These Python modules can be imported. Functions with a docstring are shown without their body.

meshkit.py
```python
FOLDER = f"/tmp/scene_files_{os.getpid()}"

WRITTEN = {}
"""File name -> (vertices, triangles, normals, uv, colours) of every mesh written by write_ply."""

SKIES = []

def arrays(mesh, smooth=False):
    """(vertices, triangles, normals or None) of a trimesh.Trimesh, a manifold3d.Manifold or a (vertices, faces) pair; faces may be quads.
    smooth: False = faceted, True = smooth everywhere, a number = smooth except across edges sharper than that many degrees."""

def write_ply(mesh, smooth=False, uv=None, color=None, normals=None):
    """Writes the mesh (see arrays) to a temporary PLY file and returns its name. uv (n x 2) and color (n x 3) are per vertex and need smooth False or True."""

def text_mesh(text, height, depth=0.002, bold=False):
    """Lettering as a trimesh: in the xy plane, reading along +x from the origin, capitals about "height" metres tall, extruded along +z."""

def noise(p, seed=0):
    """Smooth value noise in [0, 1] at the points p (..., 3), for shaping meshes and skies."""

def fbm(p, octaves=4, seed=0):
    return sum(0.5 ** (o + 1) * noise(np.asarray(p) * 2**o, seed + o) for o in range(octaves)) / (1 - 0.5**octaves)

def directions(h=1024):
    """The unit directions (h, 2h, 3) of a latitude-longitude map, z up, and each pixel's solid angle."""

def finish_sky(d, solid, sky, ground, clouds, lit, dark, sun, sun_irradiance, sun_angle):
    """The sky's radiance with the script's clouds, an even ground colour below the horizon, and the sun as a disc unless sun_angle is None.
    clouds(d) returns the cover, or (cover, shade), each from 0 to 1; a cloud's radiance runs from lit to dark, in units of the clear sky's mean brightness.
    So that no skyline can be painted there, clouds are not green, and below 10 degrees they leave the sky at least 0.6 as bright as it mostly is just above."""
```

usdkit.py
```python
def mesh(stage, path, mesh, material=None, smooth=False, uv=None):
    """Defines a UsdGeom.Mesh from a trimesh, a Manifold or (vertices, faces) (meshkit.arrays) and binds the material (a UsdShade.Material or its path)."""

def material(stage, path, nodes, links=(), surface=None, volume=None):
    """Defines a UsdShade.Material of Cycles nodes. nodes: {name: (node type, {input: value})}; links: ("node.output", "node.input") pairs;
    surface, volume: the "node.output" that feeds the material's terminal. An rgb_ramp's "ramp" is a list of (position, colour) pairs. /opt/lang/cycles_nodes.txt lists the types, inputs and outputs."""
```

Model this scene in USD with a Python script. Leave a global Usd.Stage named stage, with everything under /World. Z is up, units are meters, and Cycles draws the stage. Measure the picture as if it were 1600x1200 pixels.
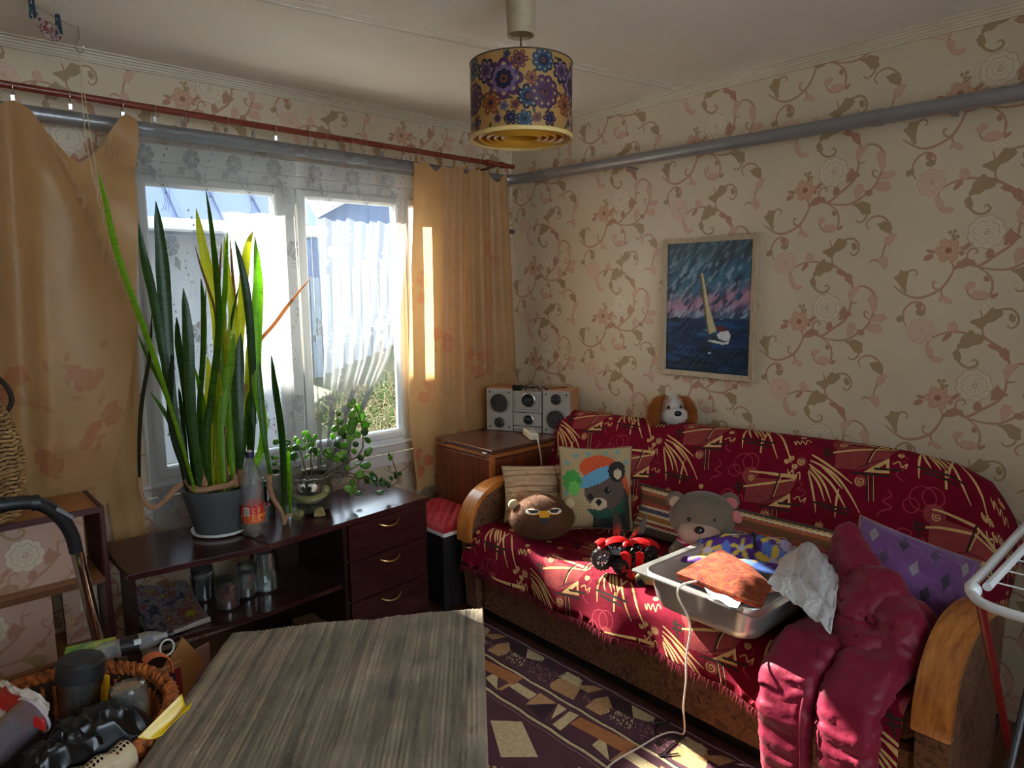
import math, random
import numpy as np, trimesh, shapely, usdkit, meshkit
import mapbox_earcut as earcut
import manifold3d as m3
from shapely.geometry import Polygon, LineString, Point, box as sbox
from shapely.ops import unary_union
from shapely import affinity
from pxr import Usd, UsdGeom, UsdLux, UsdShade, Sdf, Gf, Vt

stage = Usd.Stage.CreateInMemory()
UsdGeom.SetStageUpAxis(stage, 'Z'); UsdGeom.SetStageMetersPerUnit(stage, 1.0)
stage.DefinePrim('/World', 'Xform'); stage.DefinePrim('/World/Looks', 'Scope')
PI = math.pi

# ---------------------------------------------------------------- camera, light, exposure
EXPOSURE = 2.5
SUN_E, SUN_X, SUN_TAN = 2.7, 0.035, 0.61       # sun strength, sideways drift per metre, drop per metre (travelling along -y)
SKY_E = 0.5
CAM = np.array([-2.77, -3.0387, 1.5])
R = np.array([[0.73976638, 0.09740082, -0.66577683], [-0.67279672, 0.09310227, -0.73394587], [-0.0095016, 0.99088095, 0.13440488]])
cam = UsdGeom.Camera.Define(stage, '/World/camera')
mm = np.eye(4); mm[:3, :3] = R.T; mm[3, :3] = CAM
cam.AddTransformOp().Set(Gf.Matrix4d(mm.tolist()))
cam.CreateHorizontalApertureAttr(36.0); cam.CreateVerticalApertureAttr(27.0); cam.CreateFocalLengthAttr(24.3)
cam.CreateClippingRangeAttr(Gf.Vec2f(0.05, 200.0)); cam.CreateExposureAttr(EXPOSURE)

sun = UsdLux.DistantLight.Define(stage, '/World/sun')
zl = -np.array([SUN_X, -1.0, -SUN_TAN]); zl /= np.linalg.norm(zl)
xl = np.cross([0, 0, 1.0], zl); xl /= np.linalg.norm(xl); yl = np.cross(zl, xl)
mm = np.eye(4); mm[0, :3], mm[1, :3], mm[2, :3] = xl, yl, zl
sun.AddTransformOp().Set(Gf.Matrix4d(mm.tolist()))
sun.CreateIntensityAttr(SUN_E / 6.72e-5); sun.CreateColorAttr(Gf.Vec3f(1.0, 0.91, 0.78)); sun.CreateAngleAttr(0.53)
dome = UsdLux.DomeLight.Define(stage, '/World/sky')
dome.CreateIntensityAttr(SKY_E); dome.CreateColorAttr(Gf.Vec3f(0.78, 0.89, 1.0))

# ---------------------------------------------------------------- scene helpers
USED = {}
def numbered(path):
    n = USED.get(path, 0); USED[path] = n + 1
    return path if n == 0 else f'{path}_{n:03d}'
ORIGIN = {}
def meta(p, label=None, cat=None, group=None, kind=None):
    for k, v in (('label', label), ('category', cat), ('group', group), ('kind', kind)):
        if v: p.SetCustomDataByKey(k, v)
    return p
def thing(name, label, cat, loc=(0, 0, 0), rz=0.0, group=None, kind=None, tilt=None):
    path = numbered('/World/' + name)
    x = UsdGeom.Xform.Define(stage, path)
    m = np.eye(4); m[:3, 3] = loc
    m = m @ trimesh.transformations.rotation_matrix(rz, [0, 0, 1])
    if tilt is not None: m = m @ tilt
    x.AddTransformOp().Set(Gf.Matrix4d(m.T.tolist()))
    ORIGIN[path] = np.linalg.inv(m)
    return meta(x.GetPrim(), label, cat, group, kind)
def dup(root, loc, rz=0.0, label=None, group=None, tilt=None, name=None):
    was = root.GetCustomData()
    import re
    r = thing(name or re.sub(r'_\d{3}$', '', root.GetName()), label or was['label'], was['category'], loc, rz, group or was.get('group'), tilt=tilt)
    r.GetReferences().AddInternalReference(root.GetPath()); r.SetInstanceable(True)
    return r
def part(name, mesh, mat, parent=None, smooth=30, col=None, label=None, kind=None, world=False, cat=None, group=None, normals=None, root=None):
    """One Mesh under parent (or /World). world: the mesh is in world space. root: the thing whose frame a sub-part's parent shares."""
    base = '/World' if parent is None else str(parent.GetPath())
    path = numbered(base + '/' + name)
    if col is not None and normals is None:
        v, f, n = meshkit.arrays(mesh, smooth if smooth in (True, False) else True)
        n = None if smooth is False else n
    elif normals is not None:
        v, f = np.asarray(mesh[0], float), np.asarray(mesh[1], int); n = np.asarray(normals)
    else:
        v, f, n = meshkit.arrays(mesh, smooth)
    if world:
        tp = '/'.join(base.split('/')[:3])
        if tp in ORIGIN:
            m = ORIGIN[tp]; v = v @ m[:3, :3].T + m[:3, 3]
            if n is not None: n = n @ m[:3, :3].T
    g = UsdGeom.Mesh.Define(stage, path)
    g.CreatePointsAttr(Vt.Vec3fArray.FromNumpy(v.astype(np.float32)))
    g.CreateFaceVertexCountsAttr(Vt.IntArray.FromNumpy(np.full(len(f), 3, np.int32)))
    g.CreateFaceVertexIndicesAttr(Vt.IntArray.FromNumpy(f.astype(np.int32).ravel()))
    g.CreateSubdivisionSchemeAttr('none')
    if n is not None:
        g.CreateNormalsAttr(Vt.Vec3fArray.FromNumpy(n.astype(np.float32))); g.SetNormalsInterpolation('vertex')
    if col is not None:
        UsdGeom.PrimvarsAPI(g).CreatePrimvar('col', Sdf.ValueTypeNames.Color3fArray, 'vertex').Set(Vt.Vec3fArray.FromNumpy(np.asarray(col, np.float32)))
    if mat is not None: UsdShade.MaterialBindingAPI.Apply(g.GetPrim()).Bind(mat)
    return meta(g.GetPrim(), label, cat, group, kind)
def struct(name, mesh, mat, parent=None, **k):
    return part(name, mesh, mat, parent, kind=None if parent is not None else 'structure', **k)
def hair(name, P, D, length, width, mat, parent, kind='stuff', curl=0.3, seed=0, col=None):
    rs = np.random.RandomState(seed); n = len(P)
    D = D + rs.normal(0, curl, D.shape); D /= np.linalg.norm(D, axis=1, keepdims=True)
    L = length * rs.uniform(.6, 1.1, (n, 1)); drop = np.array([[0, 0, -1.0]])
    pts = np.stack([P, P + D * L * .5, P + D * L * .85 + drop * L * .25], 1)
    b = UsdGeom.BasisCurves.Define(stage, numbered(str(parent.GetPath()) + '/' + name))
    b.CreateTypeAttr('linear'); b.CreateCurveVertexCountsAttr([3] * n)
    b.CreatePointsAttr(Vt.Vec3fArray.FromNumpy(pts.reshape(-1, 3).astype(np.float32)))
    b.CreateWidthsAttr(Vt.FloatArray.FromNumpy(np.tile([width, width * .8, width * .3], n).astype(np.float32))); b.SetWidthsInterpolation('vertex')
    UsdShade.MaterialBindingAPI.Apply(b.GetPrim()).Bind(mat)
    return meta(b.GetPrim(), kind=kind)

# ---------------------------------------------------------------- materials
def S(r, g=None, b=None):
    if g is None: r, g, b = int(r[1:3], 16), int(r[3:5], 16), int(r[5:7], 16)
    c = np.array([r, g, b]) / 255.0
    return tuple(np.where(c <= .04045, c / 12.92, ((c + .055) / 1.055) ** 2.4))
MATS = {}
def M(name, color=None, rough=.6, metal=0, var=0.0, scale=8.0, bump=0.0, bscale=60.0, attr=False, stretch=None, color2=None, ramp=None,
      sheen=0, coat=0, trans=0, spec=.5, detail=4, translucent=0, ior=1.5, alpha=None, bstretch=None, distort=0.0):
    """Procedural material. attr: colour from the mesh's own print (primvar col). color2 / ramp: a noise mix; stretch scales the noise's coordinates."""
    if name in MATS: return MATS[name]
    n = {'p': ('principled_bsdf', dict(roughness=rough, metallic=metal, sheen_weight=sheen, coat_weight=coat, transmission_weight=trans, specular_ior_level=spec, ior=ior))}
    l = []; base = None
    if color is not None: n['p'][1]['base_color'] = tuple(map(float, color))
    need = color2 is not None or var or ramp is not None or bump
    if need:
        n['tc'] = ('texture_coordinate', {})
        n['mp'] = ('mapping', dict(scale=tuple(stretch or (1, 1, 1)))); l.append(('tc.object', 'mp.vector'))
    if attr:
        n['a'] = ('attribute', dict(attribute='col')); base = 'a.color'
    if color2 is not None or ramp is not None:
        n['nz'] = ('noise_texture', dict(scale=scale, detail=detail, roughness=.6, distortion=distort)); l.append(('mp.vector', 'nz.vector'))
        n['rp'] = ('rgb_ramp', dict(ramp=ramp or [(.35, color), (.65, color2)])); l += [('nz.fac', 'rp.fac')]; base = 'rp.color'
    if var:
        n['nv'] = ('noise_texture', dict(scale=scale, detail=detail)); l.append(('mp.vector', 'nv.vector'))
        n['mr'] = ('map_range', dict(from_min=.25, from_max=.75, to_min=1 - var, to_max=1 + var)); l.append(('nv.fac', 'mr.value'))
        n['mx'] = ('mix', dict(mix_type='multiply', fac=1.0)); l.append(('mr.result', 'mx.color2'))
        if base: l.append((base, 'mx.color1'))
        else: n['mx'][1]['color1'] = tuple(map(float, color))
        base = 'mx.color'
    if base: l.append((base, 'p.base_color'))
    if bump:
        n['nb'] = ('noise_texture', dict(scale=bscale, detail=3))
        if bstretch is not None:
            n['mb'] = ('mapping', dict(scale=tuple(bstretch))); l += [('tc.object', 'mb.vector'), ('mb.vector', 'nb.vector')]
        else: l.append(('mp.vector', 'nb.vector'))
        n['b'] = ('bump', dict(strength=1.0, distance=bump)); l += [('nb.fac', 'b.height'), ('b.normal', 'p.normal')]
    out = 'p.BSDF'
    if translucent:
        n['t'] = ('translucent_bsdf', {}); n['mc'] = ('mix_closure', dict(fac=translucent))
        if base: l.append((base, 't.color'))
        else: n['t'][1]['color'] = tuple(map(float, color))
        l += [('p.BSDF', 'mc.closure1'), ('t.BSDF', 'mc.closure2')]; out = 'mc.closure'
    MATS[name] = usdkit.material(stage, '/World/Looks/' + name, n, l, surface=out)
    return MATS[name]

# ---------------------------------------------------------------- mesh helpers
cat_ = lambda *ms: trimesh.util.concatenate([tm(m) for m in ms])
def tm(m):
    if isinstance(m, trimesh.Trimesh): return m
    v, f, _ = meshkit.arrays(m); return trimesh.Trimesh(v, f, process=False)
def box(sx, sy, sz, c=(0, 0, 0), b=.003):
    h = np.array([sx, sy, sz]) / 2; b = min(b, h.min() * .45); pts = []
    for s in np.ndindex(2, 2, 2):
        s = np.array(s) * 2 - 1
        for k in range(3):
            q = h - b; q[k] = h[k]; pts.append(s * q)
    m = m3.Manifold.hull_points(np.array(pts)); m = tm(m); m.apply_translation(c); return m
def span(lo, hi, b=.003):
    lo, hi = np.minimum(lo, hi), np.maximum(lo, hi)
    return box(*(hi - lo), c=(lo + hi) / 2, b=b)
def xf(m, loc=(0, 0, 0), rz=0, rx=0, ry=0, s=1.0):
    m = tm(m).copy(); m.apply_scale(s)
    T = trimesh.transformations
    m.apply_transform(T.translation_matrix(loc) @ T.rotation_matrix(rz, [0, 0, 1]) @ T.rotation_matrix(ry, [0, 1, 0]) @ T.rotation_matrix(rx, [1, 0, 0]))
    return m
def rot(axis, a): return trimesh.transformations.rotation_matrix(a, axis)
def lathe(prof, n=40, c=(0, 0, 0)):
    m = trimesh.creation.revolve(np.array(prof, float), sections=n); m.apply_translation(c); return m
def cyl(r, h, c=(0, 0, 0), n=24, r2=None, bev=0.0):
    r2 = r if r2 is None else r2
    p = [(0, 0), (r - bev, 0), (r, bev), (r2, h - bev), (r2 - bev, h), (0, h)] if bev else [(0, 0), (r, 0), (r2, h), (0, h)]
    return lathe(p, n, c)
def tube(pts, r, sides=8, closed=False, caps=True):
    p = np.asarray(pts, float); n = len(p); r = np.broadcast_to(np.asarray(r, float), (n,))
    if closed: t = np.roll(p, -1, 0) - np.roll(p, 1, 0)
    else: t = np.gradient(p, axis=0)
    t = t / (np.linalg.norm(t, axis=1, keepdims=True) + 1e-12)
    a = np.cross(t[0], [0, 0, 1.0] if abs(t[0][2]) < .9 else [1.0, 0, 0]); A = []
    for i in range(n):
        a = a - (a @ t[i]) * t[i]; a /= np.linalg.norm(a) + 1e-12; A.append(a)
    A = np.array(A); B = np.cross(t, A); ang = np.arange(sides) * 2 * PI / sides
    v = (p[:, None] + r[:, None, None] * (np.cos(ang)[None, :, None] * A[:, None] + np.sin(ang)[None, :, None] * B[:, None])).reshape(-1, 3)
    m = n if closed else n - 1
    i, j = np.meshgrid(np.arange(m), np.arange(sides), indexing='ij'); i2 = (i + 1) % n; j2 = (j + 1) % sides
    q = np.stack([i * sides + j, i * sides + j2, i2 * sides + j2, i2 * sides + j], -1).reshape(-1, 4)
    f = np.vstack([q[:, [0, 1, 2]], q[:, [0, 2, 3]]])
    if caps and not closed:
        k = np.arange(1, sides - 1); e = (n - 1) * sides
        f = np.vstack([f, np.stack([0 * k, k + 1, k], 1), np.stack([0 * k + e, e + k, e + k + 1], 1)])
    return trimesh.Trimesh(v, f, process=False)
def spline(pts, n=40, closed=False):
    p = np.asarray(pts, float); k = len(p)
    if k == 2: return p[0] + (p[1] - p[0]) * np.linspace(0, 1, n)[:, None]
    from scipy.interpolate import CubicSpline
    if closed: p = np.vstack([p, p[:1]])
    d = np.concatenate([[0], np.cumsum(np.maximum(np.linalg.norm(np.diff(p, axis=0), axis=1), 1e-9) ** .5)])
    return CubicSpline(d, p, bc_type='periodic' if closed else 'natural')(np.linspace(0, d[-1], n + (1 if closed else 0)))[:n]
def gridmesh(P):
    nu, nv = P.shape[:2]; i, j = np.meshgrid(np.arange(nu - 1), np.arange(nv - 1), indexing='ij')
    q = np.stack([i * nv + j, (i + 1) * nv + j, (i + 1) * nv + j + 1, i * nv + j + 1], -1).reshape(-1, 4)
    return trimesh.Trimesh(P.reshape(-1, 3), np.vstack([q[:, [0, 1, 2]], q[:, [0, 2, 3]]]), process=False)
def sheet(P, t=.003):
    """A grid of points given thickness t (both faces and the rim)."""
    m = gridmesh(P); N = m.vertex_normals.reshape(P.shape)
    A, B = P + N * t / 2, P - N * t / 2; nu, nv = P.shape[:2]; n = nu * nv
    f = m.faces; F = [f, f[:, ::-1] + n]
    rim = np.concatenate([np.arange(nv), np.arange(1, nu) * nv + nv - 1, (nu - 1) * nv + np.arange(nv - 2, -1, -1), np.arange(nu - 2, 0, -1) * nv])
    r2 = np.roll(rim, -1)
    F += [np.stack([rim, r2, r2 + n], 1), np.stack([rim, r2 + n, rim + n], 1)]
    return trimesh.Trimesh(np.vstack([A.reshape(-1, 3), B.reshape(-1, 3)]), np.vstack(F), process=False)
def ell(c, r, n=3, rx=0, ry=0, rz=0):
    m = trimesh.creation.icosphere(subdivisions=n); m.apply_scale(r); return xf(m, c, rz, rx, ry)
def extrude(poly, h, c=(0, 0, 0)):
    m = trimesh.util.concatenate([trimesh.creation.extrude_polygon(g, h, engine='earcut') for g in getattr(poly, 'geoms', [poly])])
    m.apply_translation(c); return m
def plate(poly, h, bev=.002):
    """An extruded outline with bevelled top edge."""
    a = extrude(poly, h - bev); b = extrude(poly.buffer(-bev * .7), bev * .9); b.apply_translation((0, 0, h - bev)); return cat_(a, b)
def blob(chains, edge=.01, it=8):
    """Union of hulls of spheres: chains of [(centre, radius), ...]."""
    parts = []
    for ch in chains:
        sp = [m3.Manifold.sphere(r, 20).translate(tuple(map(float, c))) for c, r in ch]
        if len(sp) == 1: parts.append(sp[0])
        for a, b in zip(sp, sp[1:]): parts.append(m3.Manifold.batch_hull([a, b]))
    m = m3.Manifold.batch_boolean(parts, m3.OpType.Add).refine_to_length(edge)
    t = tm(m); t.merge_vertices(); trimesh.smoothing.filter_taubin(t, iterations=it); return t
def vnoise(P, f, amp, seed=0): return (meshkit.fbm(np.asarray(P) * f + 31.7, 3, seed) - .5) * 2 * amp
def pointed(w, h, ang=0): pass

# ---------------------------------------------------------------- prints: plane regions with their own colours, mapped onto a surface
def _split(g, x0, y0, x1, y1, cell, out):
    if g.is_empty: return
    w, h = x1 - x0, y1 - y0
    if w <= cell[0] * 1.01 and h <= cell[1] * 1.01: out.append(g); return
    if w / cell[0] >= h / cell[1]:
        k = x0 + cell[0] * max(1, round(w / cell[0] / 2)); b = ((x0, y0, k, y1), (k, y0, x1, y1))
    else:
        k = y0 + cell[1] * max(1, round(h / cell[1] / 2)); b = ((x0, y0, x1, k), (x0, k, x1, y1))
    for q in b:
        try: c = shapely.clip_by_rect(g, *q)
        except Exception: c = shapely.intersection(g, sbox(*q))
        _split(c, *q, cell, out)
def polys(g):
    if g.geom_type == 'Polygon': return [] if g.is_empty else [g]
    return [p for q in getattr(g, 'geoms', []) for p in polys(q)]
def printed(domain, layers, ground, cell):
    """layers: [(geometry, colour)] from the lowest up, over the ground colour. Returns (uv points, triangles, colours)."""
    x0, y0, x1, y1 = domain.bounds; seen = None; regs = []
    for g, c in reversed(layers):
        g = shapely.intersection(g, domain); r = g if seen is None else shapely.difference(g, seen)
        regs.append((r, c)); seen = g if seen is None else shapely.union(seen, g)
    regs.append((domain if seen is None else shapely.difference(domain, seen), ground))
    V, F, C = [], [], []; n = 0
    nx, ny = math.ceil((x1 - x0) / cell - 1e-6), math.ceil((y1 - y0) / cell - 1e-6)
    cw = ((x1 - x0) / nx, (y1 - y0) / ny)
    for g, c in regs:
        out = []; _split(g, x0, y0, x1, y1, cw, out)
        for piece in out:
            for p in polys(piece):
                if p.area < 1e-9: continue
                rings = [np.asarray(r.coords)[:-1] for r in (p.exterior, *p.interiors)]
                v = np.vstack(rings)
                f = earcut.triangulate_float64(v, np.cumsum([len(r) for r in rings]).astype(np.uint32)).reshape(-1, 3) if len(v) > 3 else np.array([[0, 1, 2]])
                a, b = v[f[:, 1]] - v[f[:, 0]], v[f[:, 2]] - v[f[:, 0]]
                fl = (a[:, 0] * b[:, 1] - a[:, 1] * b[:, 0]) < 0; f = f.astype(int); f[fl] = f[fl][:, ::-1]
                V.append(v); F.append(f + n); C.append(np.tile(np.asarray(c, float), (len(v), 1))); n += len(v)
    return np.vstack(V), np.vstack(F), np.vstack(C)
def print_part(name, domain, layers, ground, cell, fn, mat, parent=None, **k):
    uv, f, c = printed(domain, layers, ground, cell)
    P = fn(uv[:, 0], uv[:, 1]); e = 1e-3
    N = np.cross(fn(uv[:, 0] + e, uv[:, 1]) - P, fn(uv[:, 0], uv[:, 1] + e) - P); N /= np.linalg.norm(N, axis=1, keepdims=True) + 1e-15
    return part(name, (P, f), mat, parent, col=c, normals=N, **k)
def stroke(pts, w, n=14, smooth=True):
    """A brush stroke: polyline with a width that may vary along it."""
    p = spline(pts, max(n, len(pts))) if smooth and len(pts) > 2 else np.asarray(pts, float)
    w = np.interp(np.linspace(0, 1, len(p)), np.linspace(0, 1, len(np.atleast_1d(w))), np.atleast_1d(w)) / 2
    t = np.gradient(p, axis=0); t /= np.linalg.norm(t, axis=1, keepdims=True) + 1e-12
    q = np.stack([-t[:, 1], t[:, 0]], 1) * w[:, None]
    g = Polygon(np.vstack([p + q, (p - q)[::-1]]))
    return g if g.is_valid else g.buffer(0)
def line(pts, w, n=20, smooth=True):
    p = spline(pts, max(n, len(pts))) if smooth and len(pts) > 2 else pts
    return LineString(p).buffer(w / 2, quad_segs=2, cap_style='flat')
def spiral(c, r, w, turns=1.6, n=26, a0=0):
    a = np.linspace(0, turns * 2 * PI, n); rr = np.linspace(r * .15, r, n)
    return LineString(np.stack([c[0] + rr * np.cos(a + a0), c[1] + rr * np.sin(a + a0)], 1)).buffer(w / 2, quad_segs=2)
def disc(c, r, n=5, ry=None, rz=0):
    g = Point(0, 0).buffer(r, quad_segs=n)
    if ry: g = affinity.scale(g, 1, ry / r, origin=(0, 0))
    return affinity.translate(affinity.rotate(g, rz, origin=(0, 0)), *c)
def lobed(c, L, W, ang, lobes=3):
    """A leaf outline with lobes."""
    t = np.linspace(0, 1, 7 + lobes * 4); w = W / 2 * np.sin(PI * t ** .8) * (1 + .28 * np.cos(t * lobes * 2 * PI))
    p = np.vstack([np.stack([t * L, w], 1), np.stack([t * L, -w], 1)[::-1]])
    g = Polygon(p).buffer(0); return affinity.translate(affinity.rotate(g, ang, origin=(0, 0)), *c)
def petals(c, r, n, pr, a0=0): return unary_union([disc((c[0] + r * math.cos(a0 + k * 2 * PI / n), c[1] + r * math.sin(a0 + k * 2 * PI / n)), pr, 4) for k in range(n)] + [disc(c, r, 4)])

def at(px, py, x=None, y=None, z=None):
    """The point of the photograph's pixel on a given wall-parallel or level plane of the room (to read positions off the photograph)."""
    d = R @ np.array([px - 800.0, 600.0 - py, -1080.0]); k, v = (0, x) if x is not None else (1, y) if y is not None else (2, z)
    return CAM + d * (v - CAM[k]) / d[k]
def px_size(p, n): return n * ((np.asarray(p) - CAM) @ (R @ np.array([0, 0, -1.0]))) / 1080.0
# ================================================================ THE ROOM
WX0, WX1, WZ0, WZ1 = -2.03, -0.615, 0.72, 2.02     # window opening in the window wall (y = 0)
LX, BY, CZ, TH = -3.35, -4.5, 2.385, 0.20
PAPER = S(206, 188, 160)
def wallpaper(u0, u1, z0, z1, du, dz):
    stem, leaf, pink, deep, pale, line_ = S(178, 136, 110), S(164, 138, 102), S(202, 160, 138), S(176, 130, 104), S(212, 196, 170), S(176, 144, 120)
    def w(x, y): p = at(1180 + x / 3.4, 240 + y / 3.4, x=0.0); return np.array([-p[1], p[2]])
    o = w(415, 100); sc = .00074; m = []
    r = lambda *p: [w(*q) - o for q in p]
    def st(wd, *p, c=stem): m.append((stroke(r(*p), (wd * .7 * sc, wd * 1.15 * sc, wd * 1.15 * sc, wd * .6 * sc), 34), c))
    def lf(c, *p, edge=True):
        q = spline(np.array(r(*p)), 40, closed=True); ctr = q.mean(0); q = ctr + (q - ctr) * (1 + .10 * np.cos(np.arange(40) * 2 * PI / 40 * 6))[:, None]; g = Polygon(q).buffer(0)
        if edge: m.append((g.buffer(.0013), tuple(np.array(c) * .80)))
        m.append((g, c))
    st(11, (275, 245), (287, 275), (275, 315), (245, 368), (200, 405), (140, 427), (90, 412), (45, 378)); st(8, (240, 375), (216, 380), (204, 362), (210, 344), (220, 352)); st(8, (245, 365), (238, 390), (246, 415))
    st(8, (95, 405), (78, 380), (92, 335), (108, 303), (132, 298), (140, 316), (128, 324), c=leaf)
    st(11, (290, 272), (340, 250), (378, 262), (440, 218), (500, 168), (535, 122), (549, 60), (552, 0)); st(8, (378, 252), (346, 236), (342, 200), (365, 180), (382, 194), (368, 204))
    st(10, (385, 265), (440, 272), (500, 268), (545, 248), (600, 205), (640, 165), (665, 110), (680, 60), (692, -5)); st(8, (655, 132), (625, 112), (628, 90), (650, 94)); st(8, (530, 268), (592, 318), (576, 355), (545, 366), (534, 350), c=leaf)
    st(9, (388, 268), (430, 300), (444, 345), (435, 390), (410, 411), (370, 412), (345, 388), (345, 356))
    st(9, (400, 535), (430, 475), (480, 458), (520, 452), (549, 485), (540, 530), (515, 541), (507, 524), c=leaf); st(11, (408, 535), (411, 582), (440, 610), (490, 650), (516, 700), (517, 735), (500, 830)); st(10, (330, 625), (305, 680), (325, 725), (365, 738), (391, 715), (378, 699), (368, 709), c=leaf)
    st(9, (425, 606), (350, 580), (300, 575), (240, 590), (185, 622)); st(8, (195, 620), (184, 660), (195, 700), (222, 721), (248, 710)); st(9, (100, 565), (84, 512), (110, 460), (150, 447), (174, 475), (160, 501), (140, 497), (144, 484))
    st(10, (512, 730), (565, 704), (620, 730), (642, 785), (630, 850), (604, 895)); st(8, (500, 760), (512, 792), (545, 788)); st(9, (605, 402), (590, 372), (630, 335), (680, 338), (712, 372), (720, 412), (700, 470), (676, 540), (690, 605)); st(8, (690, 600), (660, 575), (625, 566), (603, 584)); st(7, (405, 540), (404, 490), (395, 462))
    for c, p in ((leaf, ((95, 395), (70, 365), (50, 342), (62, 322), (80, 303), (104, 312), (96, 350))), (deep, ((490, 152), (494, 108), (514, 80), (530, 100), (552, 114), (522, 140))), (deep, ((293, 278), (308, 246), (348, 230), (372, 246), (344, 263))), (deep, ((418, 218), (428, 178), (446, 198))),
                 (pink, ((536, 238), (532, 185), (555, 164), (576, 186), (560, 216))), (pink, ((636, 180), (680, 150), (716, 164), (710, 192), (664, 196))), (pink, ((656, 134), (698, 96), (746, 104), (720, 130), (690, 134))), (pink, ((645, 20), (665, -10), (690, 10), (684, 70), (668, 50))), (leaf, ((522, 272), (574, 257), (611, 280), (601, 322), (562, 312), (546, 288))),
                 (pink, ((358, 402), (390, 377), (434, 396), (402, 413))), (pink, ((334, 372), (342, 346), (372, 342), (362, 366))), (deep, ((410, 322), (420, 304), (428, 326))), (deep, ((438, 398), (464, 384), (446, 406))), (leaf, ((404, 547), (362, 526), (392, 506), (420, 490), (440, 459), (478, 464), (470, 502), (430, 522))), (leaf, ((515, 500), (520, 474), (538, 492), (530, 510))),
                 (leaf, ((312, 645), (326, 602), (356, 568), (382, 574), (414, 608), (372, 632), (340, 648))), (leaf, ((292, 676), (306, 662), (322, 690), (312, 712))), (pink, ((270, 560), (286, 528), (306, 545), (302, 574))), (deep, ((250, 622), (262, 592), (282, 590))), (pink, ((178, 650), (192, 650), (210, 690), (196, 702))), (pink, ((196, 706), (222, 700), (250, 708), (226, 724))),
                 (deep, ((138, 460), (154, 452), (160, 474), (148, 480))), (leaf, ((140, 492), (172, 484), (168, 504), (150, 508))), (deep, ((432, 628), (458, 620), (492, 652), (462, 648))), (deep, ((478, 655), (505, 640), (512, 692), (488, 680))), (pink, ((610, 780), (630, 760), (645, 800), (628, 852), (616, 820))), (pink, ((496, 745), (520, 712), (556, 712), (530, 745), (506, 785))),
                 (leaf, ((655, 376), (690, 364), (722, 376), (716, 416), (684, 412))), (pink, ((690, 480), (702, 440), (748, 426), (736, 456), (712, 486))), (pink, ((655, 575), (672, 548), (704, 572), (690, 612), (674, 596))), (pink, ((230, 438), (242, 408), (252, 414))), (pink, ((248, 414), (282, 436), (256, 440))), (deep, ((168, 248), (176, 226), (202, 222), (196, 238))), (deep, ((176, 204), (200, 200), (204, 212))), (leaf, ((70, 545), (62, 526), (90, 520))), (deep, ((585, 200), (622, 206), (600, 224)))):
        lf(c, *p)
    def flower(x, y, rad, n, fill, ink, lay=3):
        c = np.array(r((x, y))[0]); rad *= sc
        for k in range(lay):
            q = rad * (1 - .30 * k); a0 = .5 * k
            m.append((petals(c, q * .70, n - k, q * .36, a0), ink)); m.append((petals(c, q * .69, n - k, q * .325, a0), fill))
        m.append((spiral(c, rad * .22, .0028, 1.3, 14), ink))
    flower(415, 100, 74, 9, pale, line_, 4); flower(160, 582, 60, 8, S(210, 178, 156), S(190, 142, 122), 3); flower(265, 195, 56, 6, S(200, 158, 128), S(172, 122, 94), 2)
    c = np.array(r((265, 195))[0]); m.append((disc(c, 15 * sc, 5), S(160, 112, 82)))
    for x, y in ((330, 180), (318, 205), (345, 165)): m.append((petals(r((x, y))[0], 7 * sc, 4, 6 * sc), deep))
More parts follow.
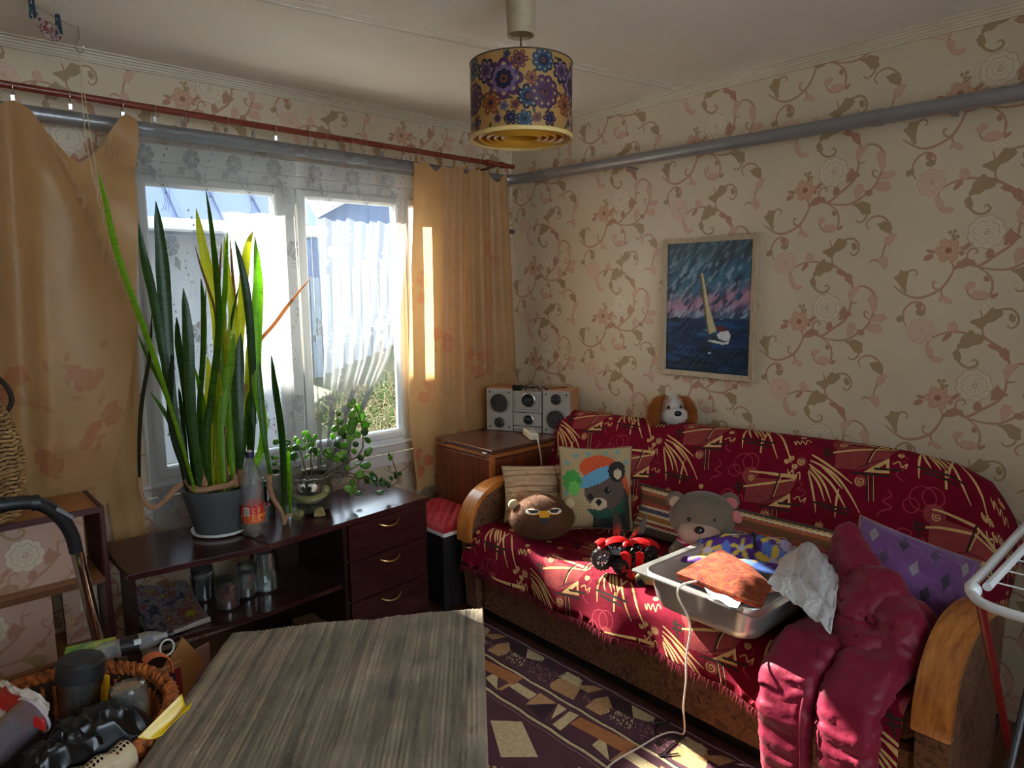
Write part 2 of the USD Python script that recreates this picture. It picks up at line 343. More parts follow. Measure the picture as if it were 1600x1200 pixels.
    for x, y in ((270, 110), (290, 104), (282, 124), (300, 128), (285, 140)): m.append((petals(r((x, y))[0], 5 * sc, 4, 5 * sc), leaf))
    for x, y in ((428, 430), (450, 420), (412, 442), (440, 440)): m.append((petals(r((x, y))[0], 7 * sc, 5, 5 * sc), S(190, 168, 144))); m.append((petals(r((x, y))[0], 6 * sc, 5, 4 * sc), pale))
    L = []
    k0, k1 = math.floor((u0 - du) / .52) - 1, math.ceil((u1 - du) / .52) + 1
    for k in range(k0, k1 + 1):
        for j in range(math.floor((z0 - dz) / .52) - 2, math.ceil((z1 - dz) / .52) + 2):
            ox, oz = du + k * .52, dz + j * .52 + (.26 if k % 2 else 0)
            if ox < u0 - .4 or ox > u1 + .4 or oz < z0 - .5 or oz > z1 + .5: continue
            L += [(affinity.translate(g, ox, oz), c) for g, c in m]
    out, nm = [], len(m)                              # tile copies of one motif piece do not overlap: one region per piece
    for k in range(nm):
        g = [L[i][0] for i in range(k, len(L), nm)]
        if out and out[-1][1] == m[k][1]: out[-1] = (out[-1][0] + g, out[-1][1])
        else: out.append((g, m[k][1]))
    return [(unary_union(g), c) for g, c in out]
paper = M('wallpaper', rough=.38, attr=True, var=.07, scale=3.0, bump=.0006, bscale=40, bstretch=(1, 1, .25), spec=.45)
plain_wall = M('back_wallpaper', S(205, 185, 160), .55, var=.06, scale=4)
white = M('white_gloss_paint', S(232, 232, 228), .3, var=.03, scale=10)
cream = M('old_white_paint', S(206, 194, 170), .5, var=.10, scale=9, bump=.0012, bscale=25)
# sofa wall: plane x = 0
uz = sbox(-TH, 0, -BY, CZ + .06)
struct('wall_right', trimesh.creation.box(bounds=[[.002, BY, 0], [TH, TH, CZ + .1]]), plain_wall)
print_part('paper', sbox(0, 0, -BY, CZ), wallpaper(0, -BY, 0, CZ, *[float(v) for v in at(1180 + 415 / 3.4, 240 + 100 / 3.4, x=0.0)[1:] * (-1, 1)]), PAPER, .6, lambda u, v: np.stack([0 * u, -u, v], 1), paper, stage.GetPrimAtPath('/World/wall_right'))
# window wall: plane y = 0 with its opening
wall_w = trimesh.util.concatenate([trimesh.creation.box(bounds=b) for b in ([[LX - TH, .002, 0], [WX0, TH, CZ + .1]], [[WX1, .002, 0], [0, TH, CZ + .1]], [[WX0, .002, 0], [WX1, TH, WZ0 - .12]], [[WX0, .002, WZ1], [WX1, TH, CZ + .1]])])
struct('wall_window', wall_w, plain_wall)
hole = sbox(WX0, WZ0 - .12, WX1, WZ1)
print_part('paper', sbox(LX, 0, 0, CZ).difference(hole), wallpaper(LX, 0, 0, CZ, -2.20, 2.07), PAPER, .6, lambda u, v: np.stack([u, 0 * u, v], 1), paper, stage.GetPrimAtPath('/World/wall_window'))
struct('wall_left', trimesh.creation.box(bounds=[[LX - TH, BY, 0], [LX, .002, CZ + .1]]), plain_wall)
B0, B1, BZ0, BZ1 = -3.25, -1.2, 0.95, 2.32          # window added behind the camera as fill light
struct('wall_back', trimesh.util.concatenate([trimesh.creation.box(bounds=b) for b in ([[LX - TH, BY - TH, 0], [B0, BY, CZ + .1]], [[B1, BY - TH, 0], [TH, BY, CZ + .1]], [[B0, BY - TH, 0], [B1, BY, BZ0]], [[B0, BY - TH, BZ1], [B1, BY, CZ + .1]])]), plain_wall)
struct('floor', trimesh.creation.box(bounds=[[LX - TH, BY - TH, -.1], [TH, TH, 0]]), M('floor_paint', S(96, 58, 38), .4, var=.15, scale=6, stretch=(1, 6, 1)))
ceil = struct('ceiling', trimesh.creation.box(bounds=[[LX - TH, BY - TH, CZ], [TH, TH, CZ + .12]]), M('ceiling_board', S(232, 226, 212), .75, var=.05, scale=1.4, bump=.002, bscale=3, detail=6))
struct('joint', xf(box(3.6, .012, .004, b=.0015), (-1.5, -.915, CZ - .001), rz=-.149), M('ceiling_joint', S(206, 198, 184), .8, var=.1, scale=20), ceil)
struct('joint', xf(box(3.6, .004, .003, b=.001), (-1.5, -.965, CZ - .001), rz=-.149), MATS['ceiling_joint'], ceil)
prof = [(0, -.036), (.010, -.036), (.012, -.030), (.017, -.029), (.018, -.022), (.024, -.021), (.026, -.014), (.033, -.012), (.034, -.006), (.045, -.004), (.046, 0), (0, 0)]
def cornice(name, a, b, inward):
    a, b = np.array(a, float), np.array(b, float); n = 60; P = []
    for t in np.linspace(0, 1, n):
        c = a + (b - a) * t; w = 1 + .10 * (meshkit.noise(np.array([t * 25, 3.3, inward[0]])) - .5)
        P.append([[c[0] + inward[0] * d * w, c[1] + inward[1] * d * w, CZ + z * w] for d, z in prof + prof[:1]])
    P = np.array(P); m = gridmesh(P)
    struct(name, m, cream, smooth=25)
cornice('trim_1', (LX, 0), (0, 0), (0, -1)); cornice('trim_2', (0, 0), (0, BY), (-1, 0))

# ---------------------------------------------------------------- the window
win = thing('window_1', 'white two-sash window behind the lace curtain', 'window', (WX0, 0, WZ0), kind='structure')
def bar(lo, hi, b=.006): return span(np.array(lo, float), np.array(hi, float), b)
MX0, MX1 = -1.455, -1.272
part('frame', cat_(bar((WX0, -.012, 1.965), (WX1, .09, WZ1)), bar((WX0, -.012, WZ0 - .02), (WX0 + .035, .09, WZ1)), bar((WX1 - .045, -.012, WZ0 - .02), (WX1, .09, WZ1)),
                   bar((-1.395, -.012, WZ0), (-1.335, .09, 1.97)), bar((-.77, -.012, WZ0), (-.745, .09, 1.97)), bar((WX0, -.004, WZ0 - .02), (WX1, .09, .745))), white, win, world=True)
part('head_board', bar((WX0 - .03, -.016, WZ1), (WX1 + .03, .0, 2.085)), M('aged_white', S(232, 230, 220), .45, var=.06, scale=7), win, world=True)
for x0, x1 in ((WX0 + .035, -1.40), (-1.33, -.77), (-.745, WX1 - .045)):
    gx0, gx1 = (x0 + .04, x1 - .035) if x1 - x0 > .3 else (x0 + .012, x1 - .012)
    s = part('sash', cat_(bar((x0, -.022, .742), (gx0, .05, 1.968), .009), bar((gx1, -.022, .742), (x1, .05, 1.968), .009), bar((gx0, -.021, 1.925), (gx1, .05, 1.968), .009), bar((gx0, -.021, .742), (gx1, .05, .785), .009),), white, win, world=True)
    part('pane', span((gx0 - .01, .018, .78), (gx1 + .01, .022, 1.93), 0.0005), usdkit.material(stage, '/World/Looks/pane', {'t': ('transparent_bsdf', dict(color=(.93, .96, .97))), 'g': ('glossy_bsdf', dict(roughness=.02, color=(1, 1, 1))), 'f': ('fresnel', dict(IOR=1.45)), 'm': ('mix_closure', {})},
         [('f.fac', 'm.fac'), ('t.BSDF', 'm.closure1'), ('g.BSDF', 'm.closure2')], surface='m.closure') if '/World/Looks/pane' not in MATS else UsdShade.Material.Get(stage, '/World/Looks/pane'), s, smooth=False, world=True)
    MATS['/World/Looks/pane'] = 1
part('sill', bar((WX0 - .04, -.035, .712), (WX1 + .02, .0, .726), .004), white, win, world=True)
wood_white = M('apron_paint', S(214, 204, 196), .45, var=.05, scale=12)
part('apron_board', bar((WX0 - .03, -.018, .672), (WX1 + .01, .0, .711)), wood_white, win, world=True)
part('apron_board', bar((WX0 - .03, -.016, .602), (WX1 + .01, .0, .667)), wood_white, win, world=True)
# unseen window added behind the camera to brighten the dim room
w2 = thing('window_2', 'added white framed window in the unseen back wall, for fill light', 'window', (B0, BY, BZ0), kind='structure')
part('frame', cat_(bar((B0, BY - .1, BZ0), (B0 + .06, BY, BZ1)), bar((B1 - .06, BY - .1, BZ0), (B1, BY, BZ1)), bar((B0, BY - .1, BZ0), (B1, BY, BZ0 + .06)), bar((B0, BY - .1, BZ1 - .06), (B1, BY, BZ1)), bar(((B0 + B1) / 2 - .04, BY - .1, BZ0), ((B0 + B1) / 2 + .04, BY, BZ1))), white, w2, world=True)
part('pane', span((B0 + .05, BY - .055, BZ0 + .05), (B1 - .05, BY - .05, BZ1 - .05), .0005), UsdShade.Material.Get(stage, '/World/Looks/pane'), w2, smooth=False, world=True)

# ---------------------------------------------------------------- outdoors
gx, gy = np.meshgrid(np.linspace(-14, 16, 61), np.linspace(.21, 26, 53), indexing='ij')
gz = -.15 + .10 * np.clip(gy - .6, 0, 3) * (gx > -20) + vnoise(np.stack([gx, gy, 0 * gx], -1), .8, .12) + np.clip(gx - .1, 0, 5) * .12 * np.clip(gy - .5, 0, 6) * .5
struct('ground', gridmesh(np.stack([gx, gy, gz], -1)), M('yard_earth', S(86, 76, 56), .9, color2=S(66, 72, 44), scale=2.0))
hs = thing('neighbour_house', 'white-walled neighbouring house with blue-grey metal roof outside the left sash', 'house', (-2, 3.1, 0))
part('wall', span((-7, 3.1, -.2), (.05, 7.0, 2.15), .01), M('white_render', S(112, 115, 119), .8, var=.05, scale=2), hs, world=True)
blue = M('roof_metal', S(92, 106, 138), .45, var=.06, scale=3)
RZ = 1.14 + SUN_TAN * 5.0
slope = np.array([2.3, RZ - 2.05]); 
part('roof', trimesh.convex.convex_hull(np.array([[x, y, z] for x in (-7.3, .2) for y, z in ((2.7, 2.05), (5.0, RZ), (7.4, 2.0), (2.75, 1.98), (5.0, RZ - .12))])), blue, hs, smooth=False, world=True)
for k in range(22):
    x = -7.2 + k * .345
    part('roof_seam', tube([(x, 2.7, 2.07), (x, 5.0, RZ + .02)], .018, 5), blue, hs, world=True)
part('added_sun_block', span((-7, 4.2, 2.0), (-1.86, 7.0, 4.75), .01), MATS['white_render'], hs, world=True)  # unseen block added above the roof to keep sun off the left sash
part('gutter', tube([(-7.3, 2.66, 2.02), (.2, 2.66, 2.02)], .05, 8), M('gutter_paint', S(190, 196, 200), .4), hs, world=True)
h2 = thing('gabled_shed', 'blue-grey gabled shed up the slope outside the right sash', 'shed', (3, 6.5, 0))
gab = Polygon([(0, 0), (3.4, 0), (3.4, 1.9), (1.7, 2.75), (0, 1.9)])
part('wall', xf(extrude(gab, 3.5), (1.1, 9.5, .3), rx=PI / 2), M('shed_boards', S(76, 90, 116), .7, var=.1, scale=5, stretch=(8, 1, 1)), h2, world=True)
for sgn in (0, 1):
    a = np.array([1.1 - .2 if not sgn else 4.5 + .2, 0, .3 + 1.8]); b = np.array([2.8, 0, .3 + 2.8])
    P = np.array([[a + (0, y, 0), b + (0, y, 0)] for y in (5.8, 9.7)])
    part('roof', sheet(P, .06), blue, h2, smooth=False, world=True)
part('fascia', cat_(tube([(.9, 5.8, 2.1), (2.8, 5.8, 3.12), (4.7, 5.8, 2.1)], .05, 6)), white, h2, world=True)
fr = thing('garden_fence', 'pale board fence across the yard outside the right sash', 'fence', (.2, 3.6, 0))
for k in range(14):
    part('board', xf(box(.14, .02, 1.15, b=.004), (.3 + k * .16, 4.2 + .05 * k, .95 + .035 * k), rz=.3), M('fence_board', S(104, 112, 120), .8, var=.15, scale=6), fr, world=True)
for z in (.65, 1.3): part('rail', tube([(.2, 4.24, z), (2.5, 4.95, z + .5)], .025, 5), MATS['fence_board'], fr, world=True)
rs = np.random.RandomState(4)
gr = thing('dry_grass', 'dry tangled grass on the bank below the right sash', 'grass', (0, 1.5, 0), kind='stuff')
n = 5200; px = rs.uniform(.42, 2.6, n); py = rs.uniform(.5, 3.6, n)
pz = -.15 + .10 * np.clip(py - .6, 0, 3) + np.clip(px - .1, 0, 5) * .06 * np.clip(py - .5, 0, 6)
ORG = ORIGIN[str(gr.GetPath())][:3, 3]
for nm, sel, c in (('dry_blades', rs.rand(n) < .7, S(140, 126, 90)), ('green_blades', None, S(72, 104, 40))):
    sel = sel if sel is not None else ~keep
    keep = sel; Pn = np.stack([px, py, pz], 1)[sel] + ORG
    hair(nm, Pn, np.tile([[0, -.1, 1.0]], (len(Pn), 1)), .42, .012, M(nm + '_grass', c, .8), gr, curl=.5, seed=7)
# ================================================================ SOFA AND ITS THROWS
uphol = M('sofa_upholstery', rough=.85, ramp=[(.30, S(48, 24, 20)), (.45, S(96, 58, 38)), (.55, S(116, 80, 52)), (.66, S(64, 30, 26))], scale=26, detail=5, distort=1.4, bump=.001, bscale=200)
honey = M('honey_wood', rough=.28, ramp=[(.3, S(150, 84, 32)), (.55, S(188, 116, 50)), (.75, S(204, 136, 66))], scale=5, stretch=(3, 14, 3), coat=.3)
ply = M('plywood_edge', S(206, 170, 122), .5, var=.12, scale=30, stretch=(1, 1, 8))
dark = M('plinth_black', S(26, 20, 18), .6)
SY0, SY1 = -0.745, -2.515
so = thing('sofa', 'wide upholstered sofa with bent honey-wood armrests under the crimson throws', 'sofa', (-.5, -1.63, 0))
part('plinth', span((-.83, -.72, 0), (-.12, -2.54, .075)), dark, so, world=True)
part('base', span((-.885, -.75, .07), (-.08, -2.51, .30), .012), uphol, so, world=True)
part('seat', span((-.89, -.75, .30), (-.30, -2.51, .438), .035), uphol, so, world=True)
bk = Polygon([(-.40, .30), (-.375, .44), (-.195, .79), (-.165, .818), (-.11, .828), (-.06, .80), (-.05, .30)]).buffer(-.012).buffer(.012)
m = extrude(bk, 1.80); part('backrest', xf(m, (0, -.62, 0), rx=PI / 2), uphol, so, world=True)
AP = spline([(-.952, .395), (-.948, .47), (-.905, .565), (-.81, .627), (-.69, .64), (-.58, .626), (-.475, .596)], 44)
for k, (y0, y1) in enumerate(((-.655, -.742), (-2.515, -2.605))):
    t = np.gradient(AP, axis=0); t /= np.linalg.norm(t, axis=1, keepdims=True); nrm = np.stack([t[:, 1], -t[:, 0]], 1)
    inner = AP + nrm * .022
    body = Polygon(np.vstack([inner + nrm * .0, [(-.475, .57), (-.475, .07), (-.905, .07), (-.93, .38)]])).buffer(0)
    part('arm', xf(extrude(body, abs(y1 - y0) - .012), (0, max(y0, y1) - .006, 0), rx=PI / 2), uphol, so, world=True)
    band = Polygon(np.vstack([AP, inner[::-1]])).buffer(0)
    bm = xf(extrude(band.buffer(-.002), abs(y1 - y0)), (0, max(y0, y1), 0), rx=PI / 2)
    bm2 = xf(extrude(band, abs(y1 - y0) - .006), (0, max(y0, y1) - .003, 0), rx=PI / 2)
    part('arm_band', cat_(bm, bm2), honey, so, world=True)

CRIM, CREAM_, ROSE, INK, PINK = S(116, 6, 34), S(206, 172, 112), S(142, 58, 58), S(50, 42, 32), S(168, 56, 72)
def throw_tile():
    def Q(u0, v0, x0, y0):
        return lambda *p: [(u0 + (x - x0) * .00083 + (y - y0) * .00022, v0 + (y - y0) * .0007 - (x - x0) * .00013) for x, y in p]
    T = []
    A, Cc, B = Q(.007, -.025, 1045, 320), Q(.321, .083, 570, 390), Q(.389, .011, 680, 310)
    def ladder(q, a, b):
        (x0, y0), (x1, y1) = q(a, b); T.append((line([(x0, y0), (x1, y1)], .0075, smooth=False), INK)); n = 12
        T.append((unary_union([disc((x0 + (x1 - x0) * t, y0 + (y1 - y0) * t), .0022, 2) for t in np.linspace(.04, .96, n)]), CREAM_))
    def house(B):
        T.append((disc(B((705, 318))[0], .034, 6), ROSE))
        T.append((Polygon(B((690, 330), (925, 338), (872, 440), (770, 470), (668, 462))), ROSE))
        T.append((stroke(B((700, 297), (800, 306), (925, 325)), (.006, .010, .016), 6), CREAM_))
        T.append((stroke(B((668, 382), (780, 360), (915, 338)), (.007, .010, .006), 6), CREAM_))
        T.append((line(B((850, 305), (800, 445)), .006, smooth=False), INK)); T.append((line(B((856, 320), (812, 430)), .0035, smooth=False), CREAM_))
        T.append((line(B((760, 462), (872, 415)), .006, smooth=False), S(110, 40, 48)))
        T.append((Polygon(B((892, 408), (888, 484), (785, 480))).difference(Polygon(B((879, 435), (876, 470), (835, 470)))), CREAM_))
        ladder(B, (735, 482), (890, 500)); ladder(B, (830, 462), (935, 468))
        for dx in (0, 20): T.append((line(B((800 + dx, 490), (792 + dx, 618)), .0055, smooth=False), INK)); T.append((line(B((804 + dx, 490), (796 + dx, 618)), .003, smooth=False), CREAM_))
        T.append((spiral(B((712, 330))[0], .014, .0035), CREAM_)); T.append((disc(B((770, 525))[0], .022, 5), ROSE)); T.append((spiral(B((770, 525))[0], .017, .004), CREAM_))
        T.append((line(B((935, 340), (945, 365), (925, 385), (960, 395), (940, 425), (900, 430)), .004), ROSE)); T.append((line(B((905, 440), (930, 425), (935, 450), (958, 430), (950, 455)), .0038), CREAM_))
        T.append((line(B((640, 350), (645, 430)), .008, smooth=False), INK)); ladder(B, (625, 368), (672, 372)); ladder(B, (622, 390), (672, 393))
    house(B); house(Q(.08, .195, 680, 310))
    def comb(q, rows, bars):
        for r in rows: T.append((stroke(q(*r), (.005, .0085, .0075, .003), 14), CREAM_))
        for a, b in bars: ladder(q, a, b)
    comb(A, [((1048, 320), (1040, 410), (1035, 492)), ((1055, 322), (1066, 390), (1082, 432)), ((1072, 322), (1095, 385), (1116, 432)), ((1100, 320), (1125, 375), (1148, 430)), ((1085, 320), (1108, 378), (1132, 425)),
             ((1128, 328), (1172, 430), (1210, 552)), ((1178, 335), (1240, 450), (1272, 575)), ((1162, 325), (1150, 400), (1140, 470))], [((1028, 435), (1200, 466)), ((1050, 457), (1172, 487))])
    T.append((line(A((1134, 430), (1128, 522)), .007, smooth=False), CREAM_))
    comb(Cc, [((570, 390), (650, 455), (732, 535)), ((562, 420), (668, 500), (752, 672)), ((556, 440), (650, 545), (700, 665)), ((552, 470), (595, 545), (612, 622)), ((550, 480), (566, 580), (570, 682)), ((560, 455), (615, 540), (640, 630)), ((675, 560), (662, 620), (650, 700)), ((600, 440), (650, 500), (690, 560))],
         [((560, 630), (720, 662)), ((585, 650), (700, 680))])
    for (u, v), r in (((.06, .158), .042), ((.09, .145), .035), ((.03, .19), .026)): T.append((disc((u, v), r, 8).difference(disc((u, v), r - .0035, 8)), PINK))
    for (u, v), r, f in (((.26, .00), .011, 0), ((.29, .115), .014, 1), ((.25, .105), .011, 0), ((.27, .135), .011, 0), ((.235, .12), .010, 0), ((.62, .03), .011, 0), ((.62, .31), .012, 0), ((.41, .33), .013, 1), ((.05, .33), .012, 1), ((.56, .28), .011, 0)):
        if f: T.append((disc((u, v), r + .005, 5), ROSE))
        T.append((spiral((u, v), r, .0042), CREAM_))
    T.append((line([(.235, .035), (.25, .05), (.245, .03), (.265, .045), (.262, .025), (.285, .045), (.28, .02), (.30, .03)], .0042, 40), CREAM_))
    T.append((line([(.245, .15), (.255, .165), (.265, .15), (.275, .17), (.29, .155), (.30, .18)], .0045, 30), CREAM_))
    T.append((line([(.605, .16), (.62, .18), (.60, .20), (.63, .215), (.60, .235), (.59, .255)], .0045, 30), PINK))
    T.append((line([(.62, .06), (.64, .08), (.62, .10), (.645, .12)], .004, 20), PINK))
    T.append((line([(.0, .30), (.02, .27), (.05, .28), (.03, .31), (.06, .32), (.08, .28), (.10, .31)], .0042, 30), PINK))
    return T
def throw_layers(u0, u1, v0, v1, du, dv, H=.40):
    tile = throw_tile(); L = {}
    order = [ROSE, PINK, S(110, 40, 48), CREAM_, INK]
    for i in range(math.floor((u0 - du) / .655) - 1, math.ceil((u1 - du) / .655) + 1):
        for j in range(math.floor((v0 - dv) / H) - 1, math.ceil((v1 - dv) / H) + 1):
            for g, c in tile: L.setdefault(c, []).append(affinity.translate(g, du + i * .655 + (.33 if j % 2 else 0), dv + j * H))
    return [(unary_union(L[c]), c) for c in order if c in L]
plush_red = M('throw_weave', rough=.9, attr=True, var=.16, scale=45, spec=.15, bump=.0012, bscale=260)
def arc(P, s):
    P = np.asarray(P, float); d = np.concatenate([[0], np.cumsum(np.linalg.norm(np.diff(P, axis=0), axis=1))])
    return np.stack([np.interp(s, d, P[:, k]) for k in range(P.shape[1])], -1), d[-1]
BP = np.vstack([[(-.015, .70), (-.018, .80)], spline([(-.02, .83), (-.05, .872), (-.105, .892), (-.165, .882), (-.20, .845)], 14), spline([(-.22, .81), (-.31, .63), (-.405, .452)], 8), [(-.43, .448)]])
_, BLEN = arc(BP, 0.0); BV0 = arc(BP, 0)[1] - .497      # arc length at which the print's v = 0 lies
def top_z(u): return np.interp(u, [.5, .62, 1.05, 1.64, 2.0, 2.2, 2.36, 2.46, 2.535], [-.035, -.022, -.008, .016, .026, .026, .005, -.04, -.15])
def back_fn(u, v):
    p, _ = arc(BP, np.clip(v + .27, 0, BLEN)); k = np.clip((p[:, 1] - .44) / .43, 0, 1)
    w = vnoise(np.stack([u * 1.3, v * 1.5, 0 * u], 1), 4, .010, 3)
    s = np.clip(u - 2.49, 0, 1); uu = np.minimum(u, 2.49) + .06 * (1 - np.exp(-s / .05)); x = p[:, 0] - .010 - np.abs(w) * (p[:, 0] < -.12)
    x = x + np.clip(s - .03, 0, .2) * .9 * np.clip((-x - .08) / .2, 0, 1); return np.stack([x, -uu, p[:, 1] + top_z(uu) * k + w * .3 + .004 - np.clip(s - .02, 0, 1) * .55 * k], 1)
bt = thing('back_throw', 'crimson patterned throw spread over the sofa backrest', 'throw', (-.2, -1.6, .45))
print_part('cloth', sbox(.60, -.27, 2.70, BLEN - .27), throw_layers(.60, 2.70, -.27, BLEN - .27, .93, 0), CRIM, .035, back_fn, plush_red, bt, world=True)
def seat_front(u): return -.045 * np.clip((u - .9) / 1.3, 0, 1.1)
SP = np.vstack([[(-.40, .447)], [(-.55, .450), (-.72, .453), (-.84, .455)], spline([(-.87, .455), (-.915, .44), (-.935, .405), (-.942, .36), (-.95, .285)], 12)])
SLEN = arc(SP, 0)[1]
def seat_fn(u, v):
    p, _ = arc(SP, np.clip(v, 0, SLEN)); q = np.stack([u * 1.3, v * 1.8, 0 * u + 2], 1); w = vnoise(q, 4, .010, 5)
    hang = np.clip((.42 - p[:, 1]) / .13, 0, 1); k = np.clip((-p[:, 0] - .5) / .4, 0, 1)
    x = p[:, 0] + seat_front(u) * k - .012 * hang * np.sin(u * 21) - .010 * hang * np.sin(u * 9 + 1)
    z = p[:, 1] + np.abs(w) * (1 - hang) + .006 + hang * .012 * np.sin(u * 4.3)
    y = np.where(x > -.948, -np.clip(u, .747, 2.511), -u)
    return np.stack([x, y, z], 1)
stw = thing('seat_throw', 'crimson patterned throw with a frayed hem over the sofa seat', 'throw', (-.6, -1.6, .45))
print_part('cloth', sbox(.70, 0, 2.505, SLEN), throw_layers(.70, 2.505, 0, SLEN, .80, .49), CRIM, .03, seat_fn, plush_red, stw, world=True)
fringe_m = M('fringe_yarn', S(120, 16, 40), .9)
u = np.linspace(.70, 2.505, 620); P = seat_fn(u, np.full_like(u, SLEN)); rs = np.random.RandomState(2)
hair('fringe', P + ORIGIN[str(stw.GetPath())][:3, 3], np.tile([[-.15, 0, -1.0]], (len(u), 1)), .028, .0025, fringe_m, stw, curl=.25, seed=3)
v = np.linspace(-.1, .22, 150); P = back_fn(np.full_like(v, .60), v)
hair('fringe', P + ORIGIN[str(bt.GetPath())][:3, 3], np.tile([[-.25, .8, -.7]], (len(v), 1)), .06, .003, fringe_m, bt, curl=.3, seed=4)

# ================================================================ CORNER CABINET, STEREO, RED STOOL
cabm = M('cabinet_veneer', rough=.35, ramp=[(.3, S(84, 38, 22)), (.6, S(120, 58, 32)), (.8, S(136, 70, 40))], scale=4, stretch=(8, 8, 1), coat=.2)
cabtop = M('cabinet_top', rough=.3, ramp=[(.3, S(86, 48, 34)), (.7, S(112, 66, 46))], scale=4, stretch=(1, 8, 8), coat=.3)
cb = thing('sewing_cabinet', 'brown veneered corner cabinet with hinged fold-out top under the stereo', 'cabinet', (-.42, -.37, 0))
cx0, cx1, cy0, cy1 = -.70, -.13, -.61, -.165
part('body', span((cx0 + .012, cy0 + .012, 0), (cx1, cy1, .71)), cabm, cb, world=True)
part('top', cat_(span((cx0, cy0, .728), (cx1, cy1, .75), .004)), cabtop, cb, world=True)
part('top_frame', span((cx0 + .004, cy0 + .004, .708), (cx1, cy1, .727), .003), M('cabinet_edge', S(168, 98, 50), .35, var=.12, scale=20), cb, world=True)
part('side_panel', span((cx0 + .004, cy0 + .035, .02), (cx0 + .014, cy1, .70), .002), cabm, cb, world=True)
part('door', span((cx0 + .03, cy0 + .002, .03), (cx1 - .015, cy0 + .013, .70), .002), cabm, cb, world=True)
part('corner_post', span((cx0 + .003, cy0 + .003, .0), (cx0 + .025, cy0 + .03, .708), .002), MATS['cabinet_edge'], cb, world=True)
steel = M('bright_steel', S(200, 200, 198), .25, metal=1)
for y in (cy0 + .05, cy1 - .06):
    part('hinge', cat_(span((cx0 - .003, y - .018, .722), (cx0 + .006, y + .018, .734), .001), tube([(cx0 - .003, y - .018, .728), (cx0 - .003, y + .018, .728)], .003)), steel, cb, world=True)
st = thing('red_stool', 'low dark stool with tufted bright red cushion between desk and sofa', 'stool', (-.82, -.42, 0))
part('seat', span((-1.0, -.62, .40), (-.705, -.20, .42), .003), M('stool_white_edge', S(220, 214, 205), .5), st, world=True)
gu, gv = np.meshgrid(np.linspace(-1.0, -.705, 60), np.linspace(-.62, -.20, 80), indexing='ij')
e = np.minimum(np.minimum(gu + 1.0, -.705 - gu), np.minimum(gv + .62, -.20 - gv))
z = .42 + .028 * np.clip(e / .03, 0, 1) ** .5 + .006 * np.cos(gu * 2 * PI / .055) * np.cos(gv * 2 * PI / .055) * np.clip(e / .03, 0, 1)
part('cushion', gridmesh(np.stack([gu, gv, z], -1)), M('red_quilt', S(150, 2, 18), .8), st, world=True, smooth=True)
for x in (-.985, -.72):
    for y in (-.605, -.215): part('leg', span((x - .014, y - .014, 0), (x + .014, y + .014, .40)), M('stool_black', S(24, 20, 22), .5), st, world=True)
part('apron', cat_(span((-.985, -.61, .06), (-.72, -.595, .40)), span((-.99, -.60, .06), (-.975, -.22, .40))), MATS['stool_black'], st, world=True)

silver = M('silver_plastic', S(178, 172, 164), .35, metal=.35, var=.03, scale=40); blackp = M('black_plastic', S(22, 22, 24), .4)
beech = M('beech_foil', rough=.45, ramp=[(.3, S(176, 118, 70)), (.7, S(204, 148, 96))], scale=5, stretch=(10, 2, 2)); cone = M('speaker_cone', S(46, 44, 44), .55)
ANG = math.atan2(-.46, .235)              # the stereo stands across the corner
ex = np.array([math.cos(ANG), math.sin(ANG), 0]); O = np.array([-.392, -.212, .7505])
def stereo(name, label, cat, off, w, fwd=0.0):
    p = O + ex * (off + w / 2) + np.array([ex[1], -ex[0], 0]) * fwd
    return thing(name, label, cat, tuple(p), ANG)
def driver(parent, c, r, nm='woofer'):
    a = part(nm, lathe([(0, .012), (r * .28, .010), (r * .34, .004), (r * .86, .001), (r * .93, .006), (r * .93, -.001), (0, -.001)], 36).apply_transform(trimesh.transformations.translation_matrix((c[0], -.0052, c[1])) @ rot([1, 0, 0], PI / 2)), cone, parent)
    part(nm + '_ring', lathe([(r * .90, 0), (r * .93, .008), (r * 1.04, .007), (r * 1.10, 0)], 40).apply_transform(trimesh.transformations.translation_matrix((c[0], -.0052, c[1])) @ rot([1, 0, 0], PI / 2)), M('satin_aluminium', S(196, 194, 190), .3, metal=.9), parent)
def speaker(label, off, flip, hgt):
    s = stereo('speaker', label, 'speaker', off, .152)
    part('cabinet', box(.152, .16, hgt, c=(0, .084, hgt / 2), b=.004), beech, s)
    part('front_panel', box(.150, .008, hgt - .004, c=(0, 0, hgt / 2), b=.002), silver, s)
    wz, tz = (hgt * .66, hgt * .20) if not flip else (hgt * .34, hgt * .80)
    driver(s, (0, wz), .052); driver(s, (0, tz), .030, 'tweeter')
    part('tweeter_bar', box(.05, .004, .003, c=(0, -.010, tz), b=.001), MATS['satin_aluminium'], s)
    for x in (-.055, .055):
        for zz in (.022, hgt - .022): part('screw', cyl(.0045, .003, n=10).apply_transform(trimesh.transformations.translation_matrix((x, -.004, zz)) @ rot([1, 0, 0], PI / 2)), blackp, s)
speaker('silver-fronted loudspeaker with its big driver on top, left of the stereo unit', 0.0, False, .232)
speaker('silver-fronted loudspeaker with its big driver at the bottom, right of the stereo unit', .318, True, .232)
un = stereo('stereo_unit', 'silver stacked mini stereo with two round dials between the loudspeakers', 'stereo', .156, .158, .0)
part('cd_deck', box(.156, .16, .03, c=(0, .07, .016), b=.003), silver, un); part('amplifier', box(.156, .16, .070, c=(0, .07, .070), b=.003), silver, un); part('tuner', box(.156, .16, .112, c=(0, .07, .164), b=.003), silver, un)
part('gap', cat_(box(.150, .15, .004, c=(0, .07, .033)), box(.150, .15, .004, c=(0, .07, .106)), box(.15, .15, .012, c=(0, .075, .006))), blackp, un)
